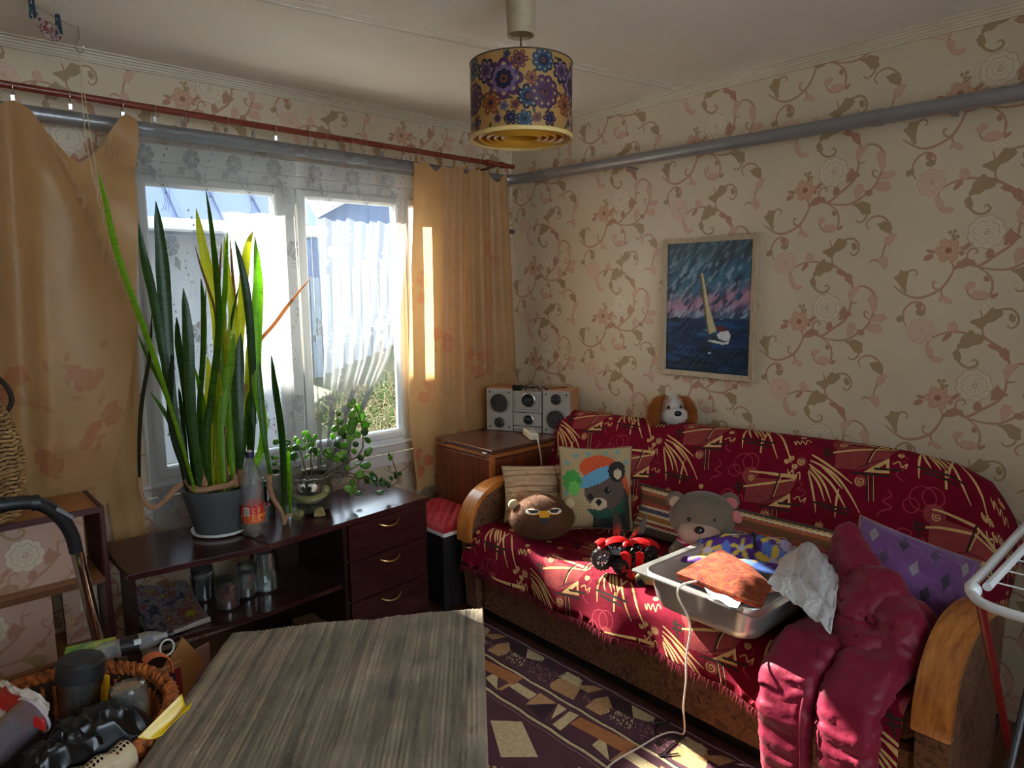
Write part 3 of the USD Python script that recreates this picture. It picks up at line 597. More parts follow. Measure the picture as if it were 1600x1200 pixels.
for zz, r in ((.176, .036), (.072, .026)):
    T_ = trimesh.transformations.translation_matrix((.008, -.010, zz)) @ rot([1, 0, 0], PI / 2)
    d = part('dial', lathe([(0, .004), (r * .84, .006), (r * .9, .002), (r, .002), (r * 1.12, -.003), (0, -.003)], 40).apply_transform(T_), blackp, un)
    part('dial_ring', lathe([(r * .9, .002), (r * .95, .010), (r * 1.08, .008), (r * 1.16, -.002)], 40).apply_transform(T_), MATS['satin_aluminium'], d)
    part('display', box(r * 1.3, .003, r * .5, c=(.008, -.0175, zz + .002), b=.001), M('display_grey', S(62, 66, 66), .2), d)
part('button', cat_(*[box(.006, .004, .004, c=(x, -.011, .124), b=.001) for x in np.linspace(-.062, .062, 9)] + [box(.004, .004, .006, c=(sx, -.011, z), b=.001) for sx in (-.068, .068) for z in np.linspace(.135, .20, 6)]), M('button_grey', S(90, 86, 84), .4), un, kind='stuff')
ad = thing('power_adapter', 'black power adapter with tangled dark cables on the stereo unit', 'adapter', tuple(O + ex * .17 + np.array([0, 0, .221]) + np.array([-ex[1], ex[0], 0]) * .05), ANG)
part('plug_body', box(.05, .035, .028, c=(0, -.03, .014), b=.004), blackp, ad)
rs = np.random.RandomState(8); cp = [(.025, -.03, .012)] + [(.03 + .018 * k + rs.uniform(-.02, .02), -.03 + rs.uniform(-.025, .02), .006 + rs.uniform(0, .022)) for k in range(9)] + [(.20, .0, .016), (.26, .03, .018)]
part('cable', tube(spline(cp, 120), .0022, 6), M('dark_red_cable', S(58, 22, 26), .5), ad); cp = [(.03, -.02, .01)] + [(.03 + .015 * k, -.02 + .02 * math.sin(k * 2.2), .01 + .006 * (k % 3)) for k in range(10)]
part('cable', tube(spline(cp, 90), .002, 6), blackp, ad)
ivory = M('ivory_plastic', S(226, 214, 192), .4)
ps = thing('power_strip', 'ivory power strip lying on the cabinet edge in front of the stereo', 'power strip', (-.372, -.535, .752), -2.09)
part('body', box(.155, .048, .036, c=(0, 0, .019), b=.006), ivory, ps)
for x in (-.045, 0, .045):
    k = part('socket', cyl(.017, .002, c=(x, 0, .0362), n=20), M('socket_shade', S(196, 184, 164), .5), ps)
    part('socket_hole', cat_(*[cyl(.0025, .0026, c=(x + sx, 0, .0362), n=8) for sx in (-.008, .008)]), blackp, k)
end = np.array([-.372, -.535, .77]) + .078 * np.array([math.cos(-2.09), math.sin(-2.09), 0])
part('cord', tube(spline([end, end + (-.006, -.025, -.005), end + (.0, -.036, -.06), end + (.012, -.036, -.17), end + (.006, -.034, -.27), end + (.03, -.032, -.30)], 34), .004, 8), ivory, ps, world=True)
# ================================================================ PIPES, CURTAINS, LAMP, PICTURE
pipem = M('pipe_silver_paint', S(150, 150, 152), .32, metal=.55, var=.06, scale=12, bump=.0008, bscale=60)
pp = thing('heating_pipe', 'silver-painted heating pipe running high along both walls', 'pipe', (-.07, -.07, 2.1))
corner = [(-.17 + .10 * math.sin(a), -.07 - .10 + .10 * math.cos(a), 2.112) for a in np.linspace(0, PI / 2, 10)]
part('pipe_run', tube([(LX + .02, -.07, 2.128), (-1.8, -.07, 2.122), (-.19, -.07, 2.113)] + corner + [(-.07, -.20, 2.111), (-.07, -1.6, 2.10), (-.07, BY + .03, 2.092)], .0265, 20), pipem, pp, world=True)
for y, r in ((-.33, .0295), (-2.0, .029)): part('coupling', tube([(-.07, y, 2.109 if y > -1 else 2.098), (-.07, y - .035, 2.1085 if y > -1 else 2.0977)], r, 20), pipem, pp, world=True)
for y in (-.9, -2.25): part('bracket', tube([(0, y, 2.075), (-.05, y, 2.073), (-.075, y, 2.072)], .006, 6), pipem, pp, world=True)
sb_ = thing('pipe_stub', 'short dark pipe stub poking out beside the right curtain', 'pipe', (-.09, -.09, 1.83))
part('stub', tube([(-.17, .004, 1.832), (-.17, -.05, 1.832), (-.165, -.068, 1.832), (-.15, -.075, 1.832), (-.06, -.075, 1.83)], .0125, 12), M('stub_paint', S(88, 76, 72), .5), sb_, world=True)
rodm = M('rod_varnish', S(120, 44, 26), .35, var=.1, scale=14, coat=.3)
RY = -.14
def rodz(x): return 2.178 + (x + .8) * -.008
rd = thing('curtain_rod', 'long reddish-brown wooden curtain rod above the window', 'curtain rod', (-1.5, RY, 2.18))
part('pole', tube([(LX + .03, RY, rodz(LX)), (-.115, RY, rodz(-.1))], .0125, 14), rodm, rd, world=True)
for x in (-.30, -.20, -2.95): part('collar', tube([(x - .012, RY, rodz(x)), (x + .012, RY, rodz(x))], .0165, 14), rodm, rd, world=True)
for x in (-.255, -2.9): part('bracket', cat_(tube([(x, RY, rodz(x) - .014), (x, -.02, rodz(x) - .02), (x, -.004, rodz(x) - .02)], .007, 8), cyl(.018, .006, n=14).apply_transform(trimesh.transformations.translation_matrix((x, -.003, rodz(x) - .02)) @ rot([1, 0, 0], PI / 2))), rodm, rd, world=True)

def ring_proto(label, group, x, clip):
    t = thing('clip_ring', label, 'curtain ring', (x, RY, rodz(x)), group=group)
    a = np.linspace(0, 2 * PI, 22)[:-1]
    part('ring', tube(np.stack([0 * a, .0195 * np.sin(a), .0195 * np.cos(a) - .006], 1), .0013, 6, closed=True), steel, t)
    part('clip', cat_(xf(box(.012, .003, .020, c=(0, 0, 0), b=.001), (0, -.003, -.040), rx=.12), xf(box(.012, .003, .020, c=(0, 0, 0), b=.001), (0, .003, -.040), rx=-.12), tube([(0, 0, -.025), (0, 0, -.034)], .0022, 6)), clip, t)
    return t
brass = M('brass', S(206, 160, 84), .3, metal=1)
for lab, grp, xs, cm in (('%s steel clip ring from the left above the left gold curtain', 'rings of the left gold curtain', (-2.375, -2.21, -2.046), steel),
                         ('%s steel clip ring from the left holding the white lace curtain', 'rings of the lace curtain', (-1.939, -1.837, -1.675, -1.564, -1.469, -1.32, -1.241, -1.173, -1.115, -1.049, -.95, -.833, -.785), steel),
                         ('%s brass-clipped ring from the left holding the right gold curtain', 'rings of the right gold curtain', (-.757, -.612, -.523, -.448, -.362, -.23), brass)):
    p0 = ring_proto(lab % 'first', grp, xs[0], cm)
    for k, x in enumerate(xs[1:]): dup(p0, (x, RY, rodz(x)), rz=.25 * math.sin(x * 40), label=lab % ['second', 'third', 'fourth', 'fifth', 'sixth', 'seventh', 'eighth', 'ninth', 'tenth', 'eleventh', 'twelfth', 'thirteenth'][k])

gold = M('gold_satin', rough=.42, attr=True, var=.07, scale=7, translucent=.42, sheen=.2, bump=.0012, bscale=14, bstretch=(1, 1, .35))
GC = S(206, 162, 108)
def bouquet(c, s, rs):
    L = []
    for k in range(4): L.append((petals((c[0] + rs.uniform(-.05, .05) * s, c[1] + rs.uniform(-.06, .06) * s), .020 * s, 6, .013 * s, rs.rand()), S(206, 120, 84)))
    for k in range(7): L.append((lobed((c[0] + rs.uniform(-.08, .08) * s, c[1] + rs.uniform(-.08, .08) * s), .05 * s, .022 * s, rs.uniform(0, 360)), S(196, 138, 88) if k % 2 else S(206, 146, 100)))
    return L
# right curtain
def rc_fn(u, v):                         # u 0..1 across, v metres down from the clips
    z = 2.128 - .006 * np.sin(u * 40) - v; d = np.clip(v / 1.6, 0, 1)
    xl = np.interp(z, [.4, .5, .9, 1.36, 2.1], [-.800, -.795, -.835, -.818, -.768]); xr = np.interp(z, [.4, 1.1, 2.15], [-.07, -.085, -.15])
    w = u ** (1 + .10 * d); x = xl + (xr - xl) * w
    ph = np.where(u < .32, u * 3.0, .96 + (u - .32) * 27)
    y = RY - .002 + (.030 * np.sin(ph + .5) * np.clip((u - .05) / .25, .25, 1) + .010 * np.sin(ph * 2.3 + 1)) * (.55 + .45 * d) + .012 * np.sin(u * 6 + z * 2) * d
    drop = .030 * np.exp(-((u - .22) / .05) ** 2) + .022 * np.exp(-((u - .52) / .04) ** 2) + .05 * np.exp(-((u - .86) / .05) ** 2)
    return np.stack([x, np.maximum(np.clip(y, -.21, -.032 - .06 * (z > 2.05)), np.where((z < 1.04) & (x > -.46), -.118, np.where((z < .80) & (x > -.72), -.155, -1))), z - drop * np.clip(1 - v / .35, 0, 1) + .012 * np.sin(u * 9) * d], 1)
rs = np.random.RandomState(5); L = []
for c in ((.10, 1.52), (.06, .62), (.45, 1.45), (.62, 1.0), (.3, .9), (.85, 1.3), (.78, .45), (.15, 1.15)):
    for g, k in bouquet((0, 0), 1.0, rs): L.append((affinity.translate(affinity.scale(g, 1.35, 1, origin=(0, 0)), *c), k if c[1] > 1.4 else tuple(np.array(k) * .55 + np.array(GC) * .45)))
c1 = thing('curtain', 'gold satin curtain hanging right of the window, its left edge in sunlight', 'curtain', (-.45, RY, .45))
print_part('cloth', sbox(0, 0, 1, 1.66), L, GC, .022, rc_fn, gold, c1, world=True)
# left curtain: a swag between two clips, then long folds
def lc_top(x): return np.interp(x, [-3.2, -2.9, -2.70, -2.55, -2.45, -2.412, -2.379, -2.332, -2.276, -2.225, -2.188, -2.151, -2.083, -2.05, -2.015], [2.12, 2.02, 2.13, 2.05, 2.10, 2.125, 2.142, 2.115, 2.035, 1.965, 1.945, 1.985, 2.105, 2.145, 2.128])
def lc_fn(u, v):                         # u 0..1 from far left to the window, v 0..1 down
    xt = -3.2 + u * (3.2 - 2.012); zt = lc_top(xt); z = zt + (.50 - zt) * v; sw = np.exp(-((xt + 2.20) / .13) ** 2)
    xe = np.interp(z, [.5, .83, 1.07, 1.36, 1.87, 2.14], [-2.25, -2.19, -2.135, -2.068, -2.036, -2.012]); x = -3.2 + u * (3.2 + xe)
    ph = (x + 3.2) * 21 + .9 * np.sin(z * 2.2); k = np.clip((-x - 2.05) / .3, .15, 1)
    diag = np.sin((z - 1.9 + 1.3 * (x + 2.4) * np.clip((z - .9) / 1.0, 0, 1)) * 13) * np.clip((z - 1.0) / .6, 0, 1) * np.clip((2.45 + x) / .12, 0, 1)
    th = np.arctan2(x + 2.385, np.maximum(2.30 - z, .05)); rr = np.hypot(x + 2.385, 2.16 - z); fan = np.clip((x + 2.40) / .06, 0, 1)
    fold = np.abs(np.sin(th * 7.5 + .5)) ** .7 * np.clip(rr / .25, 0, 1) * np.clip(1.75 - rr * .75, .25, 1)
    low = np.clip((.95 - z) / .15, 0, 1)
    y = RY - .018 - fan * .055 * fold - (1 - fan) * (.030 + .042 * np.sin((x + 3.2) * 30 + .8 * np.sin(z * 2))) - .012 * np.sin(x * 55 + z * 3) * fan * np.clip(1.1 - z, 0, 1) - .03 * sw * np.exp(-((v - .08) / .10) ** 2)
    y = np.minimum(y, -.105); y = y * (1 - low) + (-.135 + .45 * (y + .16)).clip(-.168, -.108) * low
    return np.stack([x, y, z], 1)
rs = np.random.RandomState(9); L = []
for c in ((.70, .58), (.86, .52), (.80, .74), (.93, .66), (.55, .7), (.74, .88), (.90, .86)):
    for g, k in bouquet((0, 0), 1.0, rs): L.append((affinity.translate(affinity.scale(g, .8, .62, origin=(0, 0)), *c), tuple(np.array(k) * .5 + np.array(GC) * np.array([.44, .42, .40]))))
c2 = thing('curtain', 'gold satin curtain left of the window, sagging in a swag between two clips', 'curtain', (-2.5, RY, .5))
print_part('cloth', sbox(0, 0, 1, 1), L, GC, .014, lc_fn, gold, c2, world=True)
def lc2_fn(u, v):
    z = 1.62 - v * 1.10; x = -2.19 + .012 * np.sin(z * 5) + u * (np.interp(z, [.52, 1.1, 1.62], [.115, .14, .145])); y = -.098 + .012 * np.sin(u * 7 + z)
    return np.stack([x, y, z], 1)
part('inner_fold', gridmesh(lc2_fn(*[a.ravel() for a in np.meshgrid(np.linspace(0, 1, 16), np.linspace(0, 1, 30), indexing='ij')]).reshape(16, 30, 3)), M('gold_satin_lining', GC, .5, translucent=.45, var=.05, scale=6), c2, world=True, smooth=True)

# lace curtains: the print's red channel is how dense the weave is
def lace_mat(name):
    return usdkit.material(stage, '/World/Looks/' + name, {'a': ('attribute', dict(attribute='col')), 's': ('separate_color', {}), 't': ('transparent_bsdf', {}), 'd': ('diffuse_bsdf', dict(color=(.32, .33, .34))), 'l': ('translucent_bsdf', dict(color=(.32, .33, .34))),
        'm1': ('mix_closure', dict(fac=.5)), 'm2': ('mix_closure', {})}, [('a.color', 's.color'), ('s.r', 'm2.fac'), ('d.BSDF', 'm1.closure1'), ('l.BSDF', 'm1.closure2'), ('t.BSDF', 'm2.closure1'), ('m1.closure', 'm2.closure2')], surface='m2.closure')
lace = lace_mat('lace')
def lace_layers(w, h, seed, mid, hi):
    rs = np.random.RandomState(seed); G1, G2, G3 = [], [], []
    for i in range(int(w / .21) + 2):
        for j in range(int(h / .34) + 2):
            cx, cy = i * .21 + .05 + (.10 if j % 2 else 0), j * .34 + .10
            fl = petals((cx, cy), .026, 7, .0155, .2 * i).difference(unary_union([LineString([(cx + .006 * math.cos(a), cy + .006 * math.sin(a)), (cx + .045 * math.cos(a), cy + .045 * math.sin(a))]).buffer(.0018) for a in np.arange(7) * 2 * PI / 7 + .45])).difference(disc((cx, cy), .008))
            G2.append(fl); G2.append(disc((cx, cy), .004, 3)); G2.append(lobed((cx - .03, cy + .035), .05, .03, 140, 2)); G2.append(lobed((cx + .02, cy + .04), .06, .028, 70, 2))
            for k in range(3): G1.append(line([(cx - .02, cy + .04 + .016 * k), (cx + .05, cy + .06 + .018 * k), (cx + .10 - .01 * k, cy + .13 + .02 * k), (cx + .09 - .015 * k, cy + .21)], .0045, 16))
            for k in range(11):
                t = k / 10; G3.append(disc((cx + .085 + .022 * math.sin(t * 6.3), cy - .14 + .28 * t), .0052, 3))
    return [(unary_union(G1), (mid, 0, 0)), (unary_union(G2), (hi, 0, 0)), (unary_union(G3), (hi, 0, 0))]
def hem_pieces(w, h, d): return [(sbox(0, 0, w, .028), (d, 0, 0))]
def s1_fn(u, v):                        # left panel
    z = 2.125 - v; x = np.interp(z, [.3, .6, 1.15, 1.6, 2.12], [-2.05, -2.045, -2.035, -2.028, -2.012]) + u * .80; d = np.clip(v / .5, .25, 1)
    y = -.112 + (.010 * np.sin(u * 44 + .6 * np.sin(z * 2)) + .006 * np.sin(u * 21 + 1)) * d
    return np.stack([x, np.minimum(y, -.098 + .035 * (z < 2.05)), z - .012 * np.abs(np.sin(u * 24)) * np.clip(1 - v / .1, 0, 1)], 1)
def swept(z): return np.interp(z, [.55, .72, .84, 1.0, 1.17, 1.42, 1.86, 2.10], [-1.19, -1.17, -1.13, -1.03, -.93, -.85, -.785, -.774])
def s2_fn(u, v):                        # right panel, drawn aside at the bottom
    z = 2.122 - v; xl = np.interp(z, [.5, 1.0, 2.1], [-1.34, -1.34, -1.33]); xr = swept(z); x = xl + (xr - xl) * u
    k = .556 / (xr - xl); y = -.118 - (.011 * np.sin(u * 62 + .8 * np.sin(u * 9)) + .009 * np.sin(u * 23 + 2)) * np.clip(k, 1, 2.2) * np.clip(v / .3, .3, 1)
    return np.stack([x, np.minimum(y, -.099 + .035 * (z < 2.05)), z - .014 * np.abs(np.sin(u * 20)) * np.clip(1 - v / .1, 0, 1)], 1)
cu = thing('lace_curtain', 'white flower-patterned lace curtain, drawn aside over the lower right sash', 'lace curtain', (-1.4, RY, .4))
print_part('left_panel', sbox(0, 0, .80, 1.72), lace_layers(.8, 1.72, 1, .70, .95) + hem_pieces(.8, 1.72, .85), (.44, 0, 0), .02, s1_fn, lace, cu, world=True)
pl = [(affinity.scale(g, 1 / .62, 1, origin=(0, 0)), c) for g, c in lace_layers(.7, 1.5, 2, .56, .85)]
print_part('right_panel', sbox(0, 0, 1, 1.50), pl + hem_pieces(1, 1.5, .7), (.33, 0, 0), .02, s2_fn, lace, cu, world=True)

# ---------------------------------------------------------------- pendant lamp
lp = thing('pendant_lamp', 'flower-printed drum pendant lamp with yellow ringed louvre', 'lamp', (-1.28, -1.45, CZ))
tan = M('canopy_plastic', S(170, 152, 122), .45, var=.08, scale=30)
part('canopy', lathe([(0, -.128), (.034, -.128), (.038, -.135), (.0405, -.135), (.0408, -.128), (.045, -.001), (0, -.001)], 36), tan, lp)
part('canopy_base', lathe([(0, -.127), (.036, -.127), (.036, -.125), (0, -.125)], 30), M('canopy_yellow', S(214, 170, 84), .5), lp)
part('cord', tube([(0, 0, -.126), (.001, 0, -.18), (0, 0, -.27)], .003, 8), M('cord_brown', S(84, 60, 36), .6), lp)
RAD, Z0, Z1 = .153, -.432, -.218
SRGB = S
def lamp_layers():
    W = 2 * PI * RAD; S = lambda r, g, b: tuple(np.array(SRGB(r, g, b)) * .72); rs = np.random.RandomState(3); L = []
    navy, blu, plum, rust, olive, teal, lil = S(36, 36, 62), S(62, 92, 128), S(96, 58, 92), S(150, 76, 44), S(92, 92, 44), S(50, 80, 96), S(140, 110, 150)
    def flower(c, r, cs, n=8):
        L.append((petals(c, r * .72, n, r * .31), cs[0])); L.append((petals(c, r * .60, n, r * .20), cs[1])); L.append((petals(c, r * .33, n, r * .16), cs[2])); L.append((disc(c, r * .2, 4), cs[3])); L.append((disc(c, r * .10, 3), navy))
        for k in range(n):
            a = 2 * PI * k / n; L.append((disc((c[0] + r * .72 * math.cos(a), c[1] + r * .72 * math.sin(a)), r * .09, 3), S(206, 170, 110)))
    H = .214
    for k in range(4):
        x = k * W / 4 + .02
        flower((x + .055, .135), .056, (plum, lil, navy, rust)); flower((x + .125, .085), .034, (navy, blu, navy, rust), 7); flower((x + .175, .10), .046, (plum, S(110, 70, 100), plum, rust), 10)
        flower((x + .17, .185), .034, (teal, blu, navy, rust), 9); flower((x + .012, .075), .033, (rust, S(170, 100, 54), rust, navy), 6); flower((x - .005, .165), .034, (navy, lil, plum, olive), 7)
        flower((x + .075, .030), .021, (navy, S(50, 56, 92), navy, lil), 6); flower((x + .115, .025), .025, (teal, blu, teal, navy), 7); flower((x + .150, .03), .015, (rust, plum, rust, navy), 6); flower((x + .035, .03), .014, (lil, plum, navy, rust), 6); flower((x + .19, .03), .022, (navy, plum, navy, blu), 6)
        flower((x + .10, .185), .026, (rust, plum, rust, navy), 6); flower((x + .065, .20), .012, (navy, blu, navy, rust), 5); flower((x + .135, .135), .02, (rust, S(170, 100, 54), rust, navy), 6); flower((x + .055, .062), .014, (blu, lil, blu, rust), 5); flower((x + .088, .064), .015, (rust, plum, rust, navy), 5)
        for i in range(26):
            c = (x + rs.uniform(0, .23), rs.uniform(.012, .20)); a = rs.uniform(0, 360); L.append((lobed(c, .024, .011, a, 1), olive))
        for i in range(6):
            c = (x + rs.uniform(0, .22), rs.uniform(.02, .2)); L.append((line([(c[0], c[1]), (c[0] + .015, c[1] + .006), (c[0] + .03, c[1] + .002)], .0016, 8), navy))
    ordered = [q for q in L if q[1] == olive] + [q for q in L if q[1] != olive]
    return W, H, ordered
W_, H_, LL = lamp_layers()
def shade_fn(u, v):
    a = u / RAD; return np.stack([RAD * np.cos(a), RAD * np.sin(a), Z0 + v], 1)
shade_m = M('printed_shade', rough=.45, attr=True, translucent=.25, bump=.0004, bscale=300, spec=.4)
print_part('shade', sbox(0, 0, W_, H_), LL, S(184, 140, 80), .018, shade_fn, shade_m, lp)
yel = M('louvre_yellow', S(240, 184, 60), .35, translucent=.3); yel2 = M('diffuser_amber', S(190, 120, 20), .5, translucent=.2)
part('shade_lining', lathe([(RAD - .002, Z0 + .002), (RAD - .002, Z1 - .002)], 64), M('lining_cream', S(226, 204, 156), .6), lp)
part('rim', cat_(lathe([(RAD - .004, Z0 - .004), (RAD + .003, Z0 - .004), (RAD + .003, Z0 + .006), (RAD + .001, Z0 + .008), (RAD - .004, Z0 + .004), (RAD - .004, Z0 - .004)], 72)), M('rim_cream', S(222, 190, 120), .45), lp)
part('top_rim', tube([(RAD * math.cos(a), RAD * math.sin(a), Z1) for a in np.linspace(0, 2 * PI, 65)[:-1]], .0022, 6, closed=True), M('rim_dark', S(70, 58, 48), .5), lp)
for r in (.126, .102, .080, .058): part('louvre_ring', lathe([(r - .004, Z0 + .006), (r, Z0 - .001), (r + .004, Z0 + .004), (r + .010, Z0 + .045), (r + .007, Z0 + .045), (r - .004, Z0 + .006)], 64), yel, lp)
part('diffuser', lathe([(0, Z0 + .05), (RAD - .003, Z0 + .05), (RAD - .003, Z0 + .052), (0, Z0 + .052)], 48), yel2, lp)
part('lamp_holder', cat_(cyl(.018, .06, c=(0, 0, -.30)), *[tube([(0, 0, Z1 - .004), (RAD * math.cos(a), RAD * math.sin(a), Z1)], .002, 5) for a in (.4, .4 + 2.094, .4 + 4.189)]), tan, lp)

# ---------------------------------------------------------------- picture
pc = thing('sailing_picture', 'pale-framed oil painting of a sailing boat on dark blue sea', 'picture', (-.0, -1.315, 1.41))
PY0, PY1, PZ0, PZ1 = 1.078, 1.551, 1.099, 1.727      # along -y, and z
fm = M('pale_oak', rough=.45, ramp=[(.3, S(166, 146, 118)), (.7, S(196, 176, 146))], scale=6, stretch=(4, 20, 4))
def rail(a, b):                        # mitred: both ends at 45 degrees
    a, b = np.array(a, float), np.array(b, float); d = (b - a) / np.linalg.norm(b - a); inn = np.array([d[1], -d[0]]) * -1; w = .022
    o = [a, b, b - d * w + inn * w, a + d * w + inn * w]; pr = np.array(o)
    V = np.array([[-.004, -p[0], p[1]] for p in pr] + [[-.032, -p[0], p[1]] for p in pr[:2]] + [[-.024, -p[0], p[1]] for p in pr[2:]])
    return trimesh.convex.convex_hull(V)
for a, b in (((PY0, PZ0), (PY1, PZ0)), ((PY1, PZ0), (PY1, PZ1)), ((PY1, PZ1), (PY0, PZ1)), ((PY0, PZ1), (PY0, PZ0))): part('frame_rail', rail(a, b), fm, pc, smooth=False, world=True)
nu, nv = 130, 172; U, V = np.meshgrid(np.linspace(0, 1, nu), np.linspace(0, 1, nv), indexing='ij')
sm = lambda a, b, x: np.clip((x - a) / (b - a), 0, 1) ** 2 * (3 - 2 * np.clip((x - a) / (b - a), 0, 1))
q = np.stack([(U * 1.4 + V) * 9, (U - V * 1.2) * 34, 0 * U], -1); n1 = meshkit.fbm(q, 3, 1); n2 = meshkit.fbm(q * .35 + 9, 3, 2); n3 = meshkit.fbm(np.stack([U * 7, V * 42, 0 * U], -1), 3, 3)
mixc = lambda a, b, t: np.asarray(a) * (1 - t[..., None]) + np.asarray(b) * t[..., None]
sky_c = mixc(S(62, 104, 130), S(38, 62, 86), sm(.35, .7, n2)); sky_c = mixc(sky_c, S(132, 164, 180), sm(.52, .72, n1) * .8); sky_c = mixc(sky_c, S(70, 74, 70), sm(.82, .98, V + .1 * n2) * .6)
pk = np.exp(-((V - .52 - .10 * (U - .4)) / .075) ** 2) * sm(.35, .6, n1 + .25 * np.abs(U - .45)); sky_c = mixc(sky_c, S(190, 132, 160), pk * .8); sky_c = mixc(sky_c, S(146, 168, 186), sm(.5, .7, n1) * np.exp(-((V - .46) / .05) ** 2) * .8)
sea = mixc(S(22, 46, 84), S(26, 72, 120), sm(.45, .7, n3)); sea = mixc(sea, S(24, 38, 44), sm(.5, .75, meshkit.fbm(np.stack([U * 4, V * 20, 0 * U + 3], -1), 3, 5)) * .7); sea = mixc(sea, S(70, 150, 190), np.exp(-(((U - .50) / .10) ** 2 + ((V - .325) / .03) ** 2)) * sm(.4, .6, n3)); sea = mixc(sea, S(20, 40, 40), sm(.12, 0, V) * .6)
C = mixc(sky_c, sea, sm(.425, .415, V + .006 * np.sin(U * 40)))
pin = lambda pts: shapely.contains_xy(Polygon(pts), U, V)
jit = .35 + .65 * n1[..., None]
for pts, c in ((((.40, .76), (.44, .765), (.52, .52), (.60, .36), (.62, .325), (.535, .30)), S(196, 184, 140)), (((.60, .36), (.66, .37), (.74, .35), (.76, .32), (.66, .31)), S(96, 40, 44)), (((.62, .30), (.68, .325), (.755, .33), (.78, .30), (.77, .255), (.70, .255), (.64, .27)), S(206, 208, 206)),
               (((.52, .30), (.62, .30), (.64, .265), (.70, .25), (.60, .22), (.52, .24)), S(40, 58, 70)), (((.52, .245), (.70, .225), (.76, .235), (.77, .25), (.70, .243), (.55, .258)), S(214, 216, 208)), (((.40, .76), (.42, .765), (.47, .56), (.53, .30), (.515, .30), (.44, .58)), S(104, 92, 60)), (((.53, .16), (.56, .165), (.56, .15), (.52, .15)), S(190, 206, 206))):
    k = pin(pts); C[k] = (np.asarray(c) * (.75 + .4 * jit))[k] if True else 0
py0, py1, pz0, pz1 = PY0 + .020, PY1 - .020, PZ0 + .020, PZ1 - .020
P = np.stack([-.016 - .0022 * (n1 - .3) - .0008 * n3, -(py0 + U * (py1 - py0)), pz0 + V * (pz1 - pz0)], -1)
part('canvas', gridmesh(P[:, ::-1]), M('oil_paint', rough=.38, attr=True, spec=.35), pc, world=True, smooth=True, col=C[:, ::-1].reshape(-1, 3))
part('backing', span((-.012, -py0 + .004, pz0 - .004), (-.003, -py1 - .004, pz1 + .004), .001), M('hardboard', S(120, 86, 56), .8), pc, world=True)

# ---------------------------------------------------------------- ceiling hook, twine, washing line with pegs
hk = thing('ceiling_hook', 'bent wire hook in the ceiling near the left curtain', 'hook', (-2.19, -.262, CZ))
part('hook', tube(spline([(-2.19, -.262, CZ + .002), (-2.19, -.262, CZ - .035), (-2.200, -.27, CZ - .05), (-2.205, -.274, CZ - .066), (-2.192, -.264, CZ - .082), (-2.178, -.253, CZ - .070), (-2.178, -.253, CZ - .058)], 40), .0022, 8), steel, hk, world=True)
twn = M('twine', S(206, 186, 150), .8)
tw = thing('twine', 'thin pale twine hanging from the ceiling hook down to the plant leaf', 'string', (-2.19, -.262, 1.6))
a_, b_ = np.array([-2.192, -.264, CZ - .082]), np.array([-2.150, -.33, 1.61])
def strand(sd):
    t = np.linspace(0, 1, 60); p = a_ + (b_ - a_) * t[:, None]; off = .008 * np.sin(t * PI) * (1 if sd else -1) + .004 * np.sin(t * 60 + sd * PI) * (t > .62)
    p[:, 0] += off * .8; p[:, 1] -= off * .6; p[:, 0] += -.02 * np.sin(t * PI); return p
for k in (0, 1): part('strand', tube(strand(k), .0016, 6), twn, tw, world=True)
part('knot', ell(b_, (.008, .008, .010), 2), twn, tw, world=True)
wl = thing('washing_line', 'thin wire line stretched from the ceiling hook along the ceiling', 'line', (-2.3, -.33, CZ - .01))
part('wire', tube(spline([(-2.19, -.262, CZ - .006), (-2.28, -.36, CZ - .015), (-2.45, -.58, CZ - .02), (-3.0, -1.35, CZ - .004)], 40), .0011, 6), steel, wl, world=True)
pegm = M('peg_teal', S(22, 62, 82), .4)
for k, (x, y, lab) in enumerate(((-2.262, -.345, 'dark teal clothes peg on the ceiling line, nearest the hook'), (-2.345, -.445, 'dark teal clothes peg on the ceiling line, at the picture edge'))):
    pg = thing('clothes_peg', lab, 'peg', (x, y, CZ - .02), .85)
    for s in (-1, 1): part('jaw', xf(box(.010, .006, .060, b=.002), (0, s * .005, -.012), rx=s * .08), pegm, pg)
    part('spring', tube([(.006 * math.cos(a), .006 * math.sin(a), -.004 + .0006 * a) for a in np.linspace(0, 16, 40)], .0009, 5), steel, pg)
rg = thing('hanging_rag', 'small patterned rag pegged to the ceiling line', 'cloth', (-2.30, -.40, CZ - .04))
gu, gv = np.meshgrid(np.linspace(0, 1, 24), np.linspace(0, 1, 16), indexing='ij')
part('cloth', sheet(np.stack([-2.262 - .083 * gu + .006 * np.sin(gv * 9), -.345 - .10 * gu + .008 * np.sin(gu * 12), CZ - .035 - gv * .05 * (1.1 - .7 * np.abs(gu - .4)) - .012 * np.sin(gu * PI)], -1), .0015), M('rag_print', rough=.9, ramp=[(.4, S(70, 52, 60)), (.52, S(190, 170, 160)), (.6, S(120, 60, 66))], scale=60), rg, world=True, smooth=True)
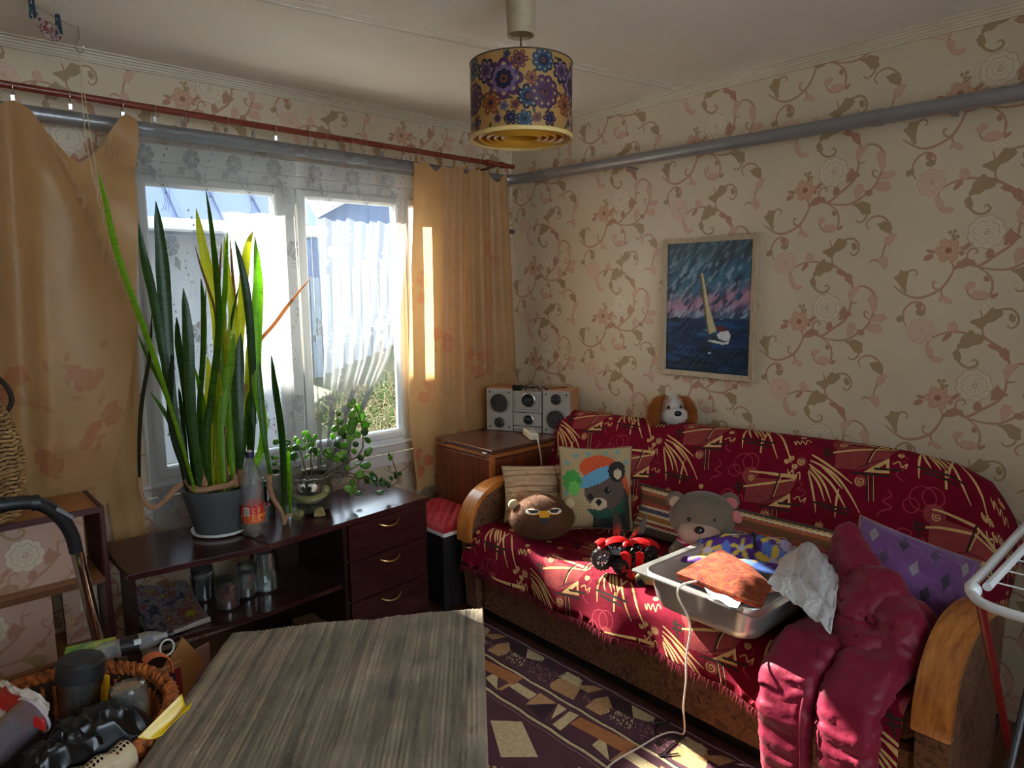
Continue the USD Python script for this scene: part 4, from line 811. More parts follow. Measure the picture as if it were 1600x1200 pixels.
# ================================================================ DESK, PLANTS AND WHAT STANDS ON IT
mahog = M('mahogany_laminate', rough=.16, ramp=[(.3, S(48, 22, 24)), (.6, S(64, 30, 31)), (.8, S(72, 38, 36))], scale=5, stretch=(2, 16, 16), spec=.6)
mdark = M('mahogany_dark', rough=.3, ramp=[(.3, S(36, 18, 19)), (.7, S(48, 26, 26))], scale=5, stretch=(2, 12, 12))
dk = thing('desk', 'long dark mahogany desk with three drawers and an open shelf below the window', 'desk', (-1.65, -.45, 0))
A0 = np.array([-1.055, -.60]); B0_ = np.array([-1.83, -.677]); C0 = np.array([-2.262, -.622])
exr = (B0_ - A0) / np.linalg.norm(B0_ - A0); nr = np.array([exr[1], -exr[0]]); nr = nr if nr[1] > 0 else -nr
exl = (C0 - B0_) / np.linalg.norm(C0 - B0_); nl = np.array([exl[1], -exl[0]]); nl = nl if nl[1] > 0 else -nl
def board(poly, z0, z1, mat, name='board', b=.002): return part(name, plate_z(poly, z0, z1, b), mat, dk, world=True)
def plate_z(poly, z0, z1, b=.002):
    m = cat_(extrude(poly.buffer(-b), z1 - z0), extrude(poly, z1 - z0 - 2 * b, c=(0, 0, b))); m.apply_translation((0, 0, z0)); return m
topr = Polygon([A0, A0 + exr * .765, A0 + exr * .80 + nr * .42, A0 + nr * .40]); topl = Polygon([A0 + exr * .767, C0, (-2.262, -.235), A0 + exr * .802 + nr * .42])
board(topr, .578, .60, mahog, 'top_board'); board(topl, .577, .599, mahog, 'top_board')
def upright(a, depth, z0, z1, n_, e_, w=.018, name='side_panel', off=.018): 
    p = Polygon([a + n_ * off, a + e_ * w + n_ * off, a + e_ * w + n_ * depth, a + n_ * depth]); return board(p, z0, z1, mdark, name)
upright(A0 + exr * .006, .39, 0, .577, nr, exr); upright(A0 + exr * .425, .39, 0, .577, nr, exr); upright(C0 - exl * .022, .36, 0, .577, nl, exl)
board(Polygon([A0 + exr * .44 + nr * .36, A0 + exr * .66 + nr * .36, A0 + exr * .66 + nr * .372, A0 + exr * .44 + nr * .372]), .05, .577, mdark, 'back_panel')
board(Polygon([A0 + exr * .443 + nr * .03, A0 + exr * .78 + nr * .03, C0 - exl * .02 + nl * .03, C0 - exl * .02 + nl * .35, A0 + exr * .78 + nr * .35, A0 + exr * .443 + nr * .35]), .316, .335, mahog, 'shelf')
bowb = M('brass_handle', S(212, 178, 112), .28, metal=1)
for z0, z1 in ((.424, .574), (.252, .420), (.060, .248)):
    d = board(Polygon([A0 + exr * .027 + nr * .004, A0 + exr * .423 + nr * .004, A0 + exr * .423 + nr * .022, A0 + exr * .027 + nr * .022]), z0, z1, mahog, 'drawer')
    c = A0 + exr * .225; t = np.linspace(-1, 1, 15)
    q = np.stack([c[0] + exr[0] * t * .05 - nr[0] * .020 * (1 - t ** 2), c[1] + exr[1] * t * .05 - nr[1] * (.020 * (1 - t ** 2)), (z1 - .028) - .012 * (1 - t ** 2) + 0 * t], 1); q[0, :2] += nr * .004; q[-1, :2] += nr * .004
    part('handle', tube(q, .0034, 8), bowb, d, world=True)
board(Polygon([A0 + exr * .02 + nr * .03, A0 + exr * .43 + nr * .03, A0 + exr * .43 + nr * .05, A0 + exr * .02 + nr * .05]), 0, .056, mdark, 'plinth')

# ---- the snake plant in its grey pot
DZ = .601
pot_c = np.array([-1.885, -.40, DZ])
sc = thing('saucer', 'white saucer under the grey plant pot', 'saucer', tuple(pot_c))
part('dish', lathe([(0, .004), (.085, .004), (.10, .008), (.103, .016), (.106, .016), (.104, .006), (.09, 0), (0, 0)], 48), M('saucer_white', S(226, 222, 214), .4), sc)
pt = thing('snake_plant', 'tall snake plant with long sword leaves in a grey pot on the desk', 'plant', (pot_c[0], pot_c[1], DZ + .0045))
potm = M('grey_pot', S(74, 78, 80), .55, var=.05, scale=12)
part('pot', lathe([(0, .001), (.088, .001), (.092, .006), (.124, .142), (.127, .143), (.131, .168), (.1315, .176), (.126, .177), (.122, .168), (.119, .158), (0, .150)], 56), potm, pt)
part('soil', lathe([(0, .160), (.119, .157), (.119, .152), (0, .15)], 40), M('soil', S(58, 42, 30), .95, var=.4, scale=60, bump=.004, bscale=80), pt)
def leafmat(nm, a, b, tr, mark=None):
    return M(nm, rough=.32, ramp=[(.35, a), (.5, b), (.62, a)], scale=7, stretch=(1.5, 1.5, 9), distort=.6, translucent=tr, spec=.5)
LM = {'d': leafmat('leaf_dark', S(46, 82, 28), S(64, 104, 38), .5), 'm': leafmat('leaf_green', S(76, 128, 34), S(100, 150, 46), .58), 'b': leafmat('leaf_bright', S(136, 190, 36), S(164, 208, 58), .68), 'y': leafmat('leaf_yellow', S(208, 214, 56), S(220, 220, 84), .7),
      'o': M('leaf_dry', S(184, 140, 92), .7, var=.2, scale=30, translucent=.5), 'k': leafmat('leaf_black', S(30, 40, 26), S(40, 52, 32), .2)}
def blade(path, w, tip=True, thick=.0026, yaw=0.0, vee=.22, n=26, blunt=False):
    """A sword leaf along a 3-D path: channelled, tapering to a point."""
    p = spline(path, n); t = np.gradient(p, axis=0); t /= np.linalg.norm(t, axis=1, keepdims=True); s = np.linspace(0, 1, n)
    prof = np.interp(s, [0, .10, .45, .75, .92, 1], [.52, .60, .95, 1.0, .55, .03 if not blunt else .5]) * w / 2
    view = np.array([.67, .73, 0]); side = np.cross(t, view); side /= np.linalg.norm(side, axis=1, keepdims=True); face = np.cross(side, t)
    yaws = yaw + .5 * s * np.sin(yaw * 7); sd = side * np.cos(yaws)[:, None] + face * np.sin(yaws)[:, None]; fc = np.cross(sd, t)
    rows = [p + sd * prof[:, None] * k + fc * (abs(k) * vee * prof)[:, None] for k in (-1, -.5, 0, .5, 1)]
    return sheet(np.stack(rows, 1), thick)
cpt = lambda x, y, dy=0.0: at(200 + x / 2.5, 280 + y / 2.5, y=pot_c[1] + dy)
rs = np.random.RandomState(11)
LEAVES = [('d', 46, .02, [(190, 1120), (168, 850), (150, 600), (132, 300), (108, 85)]), ('d', 30, -.03, [(205, 1120), (152, 760), (96, 450), (62, 300), (42, 170)]),
 ('b', 22, -.06, [(200, 1110), (150, 840), (86, 650), (0, 415), (-56, 240), (-92, 70), (-122, -38)]), ('m', 24, .03, [(215, 1115), (150, 850), (85, 720), (38, 606)]), ('m', 14, .0, [(215, 1120), (160, 945), (86, 830)]),
 ('k', 22, -.05, [(195, 1110), (174, 1000), (165, 800), (174, 688)]), ('d', 38, -.04, [(248, 1120), (246, 900), (236, 640), (216, 425)]), ('d', 26, .01, [(235, 1120), (216, 780), (196, 640), (191, 540)]),
 ('m', 28, .03, [(262, 1110), (276, 900), (290, 700), (292, 500), (285, 388)]), ('m', 16, .05, [(270, 1110), (290, 700), (304, 430)]), ('m', 36, -.01, [(296, 1120), (312, 950), (342, 700), (352, 540), (344, 400), (322, 180), (305, 48)]),
 ('y', 36, .05, [(310, 1110), (350, 760), (346, 540), (326, 420), (290, 250), (266, 114)]), ('o', 12, .04, [(330, 900), (346, 600), (330, 480), (290, 360), (262, 262)]), ('b', 28, .04, [(325, 1110), (336, 800), (356, 600), (374, 460), (380, 330), (388, 208)]),
 ('y', 26, .06, [(352, 1110), (392, 700), (408, 520), (390, 380), (376, 225)]), ('o', 13, .05, [(360, 1100), (420, 640), (426, 580), (410, 400), (400, 240)]), ('d', 28, -.02, [(492, 1130), (490, 900), (484, 690), (470, 500), (446, 350), (417, 238)]),
 ('b', 38, .0, [(552, 1190), (530, 1000), (510, 850), (500, 700), (506, 500), (508, 380), (495, 224)]), ('y', 30, .05, [(400, 1110), (430, 700), (452, 400), (462, 300), (472, 245), (488, 204)]), ('o', 12, .03, [(430, 1050), (500, 660), (560, 580), (620, 500), (718, 380)]),
 ('m', 20, .06, [(350, 1120), (372, 760), (400, 560), (432, 425)]), ('y', 30, .02, [(380, 1120), (388, 800), (376, 640), (380, 494)]), ('d', 38, -.04, [(424, 1130), (432, 950), (432, 750), (440, 600)]), ('b', 30, -.05, [(345, 1140), (366, 920), (396, 750), (413, 596)]),
 ('y', 28, .05, [(440, 1100), (456, 900), (472, 780), (466, 640)]), ('y', 28, .06, [(298, 1110), (310, 900), (318, 800), (310, 690)]), ('b', 30, .04, [(270, 1110), (296, 930), (284, 850), (259, 730)]), ('y', 24, -.02, [(338, 1130), (344, 960), (356, 860), (356, 755)]),
 ('m', 26, .01, [(362, 1140), (404, 950), (404, 820), (398, 760)]), ('d', 24, -.05, [(275, 1140), (300, 1000), (330, 840)]), ('b', 26, -.03, [(400, 1130), (400, 1000), (396, 830)]), ('o', 22, -.04, [(375, 1140), (372, 1040), (380, 960)]), ('d', 34, -.06, [(470, 1130), (474, 1000), (468, 900)]),
 ('m', 24, .03, [(452, 1120), (462, 960), (470, 840), (480, 760)]), ('y', 22, .0, [(320, 1140), (318, 1040), (326, 940)]), ('d', 22, .05, [(225, 1120), (212, 940), (198, 815)]), ('o', 9, .05, [(380, 900), (356, 420), (366, 250)]), ('b', 22, .02, [(372, 1130), (380, 900), (366, 700), (372, 560)])]
for k, (c, w, dy, pts) in enumerate(LEAVES):
    base = pot_c + np.array([np.clip(((pts[0][0] / 2.5 + 200) - 338) * .0019, -.10, .105), dy * 1.1 - .005, .155])
    P = [base] + [cpt(x, y, dy + (.02 * math.sin(k * 1.7 + i))) for i, (x, y) in enumerate(pts[1:])]
    wm = px_size(P[-1], w / 2.5) * 1.12
    part('leaf', blade(P, wm, yaw=rs.uniform(-.5, .5), blunt=(k == 5), n=30), LM[c], pt, world=True, smooth=50)
rhz = M('rhizome', S(158, 116, 84), .75, var=.2, scale=30, bump=.002, bscale=60)
for pts, r in (([(-.115, -.02, .20), (-.10, -.06, .165), (-.05, -.09, .168), (.02, -.085, .170), (.045, -.05, .19)], (.014, .013, .011, .011, .008)), ([(-.07, -.05, .155), (-.062, -.05, .19), (-.058, -.045, .23)], (.016, .014, .010)), ([(.035, -.08, .155), (.036, -.08, .20)], (.012, .009)), ([(.06, -.06, .155), (.062, -.06, .21)], (.014, .010)), ([(.085, -.03, .15), (.09, -.03, .19)], (.015, .010))):
    p = spline(np.array(pts) , 16) + (0, 0, .022) ; part('rhizome', tube(p, np.interp(np.linspace(0, 1, 16), np.linspace(0, 1, len(r)), r), 9), rhz, pt)
q = [at(282, 757, y=-.42), at(270, 768, y=-.44), at(255, 785, y=-.45), at(238, 793, y=-.45), at(225, 783, y=-.45), at(219, 762, y=-.44), at(217, 745, y=-.44)]
part('rhizome', tube(spline(q, 30), np.linspace(.010, .007, 30), 9), rhz, pt, world=True)
part('leaf', blade([at(218, 755, y=-.44), at(217, 690, y=-.44), at(222, 620, y=-.43), at(232, 560, y=-.42), at(237, 492, y=-.42)], .020, yaw=.2), LM['k'], pt, world=True, smooth=50)

# ---- bottle, vase, cuttings, cup
clear = usdkit.material(stage, '/World/Looks/clear_plastic', {'t': ('transparent_bsdf', dict(color=(.94, .96, .97))), 'g': ('glossy_bsdf', dict(roughness=.06)), 'w': ('layer_weight', dict(blend=.5)), 'm': ('mix_closure', {}), 'd': ('diffuse_bsdf', dict(color=(.8, .82, .82))), 'm2': ('mix_closure', dict(fac=.12))}, [('w.facing', 'm.fac'), ('t.BSDF', 'm2.closure1'), ('d.BSDF', 'm2.closure2'), ('m2.closure', 'm.closure1'), ('g.BSDF', 'm.closure2')], surface='m.closure')
glass = usdkit.material(stage, '/World/Looks/thin_glass', {'t': ('transparent_bsdf', dict(color=(.84, .89, .88))), 'g': ('glossy_bsdf', dict(roughness=.05)), 'w': ('layer_weight', dict(blend=.6)), 'm': ('mix_closure', {}), 'd': ('diffuse_bsdf', dict(color=(.75, .78, .76))), 'm2': ('mix_closure', dict(fac=.045))}, [('w.facing', 'm.fac'), ('t.BSDF', 'm2.closure1'), ('d.BSDF', 'm2.closure2'), ('m2.closure', 'm.closure1'), ('g.BSDF', 'm.closure2')], surface='m.closure')
bc = (-1.812, -.535, DZ)
bo = thing('plastic_bottle', 'clear plastic drink bottle with red-orange label and blue cap on the desk', 'bottle', bc)
prof = [(.0, .008), (.022, .004), (.036, .002), (.0415, .012), (.0425, .03), (.0415, .045), (.0425, .052), (.0425, .125), (.041, .135), (.0425, .15), (.043, .17), (.040, .20), (.031, .235), (.019, .268), (.0135, .282), (.0135, .30)]
v = lathe(prof, 40); a = np.arctan2(v.vertices[:, 1], v.vertices[:, 0]); k = np.clip((.03 - v.vertices[:, 2]) / .03, 0, 1); v.vertices[:, 2] += k * .008 * (np.cos(a * 5) * .5 - .2) * (np.hypot(v.vertices[:, 0], v.vertices[:, 1]) > .02)
v.vertices[:, 2] -= min(0, v.vertices[:, 2].min()); part('body', v, clear, bo)
part('liquid', lathe([(0, .010), (.036, .012), (.040, .022), (.040, .034), (0, .034)], 32), usdkit.material(stage, '/World/Looks/pale_liquid', {'t': ('transparent_bsdf', dict(color=(.80, .70, .55)))}, surface='t.BSDF'), bo)
def label_fn(u, v_):
    a = u / .0428; return np.stack([.0431 * np.cos(a), .0431 * np.sin(a), .054 + v_], 1)
LW = 2 * PI * .0428; a0 = (math.atan2(-.73, -.67) % (2 * PI)) * .0428
Ll = [(sbox(0, 0, LW, .034), S(226, 92, 30)), (sbox(0, .064, LW, .070), S(200, 30, 34)), (sbox(a0 - .020, .030, a0 + .004, .062), S(214, 206, 196)), (unary_union([sbox(a0 - .018 + k * .0022, .033, a0 - .018 + k * .0022 + .0012, .059) for k in range(9)]), S(90, 84, 84))]
for k in range(14):
    for s in (-1, 1): Ll.append((sbox(a0 + .012 + .02 * (s > 0), .010 + k * .0036, a0 + .026 + .02 * (s > 0) - .004 * (k % 3), .0115 + k * .0036), S(240, 200, 150)))
rs = np.random.RandomState(1)
for k in range(16): Ll.append((disc((rs.uniform(0, LW), rs.uniform(.004, .03)), .008, 4, .005), S(240, 140, 50)))
print_part('label', sbox(0, 0, LW, .070), Ll, S(214, 40, 36), .02, label_fn, M('bottle_label', rough=.35, attr=True), bo)
part('cap', lathe([(0, .318), (.0145, .318), (.0155, .314), (.0155, .297), (.0135, .296), (.0135, .30), (0, .30)], 28), M('cap_navy', S(26, 32, 66), .4), bo)
part('cap_top', lathe([(0, .323), (.008, .323), (.010, .318), (0, .318)], 20), M('cap_top_pale', S(216, 190, 160), .5), bo)
vz = thing('glass_vase', 'cut-glass vase on the desk between the bottle and the frog planter', 'vase', (-1.622, -.45, DZ))
def fluted(prof, n=60, fl=12, amp=.004):
    m = lathe(prof, n); a = np.arctan2(m.vertices[:, 1], m.vertices[:, 0]); r = np.hypot(m.vertices[:, 0], m.vertices[:, 1]); s = 1 + amp / np.maximum(r, .01) * np.abs(np.sin(a * fl / 2 + m.vertices[:, 2] * 22)) * (r > .015); m.vertices[:, :2] *= s[:, None]; return m
part('body', fluted([(0, 0), (.040, 0), (.042, .004), (.040, .010), (.028, .022), (.030, .05), (.037, .09), (.041, .13), (.038, .17), (.035, .20), (.038, .215), (.036, .215), (.033, .20), (.036, .17), (.038, .13), (.034, .09), (.027, .05), (.02, .03), (0, .028)], amp=.006), usdkit.material(stage, '/World/Looks/cut_glass', {'g': ('glass_bsdf', dict(color=(.94, .97, .96), roughness=.04, IOR=1.45)), 't': ('transparent_bsdf', dict(color=(.9, .93, .92))), 'm': ('mix_closure', dict(fac=.35))}, [('g.BSDF', 'm.closure1'), ('t.BSDF', 'm.closure2')], surface='m.closure'), vz)
cut = thing('leaf_cutting', 'sword-leaf cutting with pale root propped against the glass vase', 'leaf cutting', (-1.69, -.50, DZ))
part('leaf', blade([at(443, 812, y=-.50), at(441, 700, y=-.49), at(434, 640, y=-.46), at(428, 600, y=-.44), at(424, 556, y=-.43)], .036, yaw=.2), LM['d'], cut, world=True, smooth=50)
part('leaf', blade([at(424, 750, y=-.45), at(414, 690, y=-.45), at(409, 640, y=-.44), at(405, 562, y=-.43)], .024, yaw=-.3), LM['m'], cut, world=True, smooth=50)
part('leaf', blade([at(453, 806, y=-.50), at(452, 760, y=-.50), at(450, 720, y=-.49), at(451, 705, y=-.49)], .022, yaw=.5, blunt=True), LM['b'], cut, world=True, smooth=50)
part('root', tube(spline([at(420, 742, y=-.46), at(422, 765, y=-.47), at(430, 785, y=-.49), at(440, 800, y=-.505), at(444, 820, y=-.515)], 24), np.linspace(.011, .008, 24), 9), rhz, cut, world=True)
part('root', tube(spline([at(444, 819, y=-.512), at(447, 808, y=-.505), at(453, 803, y=-.50)], 14), .008, 9), rhz, cut, world=True)
cpn = thing('pink_cup', 'small pink-rimmed plastic cup behind the drink bottle', 'cup', (-1.735, -.43, DZ))
part('body', lathe([(0, .002), (.022, .002), (.028, .07), (.030, .072), (.027, .072), (.021, .006), (0, .006)], 28), clear, cpn); part('rim', tube([(.0285 * math.cos(a), .0285 * math.sin(a), .072) for a in np.linspace(0, 2 * PI, 33)[:-1]], .0025, 6, closed=True), M('cup_pink', S(180, 70, 90), .4), cpn)
gb = thing('dark_bottle', 'dark bottle with green screw top half hidden behind the vase', 'bottle', (-1.690, -.375, DZ))
part('body', lathe([(0, 0), (.026, 0), (.028, .01), (.028, .06), (.014, .10), (.011, .13), (0, .13)], 28), M('dark_glass', S(20, 30, 24), .1), gb); part('cap', cyl(.013, .024, c=(0, 0, .128), n=18, bev=.002), M('cap_green', S(30, 110, 70), .4), gb)

# ---- frog planter with the jade plant
fc = np.array([-1.515, -.415, DZ])
fp = thing('frog_planter', 'dark green ceramic frog-faced planter with pop eyes on the desk', 'planter', tuple(fc), -2.25)      # local +x faces the room
gl = M('frog_glaze', rough=.2, ramp=[(.35, S(44, 46, 38)), (.65, S(74, 74, 56))], scale=14, coat=.4); ol = M('frog_lip', S(128, 126, 78), .3, var=.1, scale=20, coat=.3); ey = M('frog_eye', S(236, 226, 206), .2, coat=.4)
body = lathe([(0, 0), (.055, 0), (.070, .008), (.082, .045), (.086, .085), (.084, .12), (.080, .148), (.076, .150), (.073, .145), (.076, .12), (.0, .115)], 48); body.apply_scale([1.12, .95, 1]); part('body', body, gl, fp)
for s in (-1, 1):
    e = part('eye', ell((.084, s * .021, .122), (.014, .020, .023), 3), ey, fp); part('pupil', ell((.0975, s * .014, .118), (.005, .008, .010), 2), blackp, e); part('eyelid', ell((.076, s * .022, .138), (.018, .024, .016), 3), gl, fp)
    part('foot', blob([[((.060, s * .036, .016), .020), ((.094, s * .046, .010), .011)], [((.060, s * .036, .016), .019), ((.096, s * .032, .009), .009)], [((.060, s * .036, .016), .019), ((.090, s * .060, .009), .009)]], .006, 4), M('frog_foot', S(168, 150, 96), .35, var=.15, scale=30), fp)
    part('cheek', ell((.058, s * .068, .098), (.018, .018, .022), 3), ol, fp)
a = np.linspace(-1.05, 1.05, 24); part('lip', tube(np.stack([.100 * np.cos(a) * .98, .088 * np.sin(a), .072 + .022 * (a / 1.05) ** 2], 1), np.interp(np.abs(a), [0, .8, 1.05], [.017, .014, .006]), 10), ol, fp)
part('mouth_line', tube(np.stack([.114 * np.cos(a) * .99, .100 * np.sin(a), .058 + .026 * (a / 1.05) ** 2], 1), .0028, 6), blackp, fp)
part('soil', lathe([(0, .132), (.075, .130), (.075, .12), (0, .12)], 30).apply_transform(np.diag([1.1, .93, 1, 1])), MATS['soil'], fp)
jd = thing('jade_plant', 'bushy jade plant with round glossy leaves growing in the frog planter', 'plant', (fc[0], fc[1], DZ + .13))
J = lambda x, y, dy=0.0: at(400 + x / 5, 600 + y / 5, y=fc[1] + dy)
stm = M('jade_stem', S(92, 76, 52), .7, var=.15, scale=40)
tips = []
for pts, r, dy in (([(500, 735), (600, 660), (740, 595), (800, 560), (835, 470), (820, 300), (790, 200), (750, 130)], .0042, -.02), ([(790, 690), (830, 600), (840, 480)], .003, -.03), ([(770, 700), (735, 600), (700, 480), (640, 300), (630, 215)], .003, .0), ([(560, 720), (600, 560), (600, 480)], .0026, .02), ([(770, 570), (740, 500), (700, 420)], .0026, .01),
                   ([(400, 690), (350, 540), (320, 450)], .003, .02), ([(430, 700), (425, 560), (400, 400), (385, 370)], .003, .01), ([(470, 700), (430, 600), (450, 440)], .0026, .02), ([(520, 735), (640, 680), (720, 720), (880, 740), (960, 770), (1060, 795), (1110, 750), (1095, 670), (1050, 560)], .0036, -.06),
                   ([(560, 720), (620, 690), (780, 720), (795, 800), (745, 865)], .003, -.05), ([(380, 700), (300, 600), (240, 480), (160, 450)], .0026, .03), ([(380, 700), (250, 640), (150, 600)], .0024, .04), ([(545, 730), (560, 650), (640, 590)], .003, .02)):
    P = [J(x, y, dy) for x, y in pts]; P[0] = fc + np.array([np.clip((P[0] - fc)[0], -.07, .07), np.clip(dy, -.055, .055), .13]); part('stem', tube(spline(P, 26), np.linspace(r, r * .55, 26), 7), stm, jd, world=True)
jm = [M('jade_leaf_a', S(92, 146, 48), .25, var=.12, scale=25, translucent=.4, coat=.2), M('jade_leaf_b', S(128, 180, 66), .28, var=.12, scale=25, translucent=.42, coat=.2), M('jade_leaf_c', S(58, 100, 44), .22, var=.1, scale=25, translucent=.18, coat=.3)]
JL = [(760, 135, 18), (740, 168, 20), (795, 188, 26), (750, 232, 32), (818, 255, 34), (765, 300, 38), (850, 318, 30), (850, 372, 26), (870, 437, 24), (880, 527, 32), (855, 635, 32), (715, 655, 22), (790, 620, 28), (640, 285, 18), (650, 235, 14), (630, 215, 12), (620, 345, 24), (665, 375, 26), (690, 400, 26), (735, 420, 26), (700, 340, 24), (660, 295, 24), (745, 360, 30),
      (790, 400, 24), (690, 480, 28), (640, 470, 26), (620, 520, 24), (580, 560, 26), (620, 590, 26), (530, 590, 24), (545, 540, 24), (570, 520, 20), (650, 560, 24), (690, 590, 28), (680, 540, 22), (520, 610, 18), (600, 410, 20), (780, 470, 22), (765, 525, 22), (815, 575, 22), (380, 385, 18), (410, 410, 20), (445, 435, 20), (465, 408, 14), (375, 437, 16), (310, 430, 18), (335, 455, 20),
      (310, 497, 24), (370, 500, 20), (410, 480, 18), (440, 470, 18), (430, 515, 22), (395, 565, 18), (465, 520, 22), (490, 520, 16), (260, 505, 22), (240, 455, 24), (155, 452, 22), (215, 405, 16), (290, 565, 30), (160, 580, 16), (130, 575, 14), (145, 622, 16), (155, 680, 20), (480, 545, 18), (455, 560, 14), (400, 380, 14), (810, 710, 32), (870, 745, 34), (920, 730, 26), (950, 760, 28), (990, 770, 24),
      (1030, 785, 22), (1090, 710, 26), (1055, 735, 14), (1125, 700, 14), (1050, 575, 20), (1040, 550, 10), (755, 770, 24), (720, 820, 28), (770, 830, 24), (800, 855, 20), (740, 855, 12), (905, 700, 16), (930, 780, 20), (975, 745, 18)]
rs = np.random.RandomState(21)
def oval_leaf(c, r, n1, ax, thick=.004):
    n1 = n1 / np.linalg.norm(n1); ax = ax - (ax @ n1) * n1; ax /= np.linalg.norm(ax); b = np.cross(n1, ax); a = np.linspace(0, 2 * PI, 13)[:-1]
    w = 1 - .18 * np.cos(a); ring = c + (ax[None] * np.cos(a)[:, None] * 1.08 + b[None] * (np.sin(a) * w)[:, None] * .86) * r + n1 * (.10 * r * np.cos(2 * a))[:, None]
    V = np.vstack([ring, c + (ring - c) * .55 + n1 * thick * .6, c + n1 * thick * .7, c + (ring - c) * .55 - n1 * thick * .5, c - n1 * thick * .5])
    i = np.arange(12); j = (i + 1) % 12; F = np.vstack([np.stack([i, j, j + 12], 1), np.stack([i, j + 12, i + 12], 1), np.stack([i + 12, j + 12, 0 * i + 24], 1), np.stack([j, i, i + 25], 1), np.stack([j, i + 25, j + 25], 1), np.stack([j + 25, i + 25, 0 * i + 37], 1)])
    return trimesh.Trimesh(V, F, process=False)
for k, (x, y, r) in enumerate(JL):
    dy = (-.06 if x > 850 and y > 650 else -.04 if y > 690 else rs.uniform(-.05, .045)); c = J(x, y, dy); rr = px_size(c, r / 5) * 1.3
    nrm = np.array([-.67, -.73, .25]) + rs.normal(0, .5, 3); part('leaf', oval_leaf(c, rr, nrm, rs.normal(0, 1, 3) + (0, 0, .8)), jm[(2 if x > 880 and y > 690 else rs.choice([0, 1, 1, 0, 2]))], jd, world=True, smooth=True)
fl = thing('fallen_leaf', 'curled fallen jade leaf lying alone on the desk', 'leaf', (-1.187, -.404, DZ))
part('blade', oval_leaf(np.array([-1.187, -.404, DZ + .007]), .020, np.array([-.2, -.3, 1.0]), np.array([1.0, -.3, .2])), jm[2], fl, world=True, smooth=True); part('stalk', tube([(-1.168, -.41, DZ + .010), (-1.150, -.414, DZ + .004)], .0015, 6), stm, fl, world=True)

# ---- on the open shelf and under it
SZ = .336
def jar(label, x, y, r, h, mat, content=None, lid=None, bend=0):
    j = thing('glass_jar', label, 'jar', (x, y, SZ), group=None)
    part('body', lathe([(0, .001), (r * .92, .001), (r, .006), (r, h * .78), (r * .86, h * .92), (r * .82, h), (r * .76, h), (r * .80, h * .90), (r * .93, h * .77), (r * .93, .010), (0, .008)], 36), glass, j)
    if content: part('content', lathe([(0, .011), (r * .9, .011), (r * .9, h * content[0]), (0, h * content[0])], 28), content[1], j)
    if lid: part('lid', lathe([(0, h + .004), (r * .88, h + .003), (r * .9, h - .012), (r * .86, h - .012), (r * .84, h), (0, h)], 32), lid, j)
    return j
jar('dark glass jar at the back of the open shelf beside the magazines', -1.955, -.36, .045, .12, None, (.5, M('jar_dark', S(30, 26, 24), .4)), M('lid_dark', S(40, 38, 38), .35))
jar('small jar of red jam standing forward on the open shelf', -1.915, -.50, .043, .105, None, (.62, M('jam_red', S(120, 14, 18), .25)), M('lid_clear_grey', S(64, 62, 60), .3))
jar('low ribbed glass jar next to the red jam jar', -1.825, -.455, .037, .095, None, (.4, M('jar_amber', S(96, 64, 36), .3)))
jar('glass jar with a gold rim behind the low ribbed jar', -1.800, -.385, .040, .10, None, (.55, M('jar_brown', S(104, 72, 40), .35)), None)
jar('tall upturned glass jar at the right of the open shelf', -1.742, -.45, .046, .155, None)
mg = thing('magazine_stack', 'slumped colourful magazine with yellow edge on the open shelf', 'magazine', (-2.14, -.47, SZ))
gu, gv = np.meshgrid(np.linspace(0, 1, 30), np.linspace(0, 1, 20), indexing='ij')
part('cover', sheet(np.stack([-2.205 + .19 * gu, -.60 + .22 * gv + .02 * gu, SZ + .022 + .10 * gv ** 1.3 * (1 - .35 * gu) + .004 * np.sin(gu * 9)], -1), .004), M('magazine_print', rough=.35, ramp=[(.40, S(44, 42, 52)), (.48, S(120, 114, 112)), (.58, S(96, 28, 34)), (.66, S(150, 146, 40)), (.74, S(50, 96, 50))], scale=16, distort=1.2), mg, world=True, smooth=True)
part('page_block', xf(box(.19, .20, .018, b=.003), (-2.105, -.49, SZ + .010), rz=.06), M('page_white', S(190, 186, 178), .7, var=.1, scale=60), mg, world=True)
for k, (x0, y0, x1, y1, z0, z1, c, lab) in enumerate(((-1.84, -.58, -1.66, -.40, .001, .10, S(86, 64, 44), 'brown cardboard box on the floor under the open shelf'), (-1.63, -.60, -1.545, -.42, .001, .16, S(120, 84, 56), 'narrow tan wooden box on the floor under the shelf, beside the drawers'), (-2.2, -.60, -1.98, -.40, .001, .12, S(60, 58, 62), 'grey box on the floor under the magazine'))):
    b_ = thing('storage_box', lab, 'box', ((x0 + x1) / 2, (y0 + y1) / 2, 0)); part('body', span((x0, y0, z0), (x1, y1, z1 - .012)), M(f'box_board_{k}', c, .8, var=.12, scale=10), b_, world=True); part('lid', span((x0 - .004, y0 - .004, z1 - .03), (x1 + .004, y1 + .004, z1)), MATS[f'box_board_{k}'], b_, world=True)
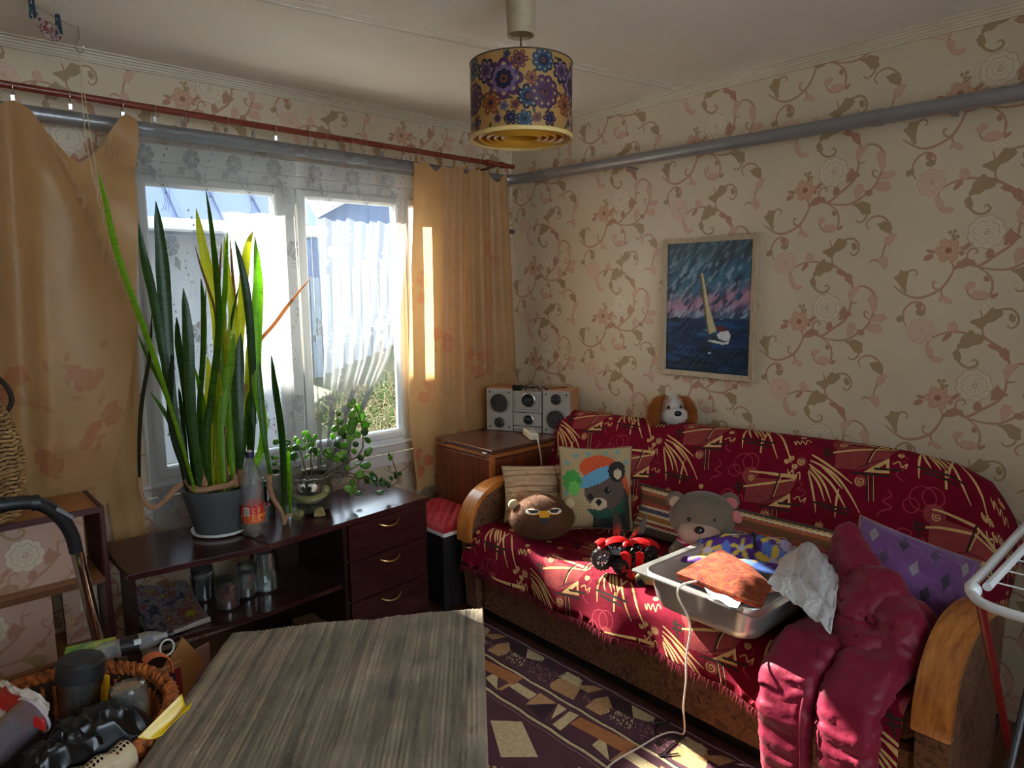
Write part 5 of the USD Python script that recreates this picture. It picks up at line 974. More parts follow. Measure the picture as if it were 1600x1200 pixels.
# ================================================================ RUG, LOW TABLE, BOOKCASE, BASKET AND CLUTTER
rug_m = M('rug_pile', rough=.95, attr=True, var=.22, scale=70, bump=.002, bscale=400)
PLUM, TAN, RCR, DK = S(82, 44, 56), S(182, 138, 92), S(196, 176, 134), S(34, 28, 28)
def rug_layers():
    r = lambda *p: [tuple(at(680 + x / 3.3333, 840 + y / 3.3333, z=0)[[1, 0]] * (-1, 1)) for x, y in p]     # (-y, x)
    per = .545; rs = np.random.RandomState(6); one = []
    def speck(poly, c, n):
        x0, y0, x1, y1 = poly.bounds; d = []
        while len(d) < n:
            q = (rs.uniform(x0, x1), rs.uniform(y0, y1))
            if poly.contains(Point(q)): d.append(disc(q, rs.uniform(.0025, .0055), 2, rs.uniform(.002, .004), rs.uniform(0, 180)))
        one.append((unary_union(d), c))
    P = lambda *p: Polygon(r(*p)).buffer(0)
    for p, c in (((250, 515), (300, 545), (375, 530), (330, 515)), TAN), (((270, 600), (322, 568), (385, 558), (392, 602), (330, 632)), TAN), (((482, 592), (572, 640), (556, 662), (474, 640)), RCR), (((385, 552), (480, 585), (470, 640), (395, 605)), S(58, 30, 40)), (((600, 775), (640, 750), (750, 738), (765, 785), (720, 862), (600, 800)), TAN), (((640, 740), (690, 712), (770, 760), (740, 790)), RCR):
        one.append((P(*p), c))
    speck(P((330, 632), (395, 600), (480, 650), (440, 692)), RCR, 60); speck(P((430, 680), (500, 650), (640, 720), (590, 790)), S(150, 100, 104), 80); speck(P((265, 560), (300, 545), (325, 575), (290, 592)), S(150, 100, 104), 14); speck(P((500, 650), (580, 655), (700, 735), (650, 745)), S(40, 44, 40), 40)
    for p, c in (((330, 705), (322, 806), (262, 746)), RCR), (((322, 806), (428, 748), (436, 762), (345, 812)), TAN), (((385, 790), (430, 770), (530, 832), (490, 860)), RCR), (((468, 886), (545, 824), (632, 880)), TAN), (((480, 892), (628, 886), (560, 975)), S(50, 24, 34)), (((640, 880), (686, 910), (604, 962)), RCR), (((610, 990), (700, 920), (748, 942), (652, 1022)), RCR), (((702, 986), (758, 952), (1052, 1100), (988, 1142)), S(166, 106, 58)):
        one.append((P(*p), c))
    out = []
    for k in range(-2, 5): out += [(affinity.translate(g, k * per, 0), c) for g, c in one]
    # the field: rows of squares
    for i in range(-1, 10):
        for j in range(0, 8):
            c = (.55 + i * .30 + (j % 2) * .15, -1.345 - j * .165); q = Polygon([(c[0] - .125, c[1] + .012), (c[0] - .045, c[1] + .088), (c[0] + .125, c[1] + .0), (c[0] + .045, c[1] - .088)])
            if (i + j) % 2: out.append((q, TAN if (i * j) % 3 else RCR))
            else:
                d = [disc((c[0] + rs.uniform(-.1, .1), c[1] + rs.uniform(-.08, .08)), rs.uniform(.003, .006), 2) for _ in range(90)]; out.append((unary_union([z for z in d if q.contains(z)]), RCR))
    for x, c, w in ((-.888, S(170, 140, 130), .007), (-1.062, RCR, .012), (-1.054, DK, .006), (-1.218, RCR, .012), (-1.209, DK, .006), (-1.238, S(140, 110, 104), .003)): out.append((line([(.3 + i * .05, x + .0025 * math.sin(i * 1.9)) for i in range(70)], w, smooth=False), c))
    m = {}
    for g, c in out: m.setdefault(c, []).append(g)
    return [(unary_union(m[c]), c) for c in m]
rug = thing('rug', 'plum rug with tan geometric border lying before the sofa', 'rug', (-1.8, -1.9, 0))
print_part('pile', sbox(.66, -2.55, 3.45, -.868), rug_layers(), PLUM, .4, lambda u, v: np.stack([v, -u, 0 * u + .012], 1), rug_m, rug, world=True)
part('backing', span((-2.55, -3.45, .001), (-.868, -.66, .0115), .001), M('rug_backing', S(70, 50, 44), .9), rug, world=True)

lt = thing('low_table', 'low square table hidden under a coarse striped cover in the foreground', 'table', (-2.05, -1.7, 0))
ta, tb = np.array([-2.155, -1.25]), np.array([-1.590, -1.592])
e1 = (tb - ta) / np.linalg.norm(tb - ta); e2 = np.array([-.63, -.777]); Lt, Wt = np.linalg.norm(tb - ta), .76
crn = lambda s, t: ta + e1 * s + e2 * t
wood_d = M('dark_table_wood', S(66, 42, 28), .5, var=.1, scale=12)
def qp(a, b, c, d): return Polygon([a, b, c, d])
m = plate_z(qp(crn(.02, .02), crn(Lt - .02, .02), crn(Lt - .02, Wt - .02), crn(.02, Wt - .02)), .555, .592); part('table_top', m, wood_d, lt, world=True)
for s, t in ((.05, .05), (Lt - .05, .05), (Lt - .05, Wt - .05), (.05, Wt - .05)):
    c = crn(s, t); part('leg', span((c[0] - .02, c[1] - .02, .0125), (c[0] + .02, c[1] + .02, .555)), wood_d, lt, world=True)
# coarse woven cover
cv = thing('woven_cover', 'coarse grey-beige striped woven cover over the low table', 'table cover', (-2.05, -1.7, .6))
nu, nv = 240, 150; s = np.linspace(-.035, Lt + .10, nu); t = np.linspace(-.10, Wt + .1, nv); U, V = np.meshgrid(s, t, indexing='ij')
def fold(x, L): over = np.maximum(0, np.maximum(-x, x - L)); return np.clip(x, -.004, L + .004), over
su, ou = fold(U, Lt); sv, ov = fold(V, Wt)
rs = np.random.RandomState(12); bands = np.interp(np.arange(nu), np.arange(0, nu, 3), rs.uniform(0, 1, len(np.arange(0, nu, 3)))); bands = bands * .6 + .4 * np.interp(np.arange(nu), np.arange(0, nu, 13), rs.uniform(0, 1, len(np.arange(0, nu, 13))))
n1 = meshkit.fbm(np.stack([U * 90, V * 6, 0 * U], -1), 3, 1); n2 = meshkit.fbm(np.stack([U * 14, V * 14, 0 * U], -1), 3, 4); tone = np.clip(.5 + .75 * (bands[:, None] - .5) + .9 * (n1 - .5) + .35 * (n2 - .5), 0, 1)
Cc_ = mixc(S(84, 74, 62), S(164, 147, 124), tone); Cc_ = Cc_ * (.85 + .3 * n2[..., None])
drop = np.maximum(ou, ov) * .98; Z = .5985 - np.where(drop > 0, drop, 0) + .010 * n2 + .0016 * np.sin(U * 2 * PI / .011) * (n1 > .48)
XY = ta + su[..., None] * e1 + sv[..., None] * e2 + (np.where(ou > 0, np.sign(U - .1) * .006, 0)[..., None]) * e1 + (np.where(ov > 0, np.sign(V - .1) * .006, 0)[..., None]) * e2
part('cloth', gridmesh(np.concatenate([XY, Z[..., None]], -1)[:, ::-1]), M('coarse_weave', rough=.95, attr=True, bump=.0022, bscale=240), cv, world=True, smooth=True, col=Cc_[:, ::-1].reshape(-1, 3))
rs = np.random.RandomState(31); k = rs.randint(0, nu, 900); edge = np.concatenate([XY, Z[..., None]], -1)[k, rs.choice([0, nv - 1], 900)]
hair('frayed_edge', edge + ORIGIN[str(cv.GetPath())][:3, 3], np.tile([[0, 0, -1.0]], (900, 1)), .02, .0016, M('fray', S(120, 106, 90), .9), cv, curl=.4, seed=1)

# ---- bookcase at the left
oak = M('bookcase_wood', rough=.4, ramp=[(.3, S(140, 86, 42)), (.7, S(168, 108, 58))], scale=4, stretch=(2, 14, 14)); mar = M('maroon_edge', S(72, 28, 30), .45, var=.1, scale=20)
bk_ = thing('bookcase', 'open wooden bookcase with maroon edging below the left curtain', 'bookcase', (-2.75, -.24, 0))
bx0, bx1, by0, by1 = -3.25, -2.275, -.435, -.175
part('top_board', span((bx0, by0 + .004, .772), (bx1 - .014, by1, .79)), oak, bk_, world=True); part('top_edging', span((bx0, by0, .770), (bx1 - .012, by0 + .006, .791), .002), mar, bk_, world=True)
part('side_panel', span((bx1 - .016, by0, 0), (bx1, by1, .792)), mar, bk_, world=True); part('side_panel', span((bx0, by0, 0), (bx0 + .016, by1, .79)), mar, bk_, world=True)
for z in (.545, .285, .05): part('shelf', span((bx0 + .016, by0 + .004, z - .018), (bx1 - .016, by1, z)), oak, bk_, world=True); part('shelf_edging', span((bx0 + .016, by0, z - .020), (bx1 - .016, by0 + .005, z + .001), .001), M('shelf_edge', S(112, 66, 34), .5), bk_, world=True)
def papered(label, x0, x1, z0, z1, y, off):
    b_ = thing('papered_panel', label, 'panel', ((x0 + x1) / 2, y, z0))
    part('board', span((x0, y, z0), (x1, y + .02, z1), .001), M('grey_board', S(120, 96, 88), .8), b_, world=True)
    lay = [(affinity.translate(g, 0, 0), c) for g, c in wallpaper(x0, x1, z0, z1, *off)]
    print_part('paper', sbox(x0, z0, x1, z1), lay, S(196, 160, 142), .5, lambda u, v: np.stack([u, 0 * u + y - .0008, v], 1), paper, b_, world=True)
papered('wallpaper-covered panel standing in the upper bay of the bookcase', bx0 + .02, bx1 - .055, .546, .764, by0 + .06, (-2.5, .66))
papered('wallpaper-covered panel in the lower bay of the bookcase, at the photo edge', bx0 + .02, -2.445, .286, .524, by0 + .03, (-2.62, .45))
papered('narrow wallpaper-covered panel in the lower bay of the bookcase beside the chrome tube', -2.40, bx1 - .02, .286, .524, by0 + .13, (-2.3, .42))
# wicker jar
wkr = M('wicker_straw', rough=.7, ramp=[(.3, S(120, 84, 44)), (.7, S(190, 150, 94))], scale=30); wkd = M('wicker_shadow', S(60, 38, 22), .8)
wk = thing('wicker_jar', 'tall woven wicker jar with dark handle on the bookcase top', 'basket', (-2.59, -.345, .7905))
prof = np.array([(.085, .0), (.100, .05), (.112, .12), (.116, .19), (.110, .25), (.095, .31), (.078, .35), (.066, .375), (.060, .40)])
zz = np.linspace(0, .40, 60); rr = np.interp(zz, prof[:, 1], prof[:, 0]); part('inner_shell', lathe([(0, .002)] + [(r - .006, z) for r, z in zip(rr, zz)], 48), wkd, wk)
nst = 22; strands = []
for i in range(30):
    z = .008 + i * .0133; r0 = np.interp(z, prof[:, 1], prof[:, 0]); a = np.linspace(0, 2 * PI, 111)[:-1]
    rad = r0 + .0042 * np.sin(a * nst + (i % 2) * PI); strands.append(tube(np.stack([rad * np.cos(a), rad * np.sin(a), z + .0025 * np.sin(a * nst * .5)], 1), .0056, 5, closed=True))
part('weave', cat_(*strands), wkr, wk, kind='stuff')
for z in (.155, .165): part('band', tube([(np.interp(z, prof[:, 1], prof[:, 0]) * math.cos(a) * 1.06, np.interp(z, prof[:, 1], prof[:, 0]) * math.sin(a) * 1.06, z) for a in np.linspace(0, 2 * PI, 49)[:-1]], .004, 6, closed=True), wkr, wk)
part('neck_ring', tube([(.062 * math.cos(a), .062 * math.sin(a), .40) for a in np.linspace(0, 2 * PI, 33)[:-1]], .007, 8, closed=True), wkr, wk)
part('handle', tube(spline([(.085, .02, .335), (.105, .02, .37), (.09, .02, .43), (.04, .01, .47), (-.03, 0, .46), (-.066, 0, .41)], 30), .0075, 8), M('handle_dark', S(44, 28, 20), .6), wk)
# vacuum cleaner tube leaning in front
vc = thing('vacuum_tube', 'vacuum cleaner wand with curved black handle and chrome tube', 'vacuum wand', (-2.44, -.84, 0))
hp = [at(-60, 800, y=-.90), at(0, 790, y=-.89), at(55, 786, y=-.88), at(92, 806, y=-.87), at(112, 836, y=-.86), at(119, 862, y=-.855)]
part('handle', tube(spline(hp, 36), np.linspace(.019, .0175, 36), 16), M('vacuum_black', S(30, 31, 34), .45), vc, world=True)
for p in (hp[1], hp[2]): part('collar', tube([p + (-.010, 0, .001), p + (.010, 0, .001)], .0205, 16), MATS['vacuum_black'], vc, world=True)
part('slide_switch', xf(box(.05, .014, .010, b=.003), at(101, 805, y=-.895) + (0, 0, .006), ry=.75), M('switch_grey', S(120, 122, 126), .35), vc, world=True)
chrome = M('chrome', S(214, 214, 216), .10, metal=1)
t0, t1 = at(118, 856, y=-.856), at(163, 1035, y=-.835); t2 = t0 + (t1 - t0) / (t0[2] - t1[2]) * (t0[2] - .03)
part('tube', tube([t0, t0 + (t2 - t0) * .45], .0165, 18), chrome, vc, world=True); part('tube', tube([t0 + (t2 - t0) * .43, t2], .0145, 18), chrome, vc, world=True)
part('joint_ring', tube([t0 + (t2 - t0) * .435, t0 + (t2 - t0) * .46], .0185, 18), MATS['vacuum_black'], vc, world=True); part('foot', tube([t2 + (0, 0, .002), t2 + (-.002, 0, -.018)], .022, 12), MATS['vacuum_black'], vc, world=True)

# ---- the woven basket on its stool, full of odds and ends
BX, BY_, BR = -2.597, -1.385, .235
sl = thing('dark_stool', 'dark stool carrying the orange-brown basket', 'stool', (BX, BY_, 0))
part('seat', cyl(.19, .03, c=(0, 0, .20), n=36, bev=.005), wood_d, sl)
for k in range(4): part('leg', tube([(.12 * math.cos(k * PI / 2 + .6), .12 * math.sin(k * PI / 2 + .6), .20), (.15 * math.cos(k * PI / 2 + .6), .15 * math.sin(k * PI / 2 + .6), .013)], .016, 8), wood_d, sl)
rm = M('basket_rust', rough=.75, ramp=[(.35, S(96, 44, 16)), (.6, S(190, 100, 34)), (.75, S(206, 136, 50))], scale=45)
bs = thing('woven_basket', 'round orange-brown braided basket full of odds and ends, lower left', 'basket', (BX, BY_, .231))
part('inner_shell', lathe([(0, .004), (.17, .004), (.19, .15), (BR - .012, .36), (BR - .004, .36), (.20, .15), (.18, 0), (0, 0)], 48), M('basket_dark', S(52, 28, 16), .85), bs)
st_ = []
for i in range(17):
    z = .012 + i * .021; r0 = np.interp(z, [0, .15, .36], [.18, .20, BR]); a = np.linspace(0, 2 * PI, 133)[:-1]
    rad = r0 + .006 * np.sin(a * 33 + (i % 2) * PI); st_.append(tube(np.stack([rad * np.cos(a), rad * np.sin(a), z + 0 * a], 1), .009, 5, closed=True))
part('weave', cat_(*st_), rm, bs, kind='stuff')
rib = []
for k in range(60):
    a = k / 60 * 2 * PI; rib.append(tube([(r * math.cos(a), r * math.sin(a), z) for r, z in ((.176, .02), (.186, .15), (BR - .022, .35))], .0045, 5))
part('inner_rib', cat_(*rib), rm, bs, kind='stuff')
a = np.linspace(0, 2 * PI, 241)[:-1]
for ph in (0, PI): part('rim_braid', tube(np.stack([(BR + .009 * np.sin(a * 38 + ph)) * np.cos(a), (BR + .009 * np.sin(a * 38 + ph)) * np.sin(a), .368 + .009 * np.cos(a * 38 + ph)], 1), .0095, 6, closed=True), rm, bs)
part('filling', lathe([(0, .27), (.19, .25), (.19, .24), (0, .24)], 30), M('dark_filling', S(40, 32, 28), .9, var=.3, scale=12), bs)
FZ = .505
def item(name, label, cat, px, z, rz=0.0, tilt=None): p = at(*px, z=z); return thing(name, label, cat, tuple(p), rz, tilt=tilt), p
blk = M('lid_black', S(34, 33, 34), .45)
j, p = item('storage_jar', 'tall glass jar with wide black lid standing in the woven basket', 'jar', (124, 1128), .575, .4, rot([.3, .6, 0], .10))
part('body', lathe([(0, -.06), (.034, -.06), (.037, -.05), (.040, .075), (.044, .09), (.044, .105), (.041, .105), (.036, -.046), (0, -.05)], 40), glass, j)
part('lid', lathe([(0, .146), (.040, .146), (.0405, .143), (.043, .143), (.047, .138), (.048, .104), (.045, .102), (0, .102)], 48), blk, j, label='black screw lid')
part('lid_mark', cat_(box(.036, .002, .0012, c=(0, .012, .1466)), box(.036, .002, .0012, c=(0, -.012, .1466)), box(.002, .026, .0012, c=(.018, 0, .1466)), box(.002, .026, .0012, c=(-.018, 0, .1466)), *[box(.003, .015, .0012, c=(x, 0, .1466)) for x in (-.009, -.002, .006)]), M('lid_mark_grey', S(52, 51, 52), .5), j, kind='stuff')
j, p = item('upturned_jar', 'small glass jar standing upside down in the woven basket', 'jar', (206, 1118), .612, 0, rot([.7, .2, 0], -.12))
part('body', lathe([(.028, -.05), (.036, -.045), (.038, -.03), (.038, .055), (.034, .066), (.027, .070), (.024, .066), (0, .062), (0, .058), (.025, .060), (.032, .060), (.035, .052), (.035, -.03), (.026, -.05)], 40), glass, j)
part('content', lathe([(0, -.04), (.033, -.04), (.0345, .012), (0, .010)], 28), M('jar_green', S(150, 160, 120), .5), j)
bag = M('black_bag_film', S(14, 14, 16), .28, spec=.5)
def crumple(name, label, cat, px4, z, h, mat, seed, amp=.03, n=46, freq=14, extra=None, fz=None):
    """A crumpled film or cloth lying within four pixel corners, bulging by h."""
    c = [at(*q, z=z) for q in px4]; U, V = np.meshgrid(np.linspace(0, 1, n), np.linspace(0, 1, n), indexing='ij')
    P = (c[0] * ((1 - U) * (1 - V))[..., None] + c[1] * (U * (1 - V))[..., None] + c[2] * (U * V)[..., None] + c[3] * ((1 - U) * V)[..., None])
    nz = meshkit.fbm(np.stack([U * freq * .5, V * freq * .5, 0 * U + seed], -1), 2, seed); rid = 1 - np.abs(nz * 2 - 1) * 2
    P[..., 2] += h * (np.sin(PI * U) * np.sin(PI * V)) ** .6 + amp * rid * np.minimum(1, 6 * np.minimum(np.minimum(U, 1 - U), np.minimum(V, 1 - V)) + .3)
    P[..., 0] += .4 * amp * (meshkit.fbm(np.stack([U * freq, V * freq, 0 * U + 5], -1), 2, seed) - .5)
    ctr = P.reshape(-1, 3).mean(0); t_ = thing(name, label, cat, (ctr[0], ctr[1], z)); return t_, P, U, V
t_, P, U, V = crumple('black_plastic_bag', 'crumpled glossy black plastic bag across the front of the basket', 'bag', ((60, 1165), (225, 1112), (240, 1150), (90, 1210)), .60, .045, bag, 3, .032, 60, 7); part('film', sheet(P, .0012), bag, t_, world=True, smooth=40)
t_, P, U, V = crumple('black_bin_liner', 'torn black bin liner with a yellow tag in the lower left corner', 'bag', ((20, 1205), (120, 1150), (165, 1165), (60, 1225)), .63, .02, bag, 8, .028, 40, 6); part('film', sheet(P, .0012), bag, t_, world=True, smooth=40)
t_, P, U, V = crumple('printed_packet', 'white and red glossy snack packet lying in the basket', 'packet', ((-25, 1062), (78, 1098), (70, 1142), (-25, 1118)), .68, .030, None, 5, .012, 50, 8)
cc = mixc(S(226, 214, 204), S(170, 22, 24), ((V > .42 + .22 * U) & (V < .85 + .3 * U)).astype(float)); cc = mixc(cc, S(196, 160, 110), (((U - .55) ** 2 / .09 + (V - .55) ** 2 / .02) < 1).astype(float) * 0); cc = mixc(cc, S(40, 36, 34), (np.hypot(U - .48, V - .60) < .035).astype(float)); cc = mixc(cc, S(150, 60, 90), ((V < .14) & (np.abs(meshkit.fbm(np.stack([U * 30, V * 30, 0 * U], -1), 2, 1) - .5) < .05)).astype(float))
part('film', gridmesh(P[:, ::-1]), M('packet_film', rough=.18, attr=True, spec=.7), t_, world=True, smooth=40, col=cc[:, ::-1].reshape(-1, 3))
pk_ = thing('clear_beaker', 'clear lilac plastic beaker lying on its side at the left edge', 'beaker', tuple(at(-22, 1178, z=.66)), .45, tilt=rot([0, 1, 0], PI / 2 - .25))
part('body', lathe([(0, -.02), (.030, -.02), (.036, .0), (.038, .09), (.041, .09), (.041, .093), (.036, .092), (.033, 0), (0, -.014)], 36), usdkit.material(stage, '/World/Looks/lilac_plastic', {'t': ('transparent_bsdf', dict(color=(.72, .66, .72))), 'g': ('glossy_bsdf', dict(roughness=.08)), 'd': ('diffuse_bsdf', dict(color=(.5, .45, .5))), 'w': ('layer_weight', dict(blend=.4)), 'm': ('mix_closure', {}), 'm2': ('mix_closure', dict(fac=.12))}, [('w.facing', 'm.fac'), ('t.BSDF', 'm2.closure1'), ('d.BSDF', 'm2.closure2'), ('m2.closure', 'm.closure1'), ('g.BSDF', 'm.closure2')], surface='m.closure'), pk_)
part('rim', tube([(.0405 * math.cos(a), .0405 * math.sin(a), .0925) for a in np.linspace(0, 2 * PI, 41)[:-1]], .003, 6, closed=True), M('beaker_rim', S(190, 176, 180), .3), pk_)
yf = thing('yellow_folder', 'bent glossy yellow plastic folder sticking out of the basket', 'folder', tuple(at(262, 1130, z=.66)))
p0, p1, p2, p3 = at(215, 1152, z=.655), at(284, 1084, z=.70), at(300, 1096, z=.69), at(252, 1150, z=.645)
gu, gv = np.meshgrid(np.linspace(0, 1, 16), np.linspace(0, 1, 10), indexing='ij'); q = (p0 * ((1 - gu) * (1 - gv))[..., None] + p1 * (gu * (1 - gv))[..., None] + p2 * (gu * gv)[..., None] + p3 * ((1 - gu) * gv)[..., None]); q[..., 2] -= .02 * np.sin(gv * PI) * (.3 + gu)
part('sheet', sheet(q, .0015), M('yellow_plastic', S(226, 186, 26), .25), yf, world=True, smooth=True)
yf2 = thing('yellow_packet', 'narrow yellow packet wedged behind the black-lidded jar', 'packet', tuple(at(156, 1095, z=.56)))
part('packet', xf(box(.012, .05, .12, b=.003), at(157, 1092, z=.56), rz=.5, ry=.1), M('packet_yellow', S(220, 160, 20), .4), yf2, world=True)
# crocheted doily over the near rim
cro = M('crochet_cotton', S(206, 184, 150), .85, bump=.001, bscale=300)
dy_ = thing('crocheted_doily', 'beige crocheted doily draped over the near rim of the basket', 'doily', (BX + .02, BY_ - .22, .6))
def doily(u, v):                       # u along the rim angle, v outwards
    a = -2.45 + u * 1.35; r = BR - .03 + .05 * np.minimum(v, .45) / .45 + .012 * np.clip(v - .45, 0, 1); z = .612 + .012 * np.sin(np.clip(v / .45, 0, 1) * PI) - .17 * np.clip(v - .42, 0, 1) ** 1.2 + .004 * np.sin(u * 40)
    return np.stack([BX + r * np.cos(a), BY_ + r * np.sin(a), z], 1)
holes = []
for i in range(44):
    for j in range(3):
        if j == 2 and (i % 8) > 4: continue
        cx, cy = .012 + i * .0226, .10 + j * .10; holes.append(Polygon([(cx, cy - .042), (cx + .0092, cy), (cx, cy + .042), (cx - .0092, cy)]))
dom = sbox(0, 0, 1, 1).difference(unary_union(holes))
print_part('crochet', dom, [], (.5, .4, .3), .05, doily, cro, dy_, world=True)
# things lying behind the basket
pb = thing('crushed_bottle', 'clear plastic bottle with black label lying behind the basket', 'bottle', tuple(at(200, 1008, z=.625)))
b0, b1 = at(150, 1022, z=.635), at(262, 992, z=.645); ax_ = (b1 - b0); L_ = np.linalg.norm(ax_); ax_ /= L_
def lying(prof): return tube([b0 + ax_ * L_ * t for t, r in prof], [r for t, r in prof], 20)
part('body', lying([(0, .015), (.06, .021), (.2, .022), (.72, .022), (.85, .017), (.93, .009), (1.0, .008)]), clear, pb, world=True); part('label', lying([(.34, .0224), (.60, .0226)]), M('label_black', S(24, 24, 26), .35), pb, world=True)
part('label_print', cat_(*[span(b0 + ax_ * L_ * (.50 + .012 * k) + (-.0012, -.023, .006), b0 + ax_ * L_ * (.50 + .012 * k) + (.0012, -.016, .018), .0002) for k in range(8)]), M('label_white', S(210, 210, 206), .5), pb, world=True, kind='stuff')
part('cap', lying([(1.0, .009), (1.09, .009)]), blackp, pb, world=True)
gbx = thing('green_packet', 'flat green and yellow packet lying behind the black-lidded jar', 'packet', tuple(at(145, 1008, z=.625)))
part('packet', xf(box(.11, .035, .012, b=.004), at(142, 1010, z=.628), rz=-.25), M('packet_green', rough=.4, ramp=[(.4, S(90, 140, 60)), (.6, S(170, 190, 60))], scale=30), gbx, world=True)
yr = thing('thread_bundle', 'small bundle of orange thread with a pale ring on the basket rim', 'thread', tuple(at(250, 1030, z=.60)))
q = at(245, 1030, z=.61); rs = np.random.RandomState(2)
for k in range(7): part('strand', tube(spline([q + (-.028, -.008 + .005 * k, .0), q + (-.01, -.010 + .005 * k, .012), q + (.025, -.006 + .004 * k, -.005), q + (.03, -.02 + .004 * k, -.04)], 18), .0013, 6), M('thread_orange', S(196, 96, 48), .8), yr, world=True)
part('ring', tube([q + (.03 + .016 * math.cos(a), .02, .012 + .020 * math.sin(a)) for a in np.linspace(0, 2 * PI, 29)[:-1]], .0025, 6, closed=True), M('ring_grey', S(190, 190, 184), .3), yr, world=True)
def card(name, label, pix, y, mat, back=.012, ground=True):
    pts = [at(a, b, y=y) for a, b in pix]; t_ = thing(name, label, 'card', tuple(np.mean(pts, 0))); P2 = Polygon([(p[0], p[2]) for p in pts]); bx_ = P2.bounds; P2 = P2.union(sbox(bx_[0] + .02, .014, bx_[2] - .03, bx_[1] + .05)) if ground else P2; part('sheet', xf(extrude(P2, back), (0, y, 0), rx=PI / 2), mat, t_, world=True); return t_
card('brown_folder', 'tan cardboard folder standing on end between desk and low table', [(225, 1090), (284, 994), (318, 1030), (285, 1092), (262, 1150), (215, 1150)], -1.02, M('tan_card', S(176, 124, 68), .65, var=.06, scale=9))
card('pink_card', 'pale pinkish card standing behind the tan folder', [(286, 1018), (300, 1012), (302, 1016), (325, 1003), (327, 1045), (330, 1120), (270, 1120)], -.93, M('pink_card', S(160, 122, 116), .7))
lb = card('labelled_box', 'tan box with a red and blue label beside the tan folder', [(236, 1052), (282, 1030), (286, 1075), (288, 1140), (236, 1140)], -1.10, MATS['tan_card'])
for px4, c, nm in ((((258, 1054), (282, 1042), (286, 1075), (286, 1110), (262, 1110)), S(150, 24, 36), 'label_red'), (((262, 1056), (273, 1050), (276, 1080), (272, 1095), (266, 1090)), S(46, 48, 104), 'label_blue')):
    pts = [at(a, b, y=-1.1135 - (.0006 if nm == 'label_blue' else 0)) for a, b in px4]; part(nm, xf(extrude(Polygon([(p[0], p[2]) for p in pts]), .0012), (0, -1.112 - (.0012 if nm == 'label_blue' else 0), 0), rx=PI / 2), M(nm, c, .4), lb, world=True)

# ---- cords on the floor
wc = thing('extension_cable', 'thin white power cable hanging from the steel basin down to the rug', 'cord', (-1.05, -1.9, 0))
cp = [at(1088, 908, z=.640), (-1.105, -1.930, .628), (-1.095, -1.925, .58), at(1078, 975, x=-1.06), at(1073, 1020, x=-1.06), at(1072, 1060, x=-1.05), at(1068, 1110, x=-.98), (-.93, -1.84, .03), (-.93, -1.80, .017), (-1.02, -1.775, .016), (-1.10, -1.768, .016), (-1.20, -1.76, .016), (-1.32, -1.80, .016), (-1.5, -1.95, .016)]
part('flex', tube(spline(cp, 110), .0032, 8), M('cord_white', S(222, 208, 190), .5), wc, world=True)
dkc = thing('dark_thread', 'tangled dark thread lying on the rug under the white cable', 'thread', (-.95, -1.8, .0125))
rs = np.random.RandomState(14); q = [(-.93 + .05 * math.sin(k * 1.3) + rs.uniform(-.03, .03) - .012 * k, -1.74 - .012 * k + rs.uniform(-.02, .02), .016) for k in range(11)]; part('thread', tube(spline(q, 90), .0022, 6), blackp, dkc, world=True)
# ================================================================ WHAT LIES ON THE SOFA
def ridged(P, f, seed): return 1 - np.abs(meshkit.fbm(np.asarray(P) * f + 11.3, 3, seed) * 2 - 1) * 2
def cloth_blob(groups, edge=.012, amp=.010, f=9, seed=0, it=6, stretch=(1, 1, 1)):
    parts = [m3.Manifold.batch_hull([m3.Manifold.sphere(r, 16).translate(tuple(map(float, c))) for c, r in g]) for g in groups]
    t = tm(m3.Manifold.batch_boolean(parts, m3.OpType.Add).refine_to_length(edge)); t.merge_vertices(); trimesh.smoothing.filter_taubin(t, iterations=it)
    t.vertices += t.vertex_normals * (amp * ridged(t.vertices * np.array(stretch), f, seed) + .45 * amp * ridged(t.vertices * np.array(stretch), f * 2.7, seed + 9))[:, None]; return t
def stitch_mat(name, k=420, d=.0012):
    return usdkit.material(stage, '/World/Looks/' + name, {'a': ('attribute', dict(attribute='col')), 'tc': ('texture_coordinate', {}), 'w1': ('wave_texture', dict(scale=k / 20, bands_direction='x', distortion=.4)), 'w2': ('wave_texture', dict(scale=k / 20, bands_direction='z', distortion=.4)), 'x': ('math', dict(math_type='multiply')), 'b': ('bump', dict(strength=1.0, distance=d)), 'p': ('principled_bsdf', dict(roughness=.9))},
        [('tc.object', 'w1.vector'), ('tc.object', 'w2.vector'), ('w1.fac', 'x.value1'), ('w2.fac', 'x.value2'), ('x.value', 'b.height'), ('b.normal', 'p.normal'), ('a.color', 'p.base_color')], surface='p.BSDF')
def pillow_fn(w, h, t, seed=0, sag=.0, wr=.006, side=-1):
    def fn(u, v):
        k = np.clip((1 - np.abs(u) ** 3.2) * (1 - np.abs(v) ** 3.2), 0, 1) ** .55
        x = w / 2 * u * (1 - .07 * (1 - v ** 2) * np.abs(u) ** 2); z = h / 2 * v * (1 - .07 * (1 - u ** 2) * np.abs(v) ** 2) + h / 2 - sag * (1 - u ** 2) * np.clip(v, 0, 1)
        q = np.stack([u * 2.2, v * 2.2, 0 * u + seed], -1); return np.stack([x, side * t / 2 * k + side * wr * (meshkit.fbm(q * 1.7, 3, seed) - .5) * 2 * k, z], -1)
    return fn
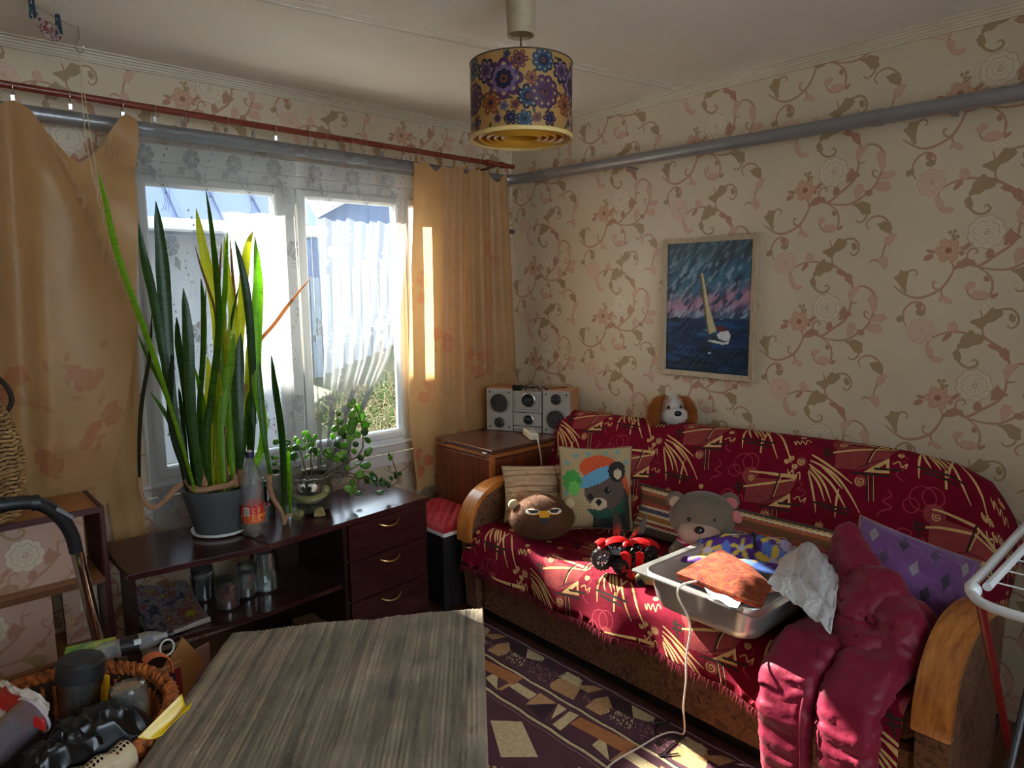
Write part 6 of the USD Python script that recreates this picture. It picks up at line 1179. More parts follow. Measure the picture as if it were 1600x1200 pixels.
def pillow(name, label, cat, base, w, h, t, layers, ground, mat, backcol, rz=-.74, lean=.25, roll=0.0, seed=0, sag=0.0, wr=.006, cell=.09):
    T_ = rot([1, 0, 0], -lean) @ rot([0, 1, 0], roll); p = thing(name, label, cat, base, rz, tilt=T_)
    f1 = pillow_fn(w, h, t, seed, sag, wr); print_part('front', sbox(-1, -1, 1, 1), layers, ground, cell, f1, mat, p)
    g = np.linspace(-1, 1, 26); U, V = np.meshgrid(g, g, indexing='ij'); part('back', gridmesh(pillow_fn(w, h, t, seed + 3, sag, wr, 1)(U, V)[:, ::-1]), M('pillow_back_' + name, backcol, .9, var=.08, scale=12), p, smooth=True)
    e = np.linspace(-1, 1, 24); one = np.ones(24); rim = np.vstack([f1(e, -one), f1(one, e)[1:], f1(-e, one)[1:], f1(-one, -e)[1:-1]]); part('piping', tube(rim, .0035, 6, closed=True), M('piping_' + name, backcol, .9), p)
    return p
woven = M('pillow_cloth', rough=.9, attr=True, var=.12, scale=40, bump=.0015, bscale=160, sheen=.15)
# crumpled beige pillow
rs = np.random.RandomState(3); L = []
for k in range(9): L.append((stroke([(-1, -.85 + k * .21 + rs.uniform(-.03, .03)), (-.3, -.83 + k * .21), (.4, -.88 + k * .21), (1, -.84 + k * .21)], (.03 + .03 * (k % 2), .05, .03), 20), S(150, 96, 74) if k % 3 else S(168, 134, 104)))
L.append((stroke([(.30, -1), (.34, 0), (.30, 1)], .03, 10), S(120, 90, 70)))
pillow('pillow', 'crumpled beige-brown striped pillow leaning in the left corner of the sofa', 'pillow', (-.665, -.925, .478), .36, .25, .14, L, S(178, 150, 116), woven, S(150, 120, 92), rz=-.62, lean=.35, seed=2, wr=.045, cell=.07)
# needlepoint bear pillow
BROWN, OR, BL, GR, DKG, EARK, BEI = S(92, 78, 68), S(206, 84, 40), S(96, 160, 190), S(70, 156, 70), S(34, 82, 62), S(44, 38, 36), S(196, 176, 142)
L = [(Polygon([(-.10, -.35), (.92, .05), (.92, -.98), (-.1, -.98)]), S(56, 60, 54)), (affinity.rotate(disc((.45, -.70), .34, 8, .22), 10, origin=(.45, -.7)), S(34, 40, 38)), (Polygon([(-.28, -.45), (.10, -.52), (.55, -.40), (.80, -.20), (.80, -.52), (.40, -.68), (-.05, -.70)]), DKG), (disc((.22, -.02), .56, 10, .46), BROWN),
     (Polygon([(.52, .50), (.70, .20), (.92, -.18), (.98, -.05), (.80, .35), (.62, .62)]), OR), (disc((.06, .52), .52, 10, .30), OR), (affinity.rotate(disc((.02, .30), .60, 10, .17), 22, origin=(.02, .30)), BL), (disc((.56, .42), .25, 8), EARK), (disc((.58, .36), .12, 6), BEI),
     (petals((-.68, .18), .18, 9, .10), GR), (petals((-.62, .02), .10, 7, .08, .5), S(110, 190, 90)), (disc((-.18, -.18), .075, 5), S(24, 22, 22)), (disc((.28, -.02), .075, 5), S(24, 22, 22)), (disc((-.16, -.165), .02, 3), BEI), (disc((.30, -.005), .02, 3), BEI), (disc((.06, -.34), .22, 7, .15), BEI), (disc((.05, -.30), .09, 5, .06), S(24, 22, 22)), (line([(.05, -.33), (.05, -.40)], .02, smooth=False), S(24, 22, 22))]
for c in ((-.55, .80), (-.2, .86), (.25, .88), (.60, .90), (-.80, .62), (.82, .62), (-.86, -.10), (-.72, -.55)):
    for a in (0, 60, 120): L.append((affinity.rotate(sbox(c[0] - .075, c[1] - .016, c[0] + .075, c[1] + .016), a, origin=c), S(110, 156, 160)))
def pix(g, q=.033):                     # needlepoint: shapes follow the canvas squares
    x0, y0, x1, y1 = g.bounds; xs = np.arange(math.floor(x0 / q), math.ceil(x1 / q)); ys = np.arange(math.floor(y0 / q), math.ceil(y1 / q)); X, Y = np.meshgrid(xs, ys); k = shapely.contains_xy(g, (X + .5) * q, (Y + .5) * q)
    return unary_union(list(shapely.box(X[k] * q, Y[k] * q, (X[k] + 1) * q, (Y[k] + 1) * q)))
L = [(pix(g), c) for g, c in L]; L = [(g, c) for g, c in L if not g.is_empty]
pillow('pillow', 'square needlepoint pillow with a dark bear in an orange and blue hat', 'pillow', (-.592, -1.165, .475), .315, .36, .13, L, S(176, 154, 114), stitch_mat('needlepoint'), S(150, 124, 92), rz=-.78, lean=.22, seed=5, wr=.006, cell=.10)
# long striped cushion
def zig(v, w, n=42): 
    x = np.linspace(-1, 1, n * 2 + 1); y = v + .035 * (np.arange(n * 2 + 1) % 2); return LineString(np.stack([x, y], 1)).buffer(w / 2, cap_style='flat', join_style='mitre')
L = [(sbox(-1, -1, 1, -.62), S(96, 92, 88)), (sbox(-1, -.62, 1, -.45), S(150, 60, 48)), (sbox(-1, -.40, 1, -.17), S(170, 120, 54)), (sbox(-1, -.12, 1, .10), S(86, 90, 122)), (sbox(-1, .14, 1, .34), S(166, 74, 62)), (sbox(-1, .34, 1, .62), S(120, 76, 46)), (sbox(-1, .62, 1, .78), S(178, 96, 60)), (sbox(-1, .80, 1, 1), S(52, 44, 40))]
for v_ in (-.64, -.43, -.145, .11, .79): L.append((zig(v_, .05), S(224, 210, 180)))
L.append((zig(.86, .04), S(190, 150, 80)))
pillow('striped_cushion', 'long cushion with zigzag brown, blue and ochre stripes behind the teddy bear', 'cushion', (-.478, -1.70, .474), .90, .205, .11, L, S(150, 90, 60), woven, S(110, 80, 60), rz=-PI / 2, lean=.36, seed=7, wr=.006, cell=.06)
# purple pillow
L = []
for i in range(-3, 4):
    for j in range(-2, 3):
        c = (i * .50 + (.25 if j % 2 else 0), j * .52); g = Polygon([(c[0] - .085, c[1]), (c[0], c[1] + .22), (c[0] + .085, c[1]), (c[0], c[1] - .22)]); L.append((g, [S(150, 140, 140), S(76, 58, 84), S(58, 44, 66)][(i * 2 + j) % 3]))
L = [(shapely.intersection(g, sbox(-1, -1, 1, 1)), c) for g, c in L]; L = [(g, c) for g, c in L if not g.is_empty]
pillow('pillow', 'purple velvet pillow with grey diamonds at the right end of the sofa', 'pillow', (-.525, -2.335, .505), .36, .25, .13, L, S(116, 66, 126), M('purple_velvet', rough=.85, attr=True, sheen=.5, var=.15, scale=18, bump=.001, bscale=150), S(96, 52, 120), rz=-.98, lean=.62, roll=.36, seed=9, wr=.016, cell=.07)

# ---- plush toys
brn = M('plush_brown', S(84, 52, 28), .95, var=.15, scale=20); brf = M('plush_brown_fur', S(108, 68, 38), .9, var=.25, scale=15)
def sample(mesh, n, seed=1): 
    p, f = trimesh.sample.sample_surface(mesh, n, seed=seed); return np.asarray(p), mesh.face_normals[f]
ow = thing('owl_pillow', 'round brown plush owl pillow with sleepy eyes on the left of the sofa seat', 'plush pillow', (-.80, -1.045, .470), -.70)
er = np.array([.135, .095, .083]); ball = ell((0, 0, .083), er, 4); ball.vertices[:, 2] += .012 * np.cos(ball.vertices[:, 0] / .135 * 2) * (ball.vertices[:, 2] > .08); part('body', ball, brn, ow, smooth=True)
def on_ball(off):
    def fn(u, v):                        # u sideways angle, v upward angle
        a, b = u, v; d = np.stack([np.sin(a) * np.cos(b), -np.cos(a) * np.cos(b), np.sin(b)], -1); return d * (er + off) + np.array([0, 0, .083])
    return fn
mask_l = [(unary_union([disc((-.36, .62), .30, 9, .17), disc((.40, .62), .30, 9, .17), Polygon([(-.2, .70), (.24, .70), (.16, .30), (-.10, .30)])]), S(212, 150, 30)), (disc((-.42, .62), .27, 8, .135), S(232, 226, 210)), (disc((.46, .62), .27, 8, .135), S(232, 226, 210)), (Polygon([(-.62, .66), (-.18, .68), (-.20, .58), (-.40, .54)]).buffer(.01), S(38, 32, 32)), (Polygon([(.22, .70), (.64, .66), (.46, .54), (.28, .57)]).buffer(.01), S(38, 32, 32)), (Polygon([(-.12, .36), (.16, .36), (.12, .10), (.02, .04), (-.07, .10)]), S(52, 50, 52))]
dm = unary_union([mask_l[0][0], mask_l[5][0]])
print_part('face', dm, mask_l[1:], mask_l[0][1], .08, on_ball(.0075), M('felt_print', rough=.9, attr=True), ow)
p_, n_ = sample(ball, 9000, 2); ang = np.stack([np.arctan2(p_[:, 0], -p_[:, 1]), np.arcsin(np.clip((p_[:, 2] - .083) / .083, -1, 1))], 1); keep_ = ~shapely.contains_xy(dm.buffer(.02), ang[:, 0], ang[:, 1]); hair('fur', p_[keep_], n_[keep_], .011, .0009, brf, ow, seed=5, curl=.5)
for s in (-1, 1): part('ear', ell((s * .118, .0, .142), (.022, .016, .022), 2), M('owl_ear', S(190, 168, 130), .95), ow)

wht, rust_ = M('fur_white', S(226, 218, 206), .9, var=.1, scale=25), M('fur_rust', S(164, 92, 30), .9, var=.25, scale=20)
dg = thing('plush_dog', 'plush dog head with rust ears and white muzzle on top of the sofa back', 'plush toy', (-.115, -1.205, .893), -.72, tilt=np.diag([.82, .82, .82, 1]))
hd = ell((0, .01, .075), (.080, .072, .075), 4); part('head', hd, wht, dg, smooth=True); mz = ell((.006, -.058, .048), (.056, .044, .040), 3); part('muzzle', mz, wht, dg, smooth=True)
part('nose', ell((.010, -.104, .062), (.020, .014, .015), 3), M('nose_black', S(18, 16, 16), .25), dg)
ears = [blob([[((s * .072, .0, .115), .026), ((s * .098, -.012, .07), .030), ((s * .104, -.02, .02), .026)]], .008, 6) for s in (-1, 1)]
for i, e in enumerate(ears): part('ear', e, rust_, dg, smooth=True); p_, n_ = sample(e, 1700, 3 + i); hair('ear_fur', p_, n_ + (0, -.3, -.7), .026, .0011, rust_, dg, seed=6 + i, curl=.45)
p_, n_ = sample(hd, 5200, 4); br_ = (np.abs(p_[:, 0]) > .024 + .010 * np.sin(p_[:, 2] * 90)) & (p_[:, 2] > .065)
hair('brown_fur', p_[br_], n_[br_], .020, .0011, rust_, dg, seed=8, curl=.5); hair('white_fur', p_[~br_], n_[~br_], .020, .0011, wht, dg, seed=9, curl=.5)
p_, n_ = sample(mz, 2600, 5); k_ = np.linalg.norm(p_ - np.array([.010, -.104, .062]), axis=1) > .019; hair('muzzle_fur', p_[k_], n_[k_] + (0, -.2, -.5), .020, .0010, wht, dg, seed=10, curl=.45)
for s in (-1, 1): e = part('eye', ell((s * .034, -.070, .092), (.009, .007, .009), 2), M('eye_brown', S(34, 20, 14), .1), dg); part('eye_glint', ell((s * .034 + .003, -.0765, .095), (.002, .0015, .002), 1), ey, e)

gry, gryd, pnk = M('plush_grey', S(102, 88, 71), .95, var=.08, scale=30, sheen=.25, bump=.001, bscale=220), M('plush_muzzle', S(158, 126, 106), .95, sheen=.2, bump=.001, bscale=220), M('ear_pink', S(190, 106, 104), .9, sheen=.3)
td_ = thing('teddy_bear', 'big-headed grey teddy bear in a pink striped shirt behind the steel basin', 'teddy bear', (-.585, -1.675, .480), -.86, tilt=np.diag([.84, .84, .84, 1]))
HC = np.array([.0, .0, .215])
part('body', blob([[((0, .02, .06), .062), ((0, .01, .12), .055), ((0, .0, .165), .035)], [((-.055, -.01, .125), .024), ((-.10, -.03, .09), .026), ((-.118, -.06, .072), .032)], [((.055, -.01, .125), .024), ((.10, -.02, .09), .026), ((.115, -.04, .07), .030)], [((-.045, 0, .045), .042), ((-.078, -.05, .040), .036), ((-.092, -.085, .046), .040)], [((.045, 0, .045), .042), ((.08, -.05, .04), .036), ((.095, -.085, .046), .040)]], .009, 8), gry, td_, smooth=True)
hm = ell(HC, (.142, .110, .112), 4); k = np.clip((HC[2] - hm.vertices[:, 2]) / .11, 0, 1); hm.vertices[:, 0] *= 1 + .06 * k; part('head', hm, gry, td_, smooth=True)
part('muzzle', ell(HC + (-.022, -.070, -.045), (.092, .062, .060), 4), gryd, td_, smooth=True); part('nose', ell(HC + (-.030, -.132, -.018), (.021, .013, .016), 3), MATS['nose_black'], td_)
part('mouth_seam', tube([HC + (-.030, -.1335, -.035), HC + (-.030, -.133, -.05), HC + (-.030, -.129, -.072)], .0011, 5), M('seam_brown', S(110, 84, 66), .9), td_)
for s in (-1, 1):
    e = part('ear', ell(HC + (s * .118, .015, .068), (.042, .020, .040), 3, rz=s * -.3), gry, td_, smooth=True); part('inner_ear', ell(HC + (s * .120, -.003, .064), (.028, .010, .027), 3, rz=s * -.3), pnk if s > 0 else gryd, e)
    part('eye', ell(HC + (-.018 + s * .052, -.100, .018), (.008, .007, .010), 2), MATS['nose_black'], td_); part('eyebrow', tube([HC + (-.018 + s * .052 - .007, -.101, .040), HC + (-.018 + s * .052 + .006, -.101, .043)], .001, 5), MATS['seam_brown'], td_)
part('ear_tag', ell(HC + (.138, -.05, .018), (.020, .012, .030), 3, ry=-.4), pnk, td_)
shirt = blob([[((0, .02, .075), .066), ((0, .01, .12), .060), ((0, .0, .155), .044)], [((-.055, -.01, .125), .030), ((-.082, -.022, .104), .032)], [((.055, -.01, .125), .030), ((.082, -.016, .104), .032)]], .010, 5)
shirt.vertices[:, 2] = np.maximum(shirt.vertices[:, 2], .045); c_ = np.where((np.sin(shirt.vertices[:, 2] * 2 * PI / .034) > .45)[:, None], S(222, 170, 190), S(196, 26, 96)); part('shirt', shirt, M('shirt_knit', rough=.9, attr=True, bump=.001, bscale=200), td_, smooth=True, col=c_)

# red and black toy walker
redp, blkp = M('toy_red', S(196, 22, 26), .25, spec=.6), M('toy_black', S(20, 20, 24), .22, spec=.6)
ty = thing('toy_robot', 'red and black plastic toy robot vehicle with black pointed fins on the sofa', 'toy', (-.80, -1.49, .472), -.85)
part('chassis', cat_(box(.13, .07, .030, c=(0, 0, .040), b=.006), box(.06, .055, .03, c=(.02, 0, .068), b=.006), *[box(.012, .08, .012, c=(x, 0, .03), b=.003) for x in (-.05, -.01, .03, .06)]), blkp, ty)
def toy_wheel(c, r, w, rz=0, spokes=9):
    t_ = trimesh.transformations.translation_matrix(c) @ rot([0, 0, 1], rz) @ rot([1, 0, 0], PI / 2)
    wh = part('wheel', cat_(lathe([(r * .62, -w / 2), (r * .95, -w / 2), (r, -w / 2 + .003), (r, w / 2 - .003), (r * .95, w / 2), (r * .62, w / 2), (r * .55, 0), (r * .62, -w / 2)], 30), *[xf(box(.004, .006, w, b=.001), (r * math.cos(a), r * math.sin(a), 0), rz=a) for a in np.linspace(0, 2 * PI, 19)[:-1]]).apply_transform(t_), blkp, ty)
    part('hub', cat_(cyl(r * .2, w * .9, c=(0, 0, -w * .45), n=14), *[xf(box(r * .62, .004, w * .5, b=.001), (r * .36 * math.cos(a), r * .36 * math.sin(a), 0), rz=a) for a in np.linspace(0, 2 * PI, spokes + 1)[:-1]]).apply_transform(t_), M('toy_gunmetal', S(70, 74, 84), .25, metal=.6), wh)
toy_wheel((-.088, -.045, .045), .040, .026, .25); toy_wheel((-.02, -.075, .030), .028, .024, -.1); toy_wheel((.06, -.055, .034), .032, .026, -.2); toy_wheel((.09, .045, .034), .032, .026, .1); toy_wheel((-.06, .05, .04), .034, .024, .2)
def shell(pts, w, r, loc, rz, rx=0, name='armour_plate', mat=redp):
    p = spline(np.array(pts), 18); U = np.linspace(-1, 1, 8); P = np.stack([np.stack([0 * U + q[0], w / 2 * U * (1 - .35 * abs(i / 17 - .5)), q[1] - r * U ** 2], 1) for i, q in enumerate(p)]); part(name, xf(sheet(P, .004), loc, rz=rz, rx=rx), mat, ty, smooth=40)
shell([(-.07, .0), (-.03, .028), (.02, .034), (.06, .012)], .05, .010, (-.035, -.02, .085), .15); shell([(-.05, .0), (-.01, .022), (.04, .016)], .05, .012, (.05, -.005, .090), -.2); shell([(-.025, .05), (.002, .045), (.012, .01), (.0, -.03)], .036, .008, (-.005, -.090, .045), 1.3); shell([(-.02, .05), (.006, .035), (.014, 0), (.02, -.025)], .03, .006, (.045, -.088, .05), 1.5)
shell([(-.03, .01), (0, .02), (.03, .004)], .034, .006, (-.085, -.02, .092), .5); shell([(-.03, .0), (.0, .022), (.04, .0)], .055, .012, (.08, .03, .078), .3); shell([(-.02, .0), (.0, .012), (.02, 0)], .02, .004, (.0, -.04, .10), .9)
for s, (x, y, rx, h) in enumerate(((-.030, .02, -.06, .125), (.034, .025, .28, .105))):
    tri = Polygon([(-.020, -.02), (.026, -.02), (.018, h * .55), (-.004, h)]); part('fin', xf(xf(plate(tri, .006, .0015), (0, .003, 0), rx=PI / 2), (x, y, .10), rz=.1, ry=rx * 1.6), blkp, ty)
    part('fin_inlay', cat_(*[xf(box(.002, .0072, h * .4, b=.0005), (x + .002 + k * .005 * math.cos(0), y, .10 + h * .28), ry=rx * 1.6 + .1 * k) for k in (-1, 0, 1)]), M('toy_bronze', S(140, 84, 40), .35, metal=.6), ty, kind='stuff')
for k in range(9):
    a = k * .7; part('joint', tube([(-.07 + .017 * k, -.035 + .02 * math.sin(a * 2), .075 + .012 * math.cos(a)), (-.06 + .017 * k, -.055 - .01 * math.sin(a), .095)], .006, 8), blkp if k % 3 else MATS['toy_gunmetal'], ty)
rp = thing('red_toy_piece', 'small round red toy piece beside the toy car', 'toy piece', (-.868, -1.575, .474), -.6)
part('disc', lathe([(0, .002), (.016, 0), (.020, .008), (.018, .026), (.014, .024), (.010, .012), (.004, .018), (0, .018)], 20), redp, rp); part('tab', box(.014, .010, .006, c=(.020, 0, .006), b=.002), redp, rp)
tc_ = thing('toy_car', 'olive and brown toy car half under the corner of the steel basin', 'toy car', (-.862, -1.665, .472), -1.15)
cb_ = Polygon([(-.062, .012), (-.064, .03), (-.052, .038), (-.036, .054), (.022, .056), (.038, .038), (.062, .034), (.065, .014), (.05, .010), (-.05, .010)]); part('body', xf(plate(cb_.buffer(-.003).buffer(.003), .056, .004), (0, .028, 0), rx=PI / 2), M('toy_olive', rough=.35, ramp=[(.45, S(104, 104, 70)), (.55, S(140, 96, 60))], scale=14), tc_)
part('window', cat_(box(.044, .0575, .010, c=(-.006, 0, .0455), b=.003), xf(box(.004, .044, .014, b=.001), (.031, 0, .046), ry=-.75)), M('toy_window', S(66, 84, 76), .1), tc_)
for x in (-.040, .040):
    for s in (-1, 1): w_ = part('wheel', lathe([(0, -.006), (.014, -.006), (.0155, -.003), (.0155, .005), (.013, .007), (0, .006)], 22).apply_transform(trimesh.transformations.translation_matrix((x, s * .026, .0155)) @ rot([1, 0, 0], PI / 2)), blkp, tc_); part('hub', lathe([(0, .0), (.008, .0), (.007, .0085), (0, .0085)], 14).apply_transform(trimesh.transformations.translation_matrix((x, s * .0265, .0155)) @ rot([1, 0, 0], PI / 2 * -s * -1)), M('hub_silver', S(190, 190, 186), .3, metal=.8), w_)

# ---- steel basin and cloths
stl = M('basin_steel', S(206, 205, 202), .3, metal=.8, bump=.0004, bscale=40, bstretch=(1, 1, 6))
bsn = thing('steel_basin', 'deep rectangular stainless-steel tray tilted among the toys on the sofa', 'basin', (-.787, -1.953, .479), -.04)
def rrect(w, h, r, n=6): 
    o = []
    for cx, cy, a in ((w / 2 - r, h / 2 - r, 0), (-w / 2 + r, h / 2 - r, PI / 2), (-w / 2 + r, -h / 2 + r, PI), (w / 2 - r, -h / 2 + r, 1.5 * PI)): o += [(cx + r * math.cos(a + t), cy + r * math.sin(a + t)) for t in np.linspace(0, PI / 2, n)]
    return np.array(o)
def loft(rows):
    P = np.array([np.column_stack([rrect(w, h, r), np.full(24, z)]) for w, h, r, z in rows]); P = np.concatenate([P, P[:, :1]], 1); return gridmesh(P)
BW, BH = .572, .448; BD = .127
rows = [(BW, BH, .012, BD - .0045), (BW, BH, .012, BD), (BW - .045, BH - .045, .045, BD), (BW - .060, BH - .060, .055, BD - .0065), (BW - .085, BH - .085, .06, .045), (BW - .11, BH - .11, .055, .018), (BW - .15, BH - .15, .05, .006), (BW - .2, BH - .2, .03, .004), (.02, .02, .005, .004)]
outer = [(BW - .0565, BH - .0565, .055, BD - .006), (BW - .081, BH - .081, .06, .045), (BW - .106, BH - .106, .055, .016), (BW - .147, BH - .147, .05, .003), (BW - .2, BH - .2, .03, .0005), (.02, .02, .005, .0005)]
part('pan', loft(rows), stl, bsn, smooth=35); part('pan_outside', cat_(loft(outer[::-1]), loft([(BW - .058, BH - .058, .05, BD - .0047), (BW, BH, .012, BD - .0045)])), stl, bsn, smooth=35)
part('rim_bead', tube(np.column_stack([rrect(BW - .05, BH - .05, .05, 10), np.full(40, BD + .0003)]), .0025, 6, closed=True), stl, bsn)
part('fill_mark', cat_(box(.004, .0012, .05, c=(.10, BH / 2 - .037, .09)), box(.05, .0012, .004, c=(.12, BH / 2 - .038, .066))), M('steel_mark', S(150, 148, 146), .3, metal=1), bsn)
# purple flowered cloth with a black strap, stuffed in the basin
t_, P, U, V = crumple('flowered_cloth', 'purple cloth with yellow flowers and a black strap stuffed into the steel basin', 'cloth', ((1064, 880), (1100, 848), (1238, 852), (1230, 905)), .580, .020, None, 7, .012, 56, 5)
P[..., 2] += .015 * np.exp(-((U - .1) / .14) ** 2) - .03 * np.exp(-((U - .35) / .14) ** 2) + .03 * np.exp(-((U - .8) / .2) ** 2)
cc = np.tile(np.array(S(84, 40, 128)), (*U.shape, 1)); cc = mixc(cc, S(88, 120, 200), (meshkit.fbm(np.stack([U * 6, V * 6, 0 * U], -1), 2, 3) > .60).astype(float))
for cx, cy, r in ((.16, .16, .15), (.5, .15, .16), (.22, .62, .16), (.45, .84, .20), (.80, .80, .18), (.82, .35, .16), (.55, .5, .13)):
    rr_, aa_ = np.hypot(U - cx, V - cy), np.arctan2(V - cy, U - cx); cc = mixc(cc, S(222, 190, 70), (rr_ < r * (.62 + .38 * np.cos(aa_ * 5))).astype(float)); cc = mixc(cc, S(200, 196, 226), (rr_ < r * .26).astype(float))
cc = mixc(cc, S(186, 176, 214), (np.hypot(U - .68, V - .96) < .09).astype(float))
part('cloth', sheet(P, .003), M('flower_print', rough=.85, attr=True), t_, world=True, smooth=True, col=np.vstack([cc.reshape(-1, 3)] * 2))
part('strap', tube([tuple(P[30 + int(k * .45), int(36 - k * .1)] + (0, 0, .006)) for k in range(0, 48, 4)], .005, 6), M('strap_black', S(22, 20, 24), .7), t_, world=True)
# folded orange cloth over the front corner, white paper under it
wp = thing('white_paper', 'crumpled white paper sheet under the folded orange cloth', 'paper', tuple(at(1130, 935, z=.618)))
q = [at(1092, 908, z=.617), at(1165, 926, z=.617), at(1152, 952, z=.612), at(1112, 934, z=.614)]; gu, gv = np.meshgrid(np.linspace(0, 1, 14), np.linspace(0, 1, 10), indexing='ij')
G = q[0] * ((1 - gu) * (1 - gv))[..., None] + q[1] * (gu * (1 - gv))[..., None] + q[2] * (gu * gv)[..., None] + q[3] * ((1 - gu) * gv)[..., None]; G[..., 2] += .003 * np.sin(gu * 9 + gv * 5); part('sheet', sheet(G, .0012), M('paper_white', S(232, 228, 224), .7), wp, world=True, smooth=True)
t_, P, U, V = crumple('orange_cloth', 'folded orange and rust patterned cloth lying over the front corner of the steel basin', 'cloth', ((1057, 898), (1126, 860), (1210, 908), (1192, 946)), .627, .010, None, 4, .006, 44, 5)
P[..., 2] -= .025 * np.clip((U - .72) / .28, 0, 1) * np.clip((V - .6) / .4, 0, 1)
part('top_fold', sheet(P, .010), M('rust_velour', rough=.9, ramp=[(.34, S(84, 20, 5)), (.46, S(122, 36, 7)), (.58, S(142, 66, 16)), (.70, S(96, 26, 7))], scale=26, distort=1.6), t_, world=True, smooth=50)
P2 = P.copy(); P2[..., 2] -= .011; P2[..., :2] = P2[..., :2] * .97 + P2[..., :2].mean((0, 1)) * .03; part('under_fold', sheet(P2, .008), M('rust_velour_dark', S(150, 44, 16), .9, var=.3, scale=24), t_, world=True, smooth=50)
# white lace cloth spilling over the right rim
lc_ = thing('lace_cloth', 'bunched white lace cloth spilling over the right rim of the steel basin', 'cloth', tuple(at(1265, 930, z=.62)))
n = 70; U, V = np.meshgrid(np.linspace(0, 1, n), np.linspace(0, 1, n), indexing='ij')
c4 = [at(1198, 915, z=.630), at(1232, 866, z=.640), at(1314, 892, z=.625), at(1334, 950, z=.59)]; c5 = at(1298, 992, z=.585)
P = c4[0] * ((1 - U) * (1 - V))[..., None] + c4[1] * (U * (1 - V))[..., None] + c4[2] * (U * V)[..., None] + c5 * ((1 - U) * V)[..., None]
P[..., 2] += .085 * np.exp(-(((U - .72) / .26) ** 2 + ((V - .45) / .30) ** 2)) + .028 * np.exp(-(((U - .25) / .12) ** 2)) * np.sin(PI * V) - .030 * np.exp(-(((U - .38) / .10) ** 2)) * np.clip(V - .2, 0, 1) + .020 * ridged(np.stack([U, V, 0 * U], -1), 6, 3) * (.5 + V * .5)
lacy = meshkit.noise(np.stack([U * 60, V * 60, 0 * U], -1), 2)
cc = mixc(S(206, 198, 194), S(222, 218, 218), np.clip(.5 + .5 * np.abs(np.sin(U * 70) * np.sin(V * 70)) + .5 * (lacy - .5), 0, 1)); cc = mixc(cc, S(168, 152, 140), ((V > .30) & (V < .72) & (U > .35)).astype(float) * .55)
cc = mixc(cc, S(232, 230, 230), ((U < .22) & (np.sin(V * 150) * np.sin(U * 160) > -.2)).astype(float))
P[..., 2] += .0018 * np.sin(U * 160) * np.sin(V * 150) * (U < .24)
part('cloth', sheet(P, .004), M('lace_thread', rough=.9, attr=True, translucent=.2, bump=.002, bscale=220), lc_, world=True, smooth=True, col=np.vstack([cc.reshape(-1, 3)] * 2))

# ---- the crimson quilted trousers hanging over the seat
jk = M('crimson_nylon', S(126, 8, 46), .5, sheen=.1, spec=.35, bump=.003, bscale=26, var=.06, scale=10)
tr = thing('quilted_trousers', 'crimson padded nylon trousers, bunched on the seat with both legs hanging over the edge', 'trousers', (-.95, -2.33, .3))
def G_(path, w, r0):                    # a flattened leg: pairs of spheres side by side along a path, hull by hull
    gs = []
    for (p, q), (w0, w1), (ra, rb) in zip(zip(path, path[1:]), zip(w, w[1:]), zip(r0, r0[1:])):
        g = []
        for c, ww, rr_ in ((p, w0, ra), (q, w1, rb)): g += [((c[0], c[1] - ww, c[2]), rr_), ((c[0], c[1] + ww, c[2]), rr_)]
        gs.append(g)
    return gs
l1 = G_([(-.78, -2.27, .515), (-.95, -2.25, .508), (-1.045, -2.245, .455), (-1.075, -2.25, .36), (-1.083, -2.262, .24), (-1.085, -2.265, .10)], [.045, .045, .042, .038, .032, .022], [.03, .032, .032, .030, .027, .022])
l2 = G_([(-.78, -2.43, .52), (-.96, -2.41, .508), (-1.05, -2.405, .455), (-1.078, -2.41, .36), (-1.086, -2.425, .25), (-1.088, -2.455, .12)], [.040, .040, .038, .036, .034, .026], [.03, .032, .032, .03, .028, .024])
part('leg', cloth_blob(l1, .010, .0085, 11, 1, stretch=(1, .7, 1.6)), jk, tr, world=True, smooth=True); part('leg', cloth_blob(l2, .010, .0095, 12, 2, stretch=(1, .7, 2.0)), jk, tr, world=True, smooth=True)
waist = [[((-.62, -2.203, 0.582), .05), ((-.60, -2.213, 0.722), .035), ((-.66, -2.268, 0.642), .05)], [((-.66, -2.268, 0.602), .06), ((-.72, -2.348, 0.622), .065), ((-.80, -2.318, 0.562), .05)], [((-.70, -2.348, 0.582), .07), ((-.80, -2.438, 0.572), .055), ((-.86, -2.448, 0.522), .045)], [((-.80, -2.298, 0.542), .045), ((-.90, -2.368, 0.522), .04), ((-.80, -2.428, 0.522), .05)], [((-.56, -2.248, 0.562), .05), ((-.70, -2.428, 0.562), .05)]]
part('waist', cloth_blob(waist, .010, .014, 9, 5), jk, tr, world=True, smooth=True)
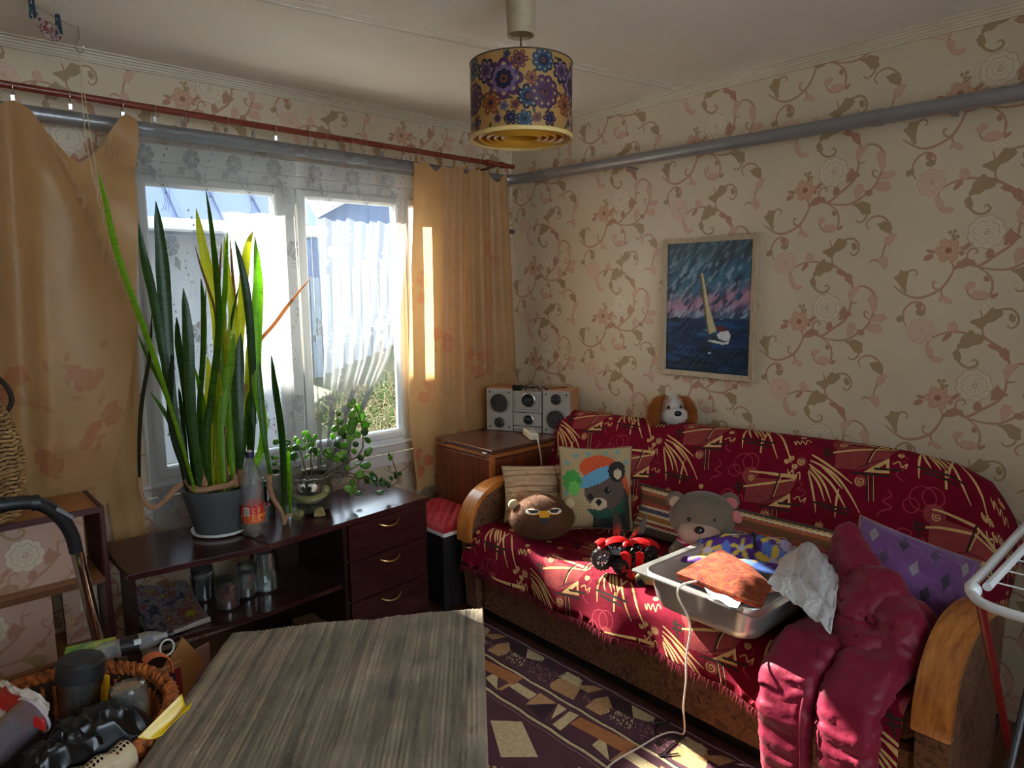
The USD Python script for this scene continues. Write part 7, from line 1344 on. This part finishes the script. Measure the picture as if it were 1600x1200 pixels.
a = np.linspace(.5, 5.0, 60); wp_ = np.stack([-.80 + .085 * np.cos(a) + .05, -2.34 + .10 * np.sin(a) - .02, .600 + .035 * np.sin(a * .8 + 1) + .006 * np.sin(a * 26)], 1); part('elastic_hem', tube(wp_, .010 + .0022 * np.sin(a * 26), 8), jk, tr, world=True)
part('seam', tube(spline([(-.99, -2.30, .535), (-1.10, -2.305, .42), (-1.118, -2.318, .28), (-1.115, -2.315, .12)], 40), .003, 6), M('seam_crimson', S(110, 10, 44), .6), tr, world=True)

# ---- folding drying rack at the right
wtub = M('rack_white', S(216, 216, 216), .3)
dr = thing('drying_rack', 'white tubular drying rack with red leg beside the right sofa arm', 'drying rack', (-.9, -2.95, 0))
z = .90; loopp = [(-1.17, -2.675, z), (-.40, -2.665, z), (-.36, -2.70, z), (-.36, -3.15, z), (-.40, -3.20, z), (-1.24, -3.21, z), (-1.285, -3.17, z), (-1.275, -2.80, z - .004), (-1.245, -2.70, z - .006), (-1.21, -2.677, z)]
part('frame_tube', tube(spline(loopp, 140, closed=True), .0095, 12, closed=True), wtub, dr, world=True)
part('frame_bar', tube([(-1.19, -2.702, z + .004), (-.38, -2.70, z + .004)], .0085, 10), wtub, dr, world=True)
part('hinge_cap', ell((-1.215, -2.685, z), (.017, .015, .015), 2), wtub, dr, world=True)
for k in range(9): part('wire', tube([(-1.14 + k * .085, -2.69, z), (-1.14 + k * .085, -3.20, z)], .0018, 6), wtub, dr, world=True)
for y in (-2.80, -2.95, -3.08): part('wire', tube([(-1.275, y, z - .002), (-.36, y, z - .002)], .0018, 6), wtub, dr, world=True)
redl = M('rack_red', S(120, 16, 26), .35)
for a_, b_ in (((-1.195, -2.69, .885), (-.52, -2.69, .015)), ((-1.195, -3.19, .885), (-.52, -3.19, .015))): part('leg', tube([a_, b_], .009, 10), redl, dr, world=True)
for a_, b_ in (((-.42, -2.71, .885), (-1.15, -2.71, .015)), ((-.42, -3.17, .885), (-1.15, -3.17, .015))): part('leg', tube([a_, b_], .009, 10), M('rack_grey', S(70, 70, 72), .35), dr, world=True)
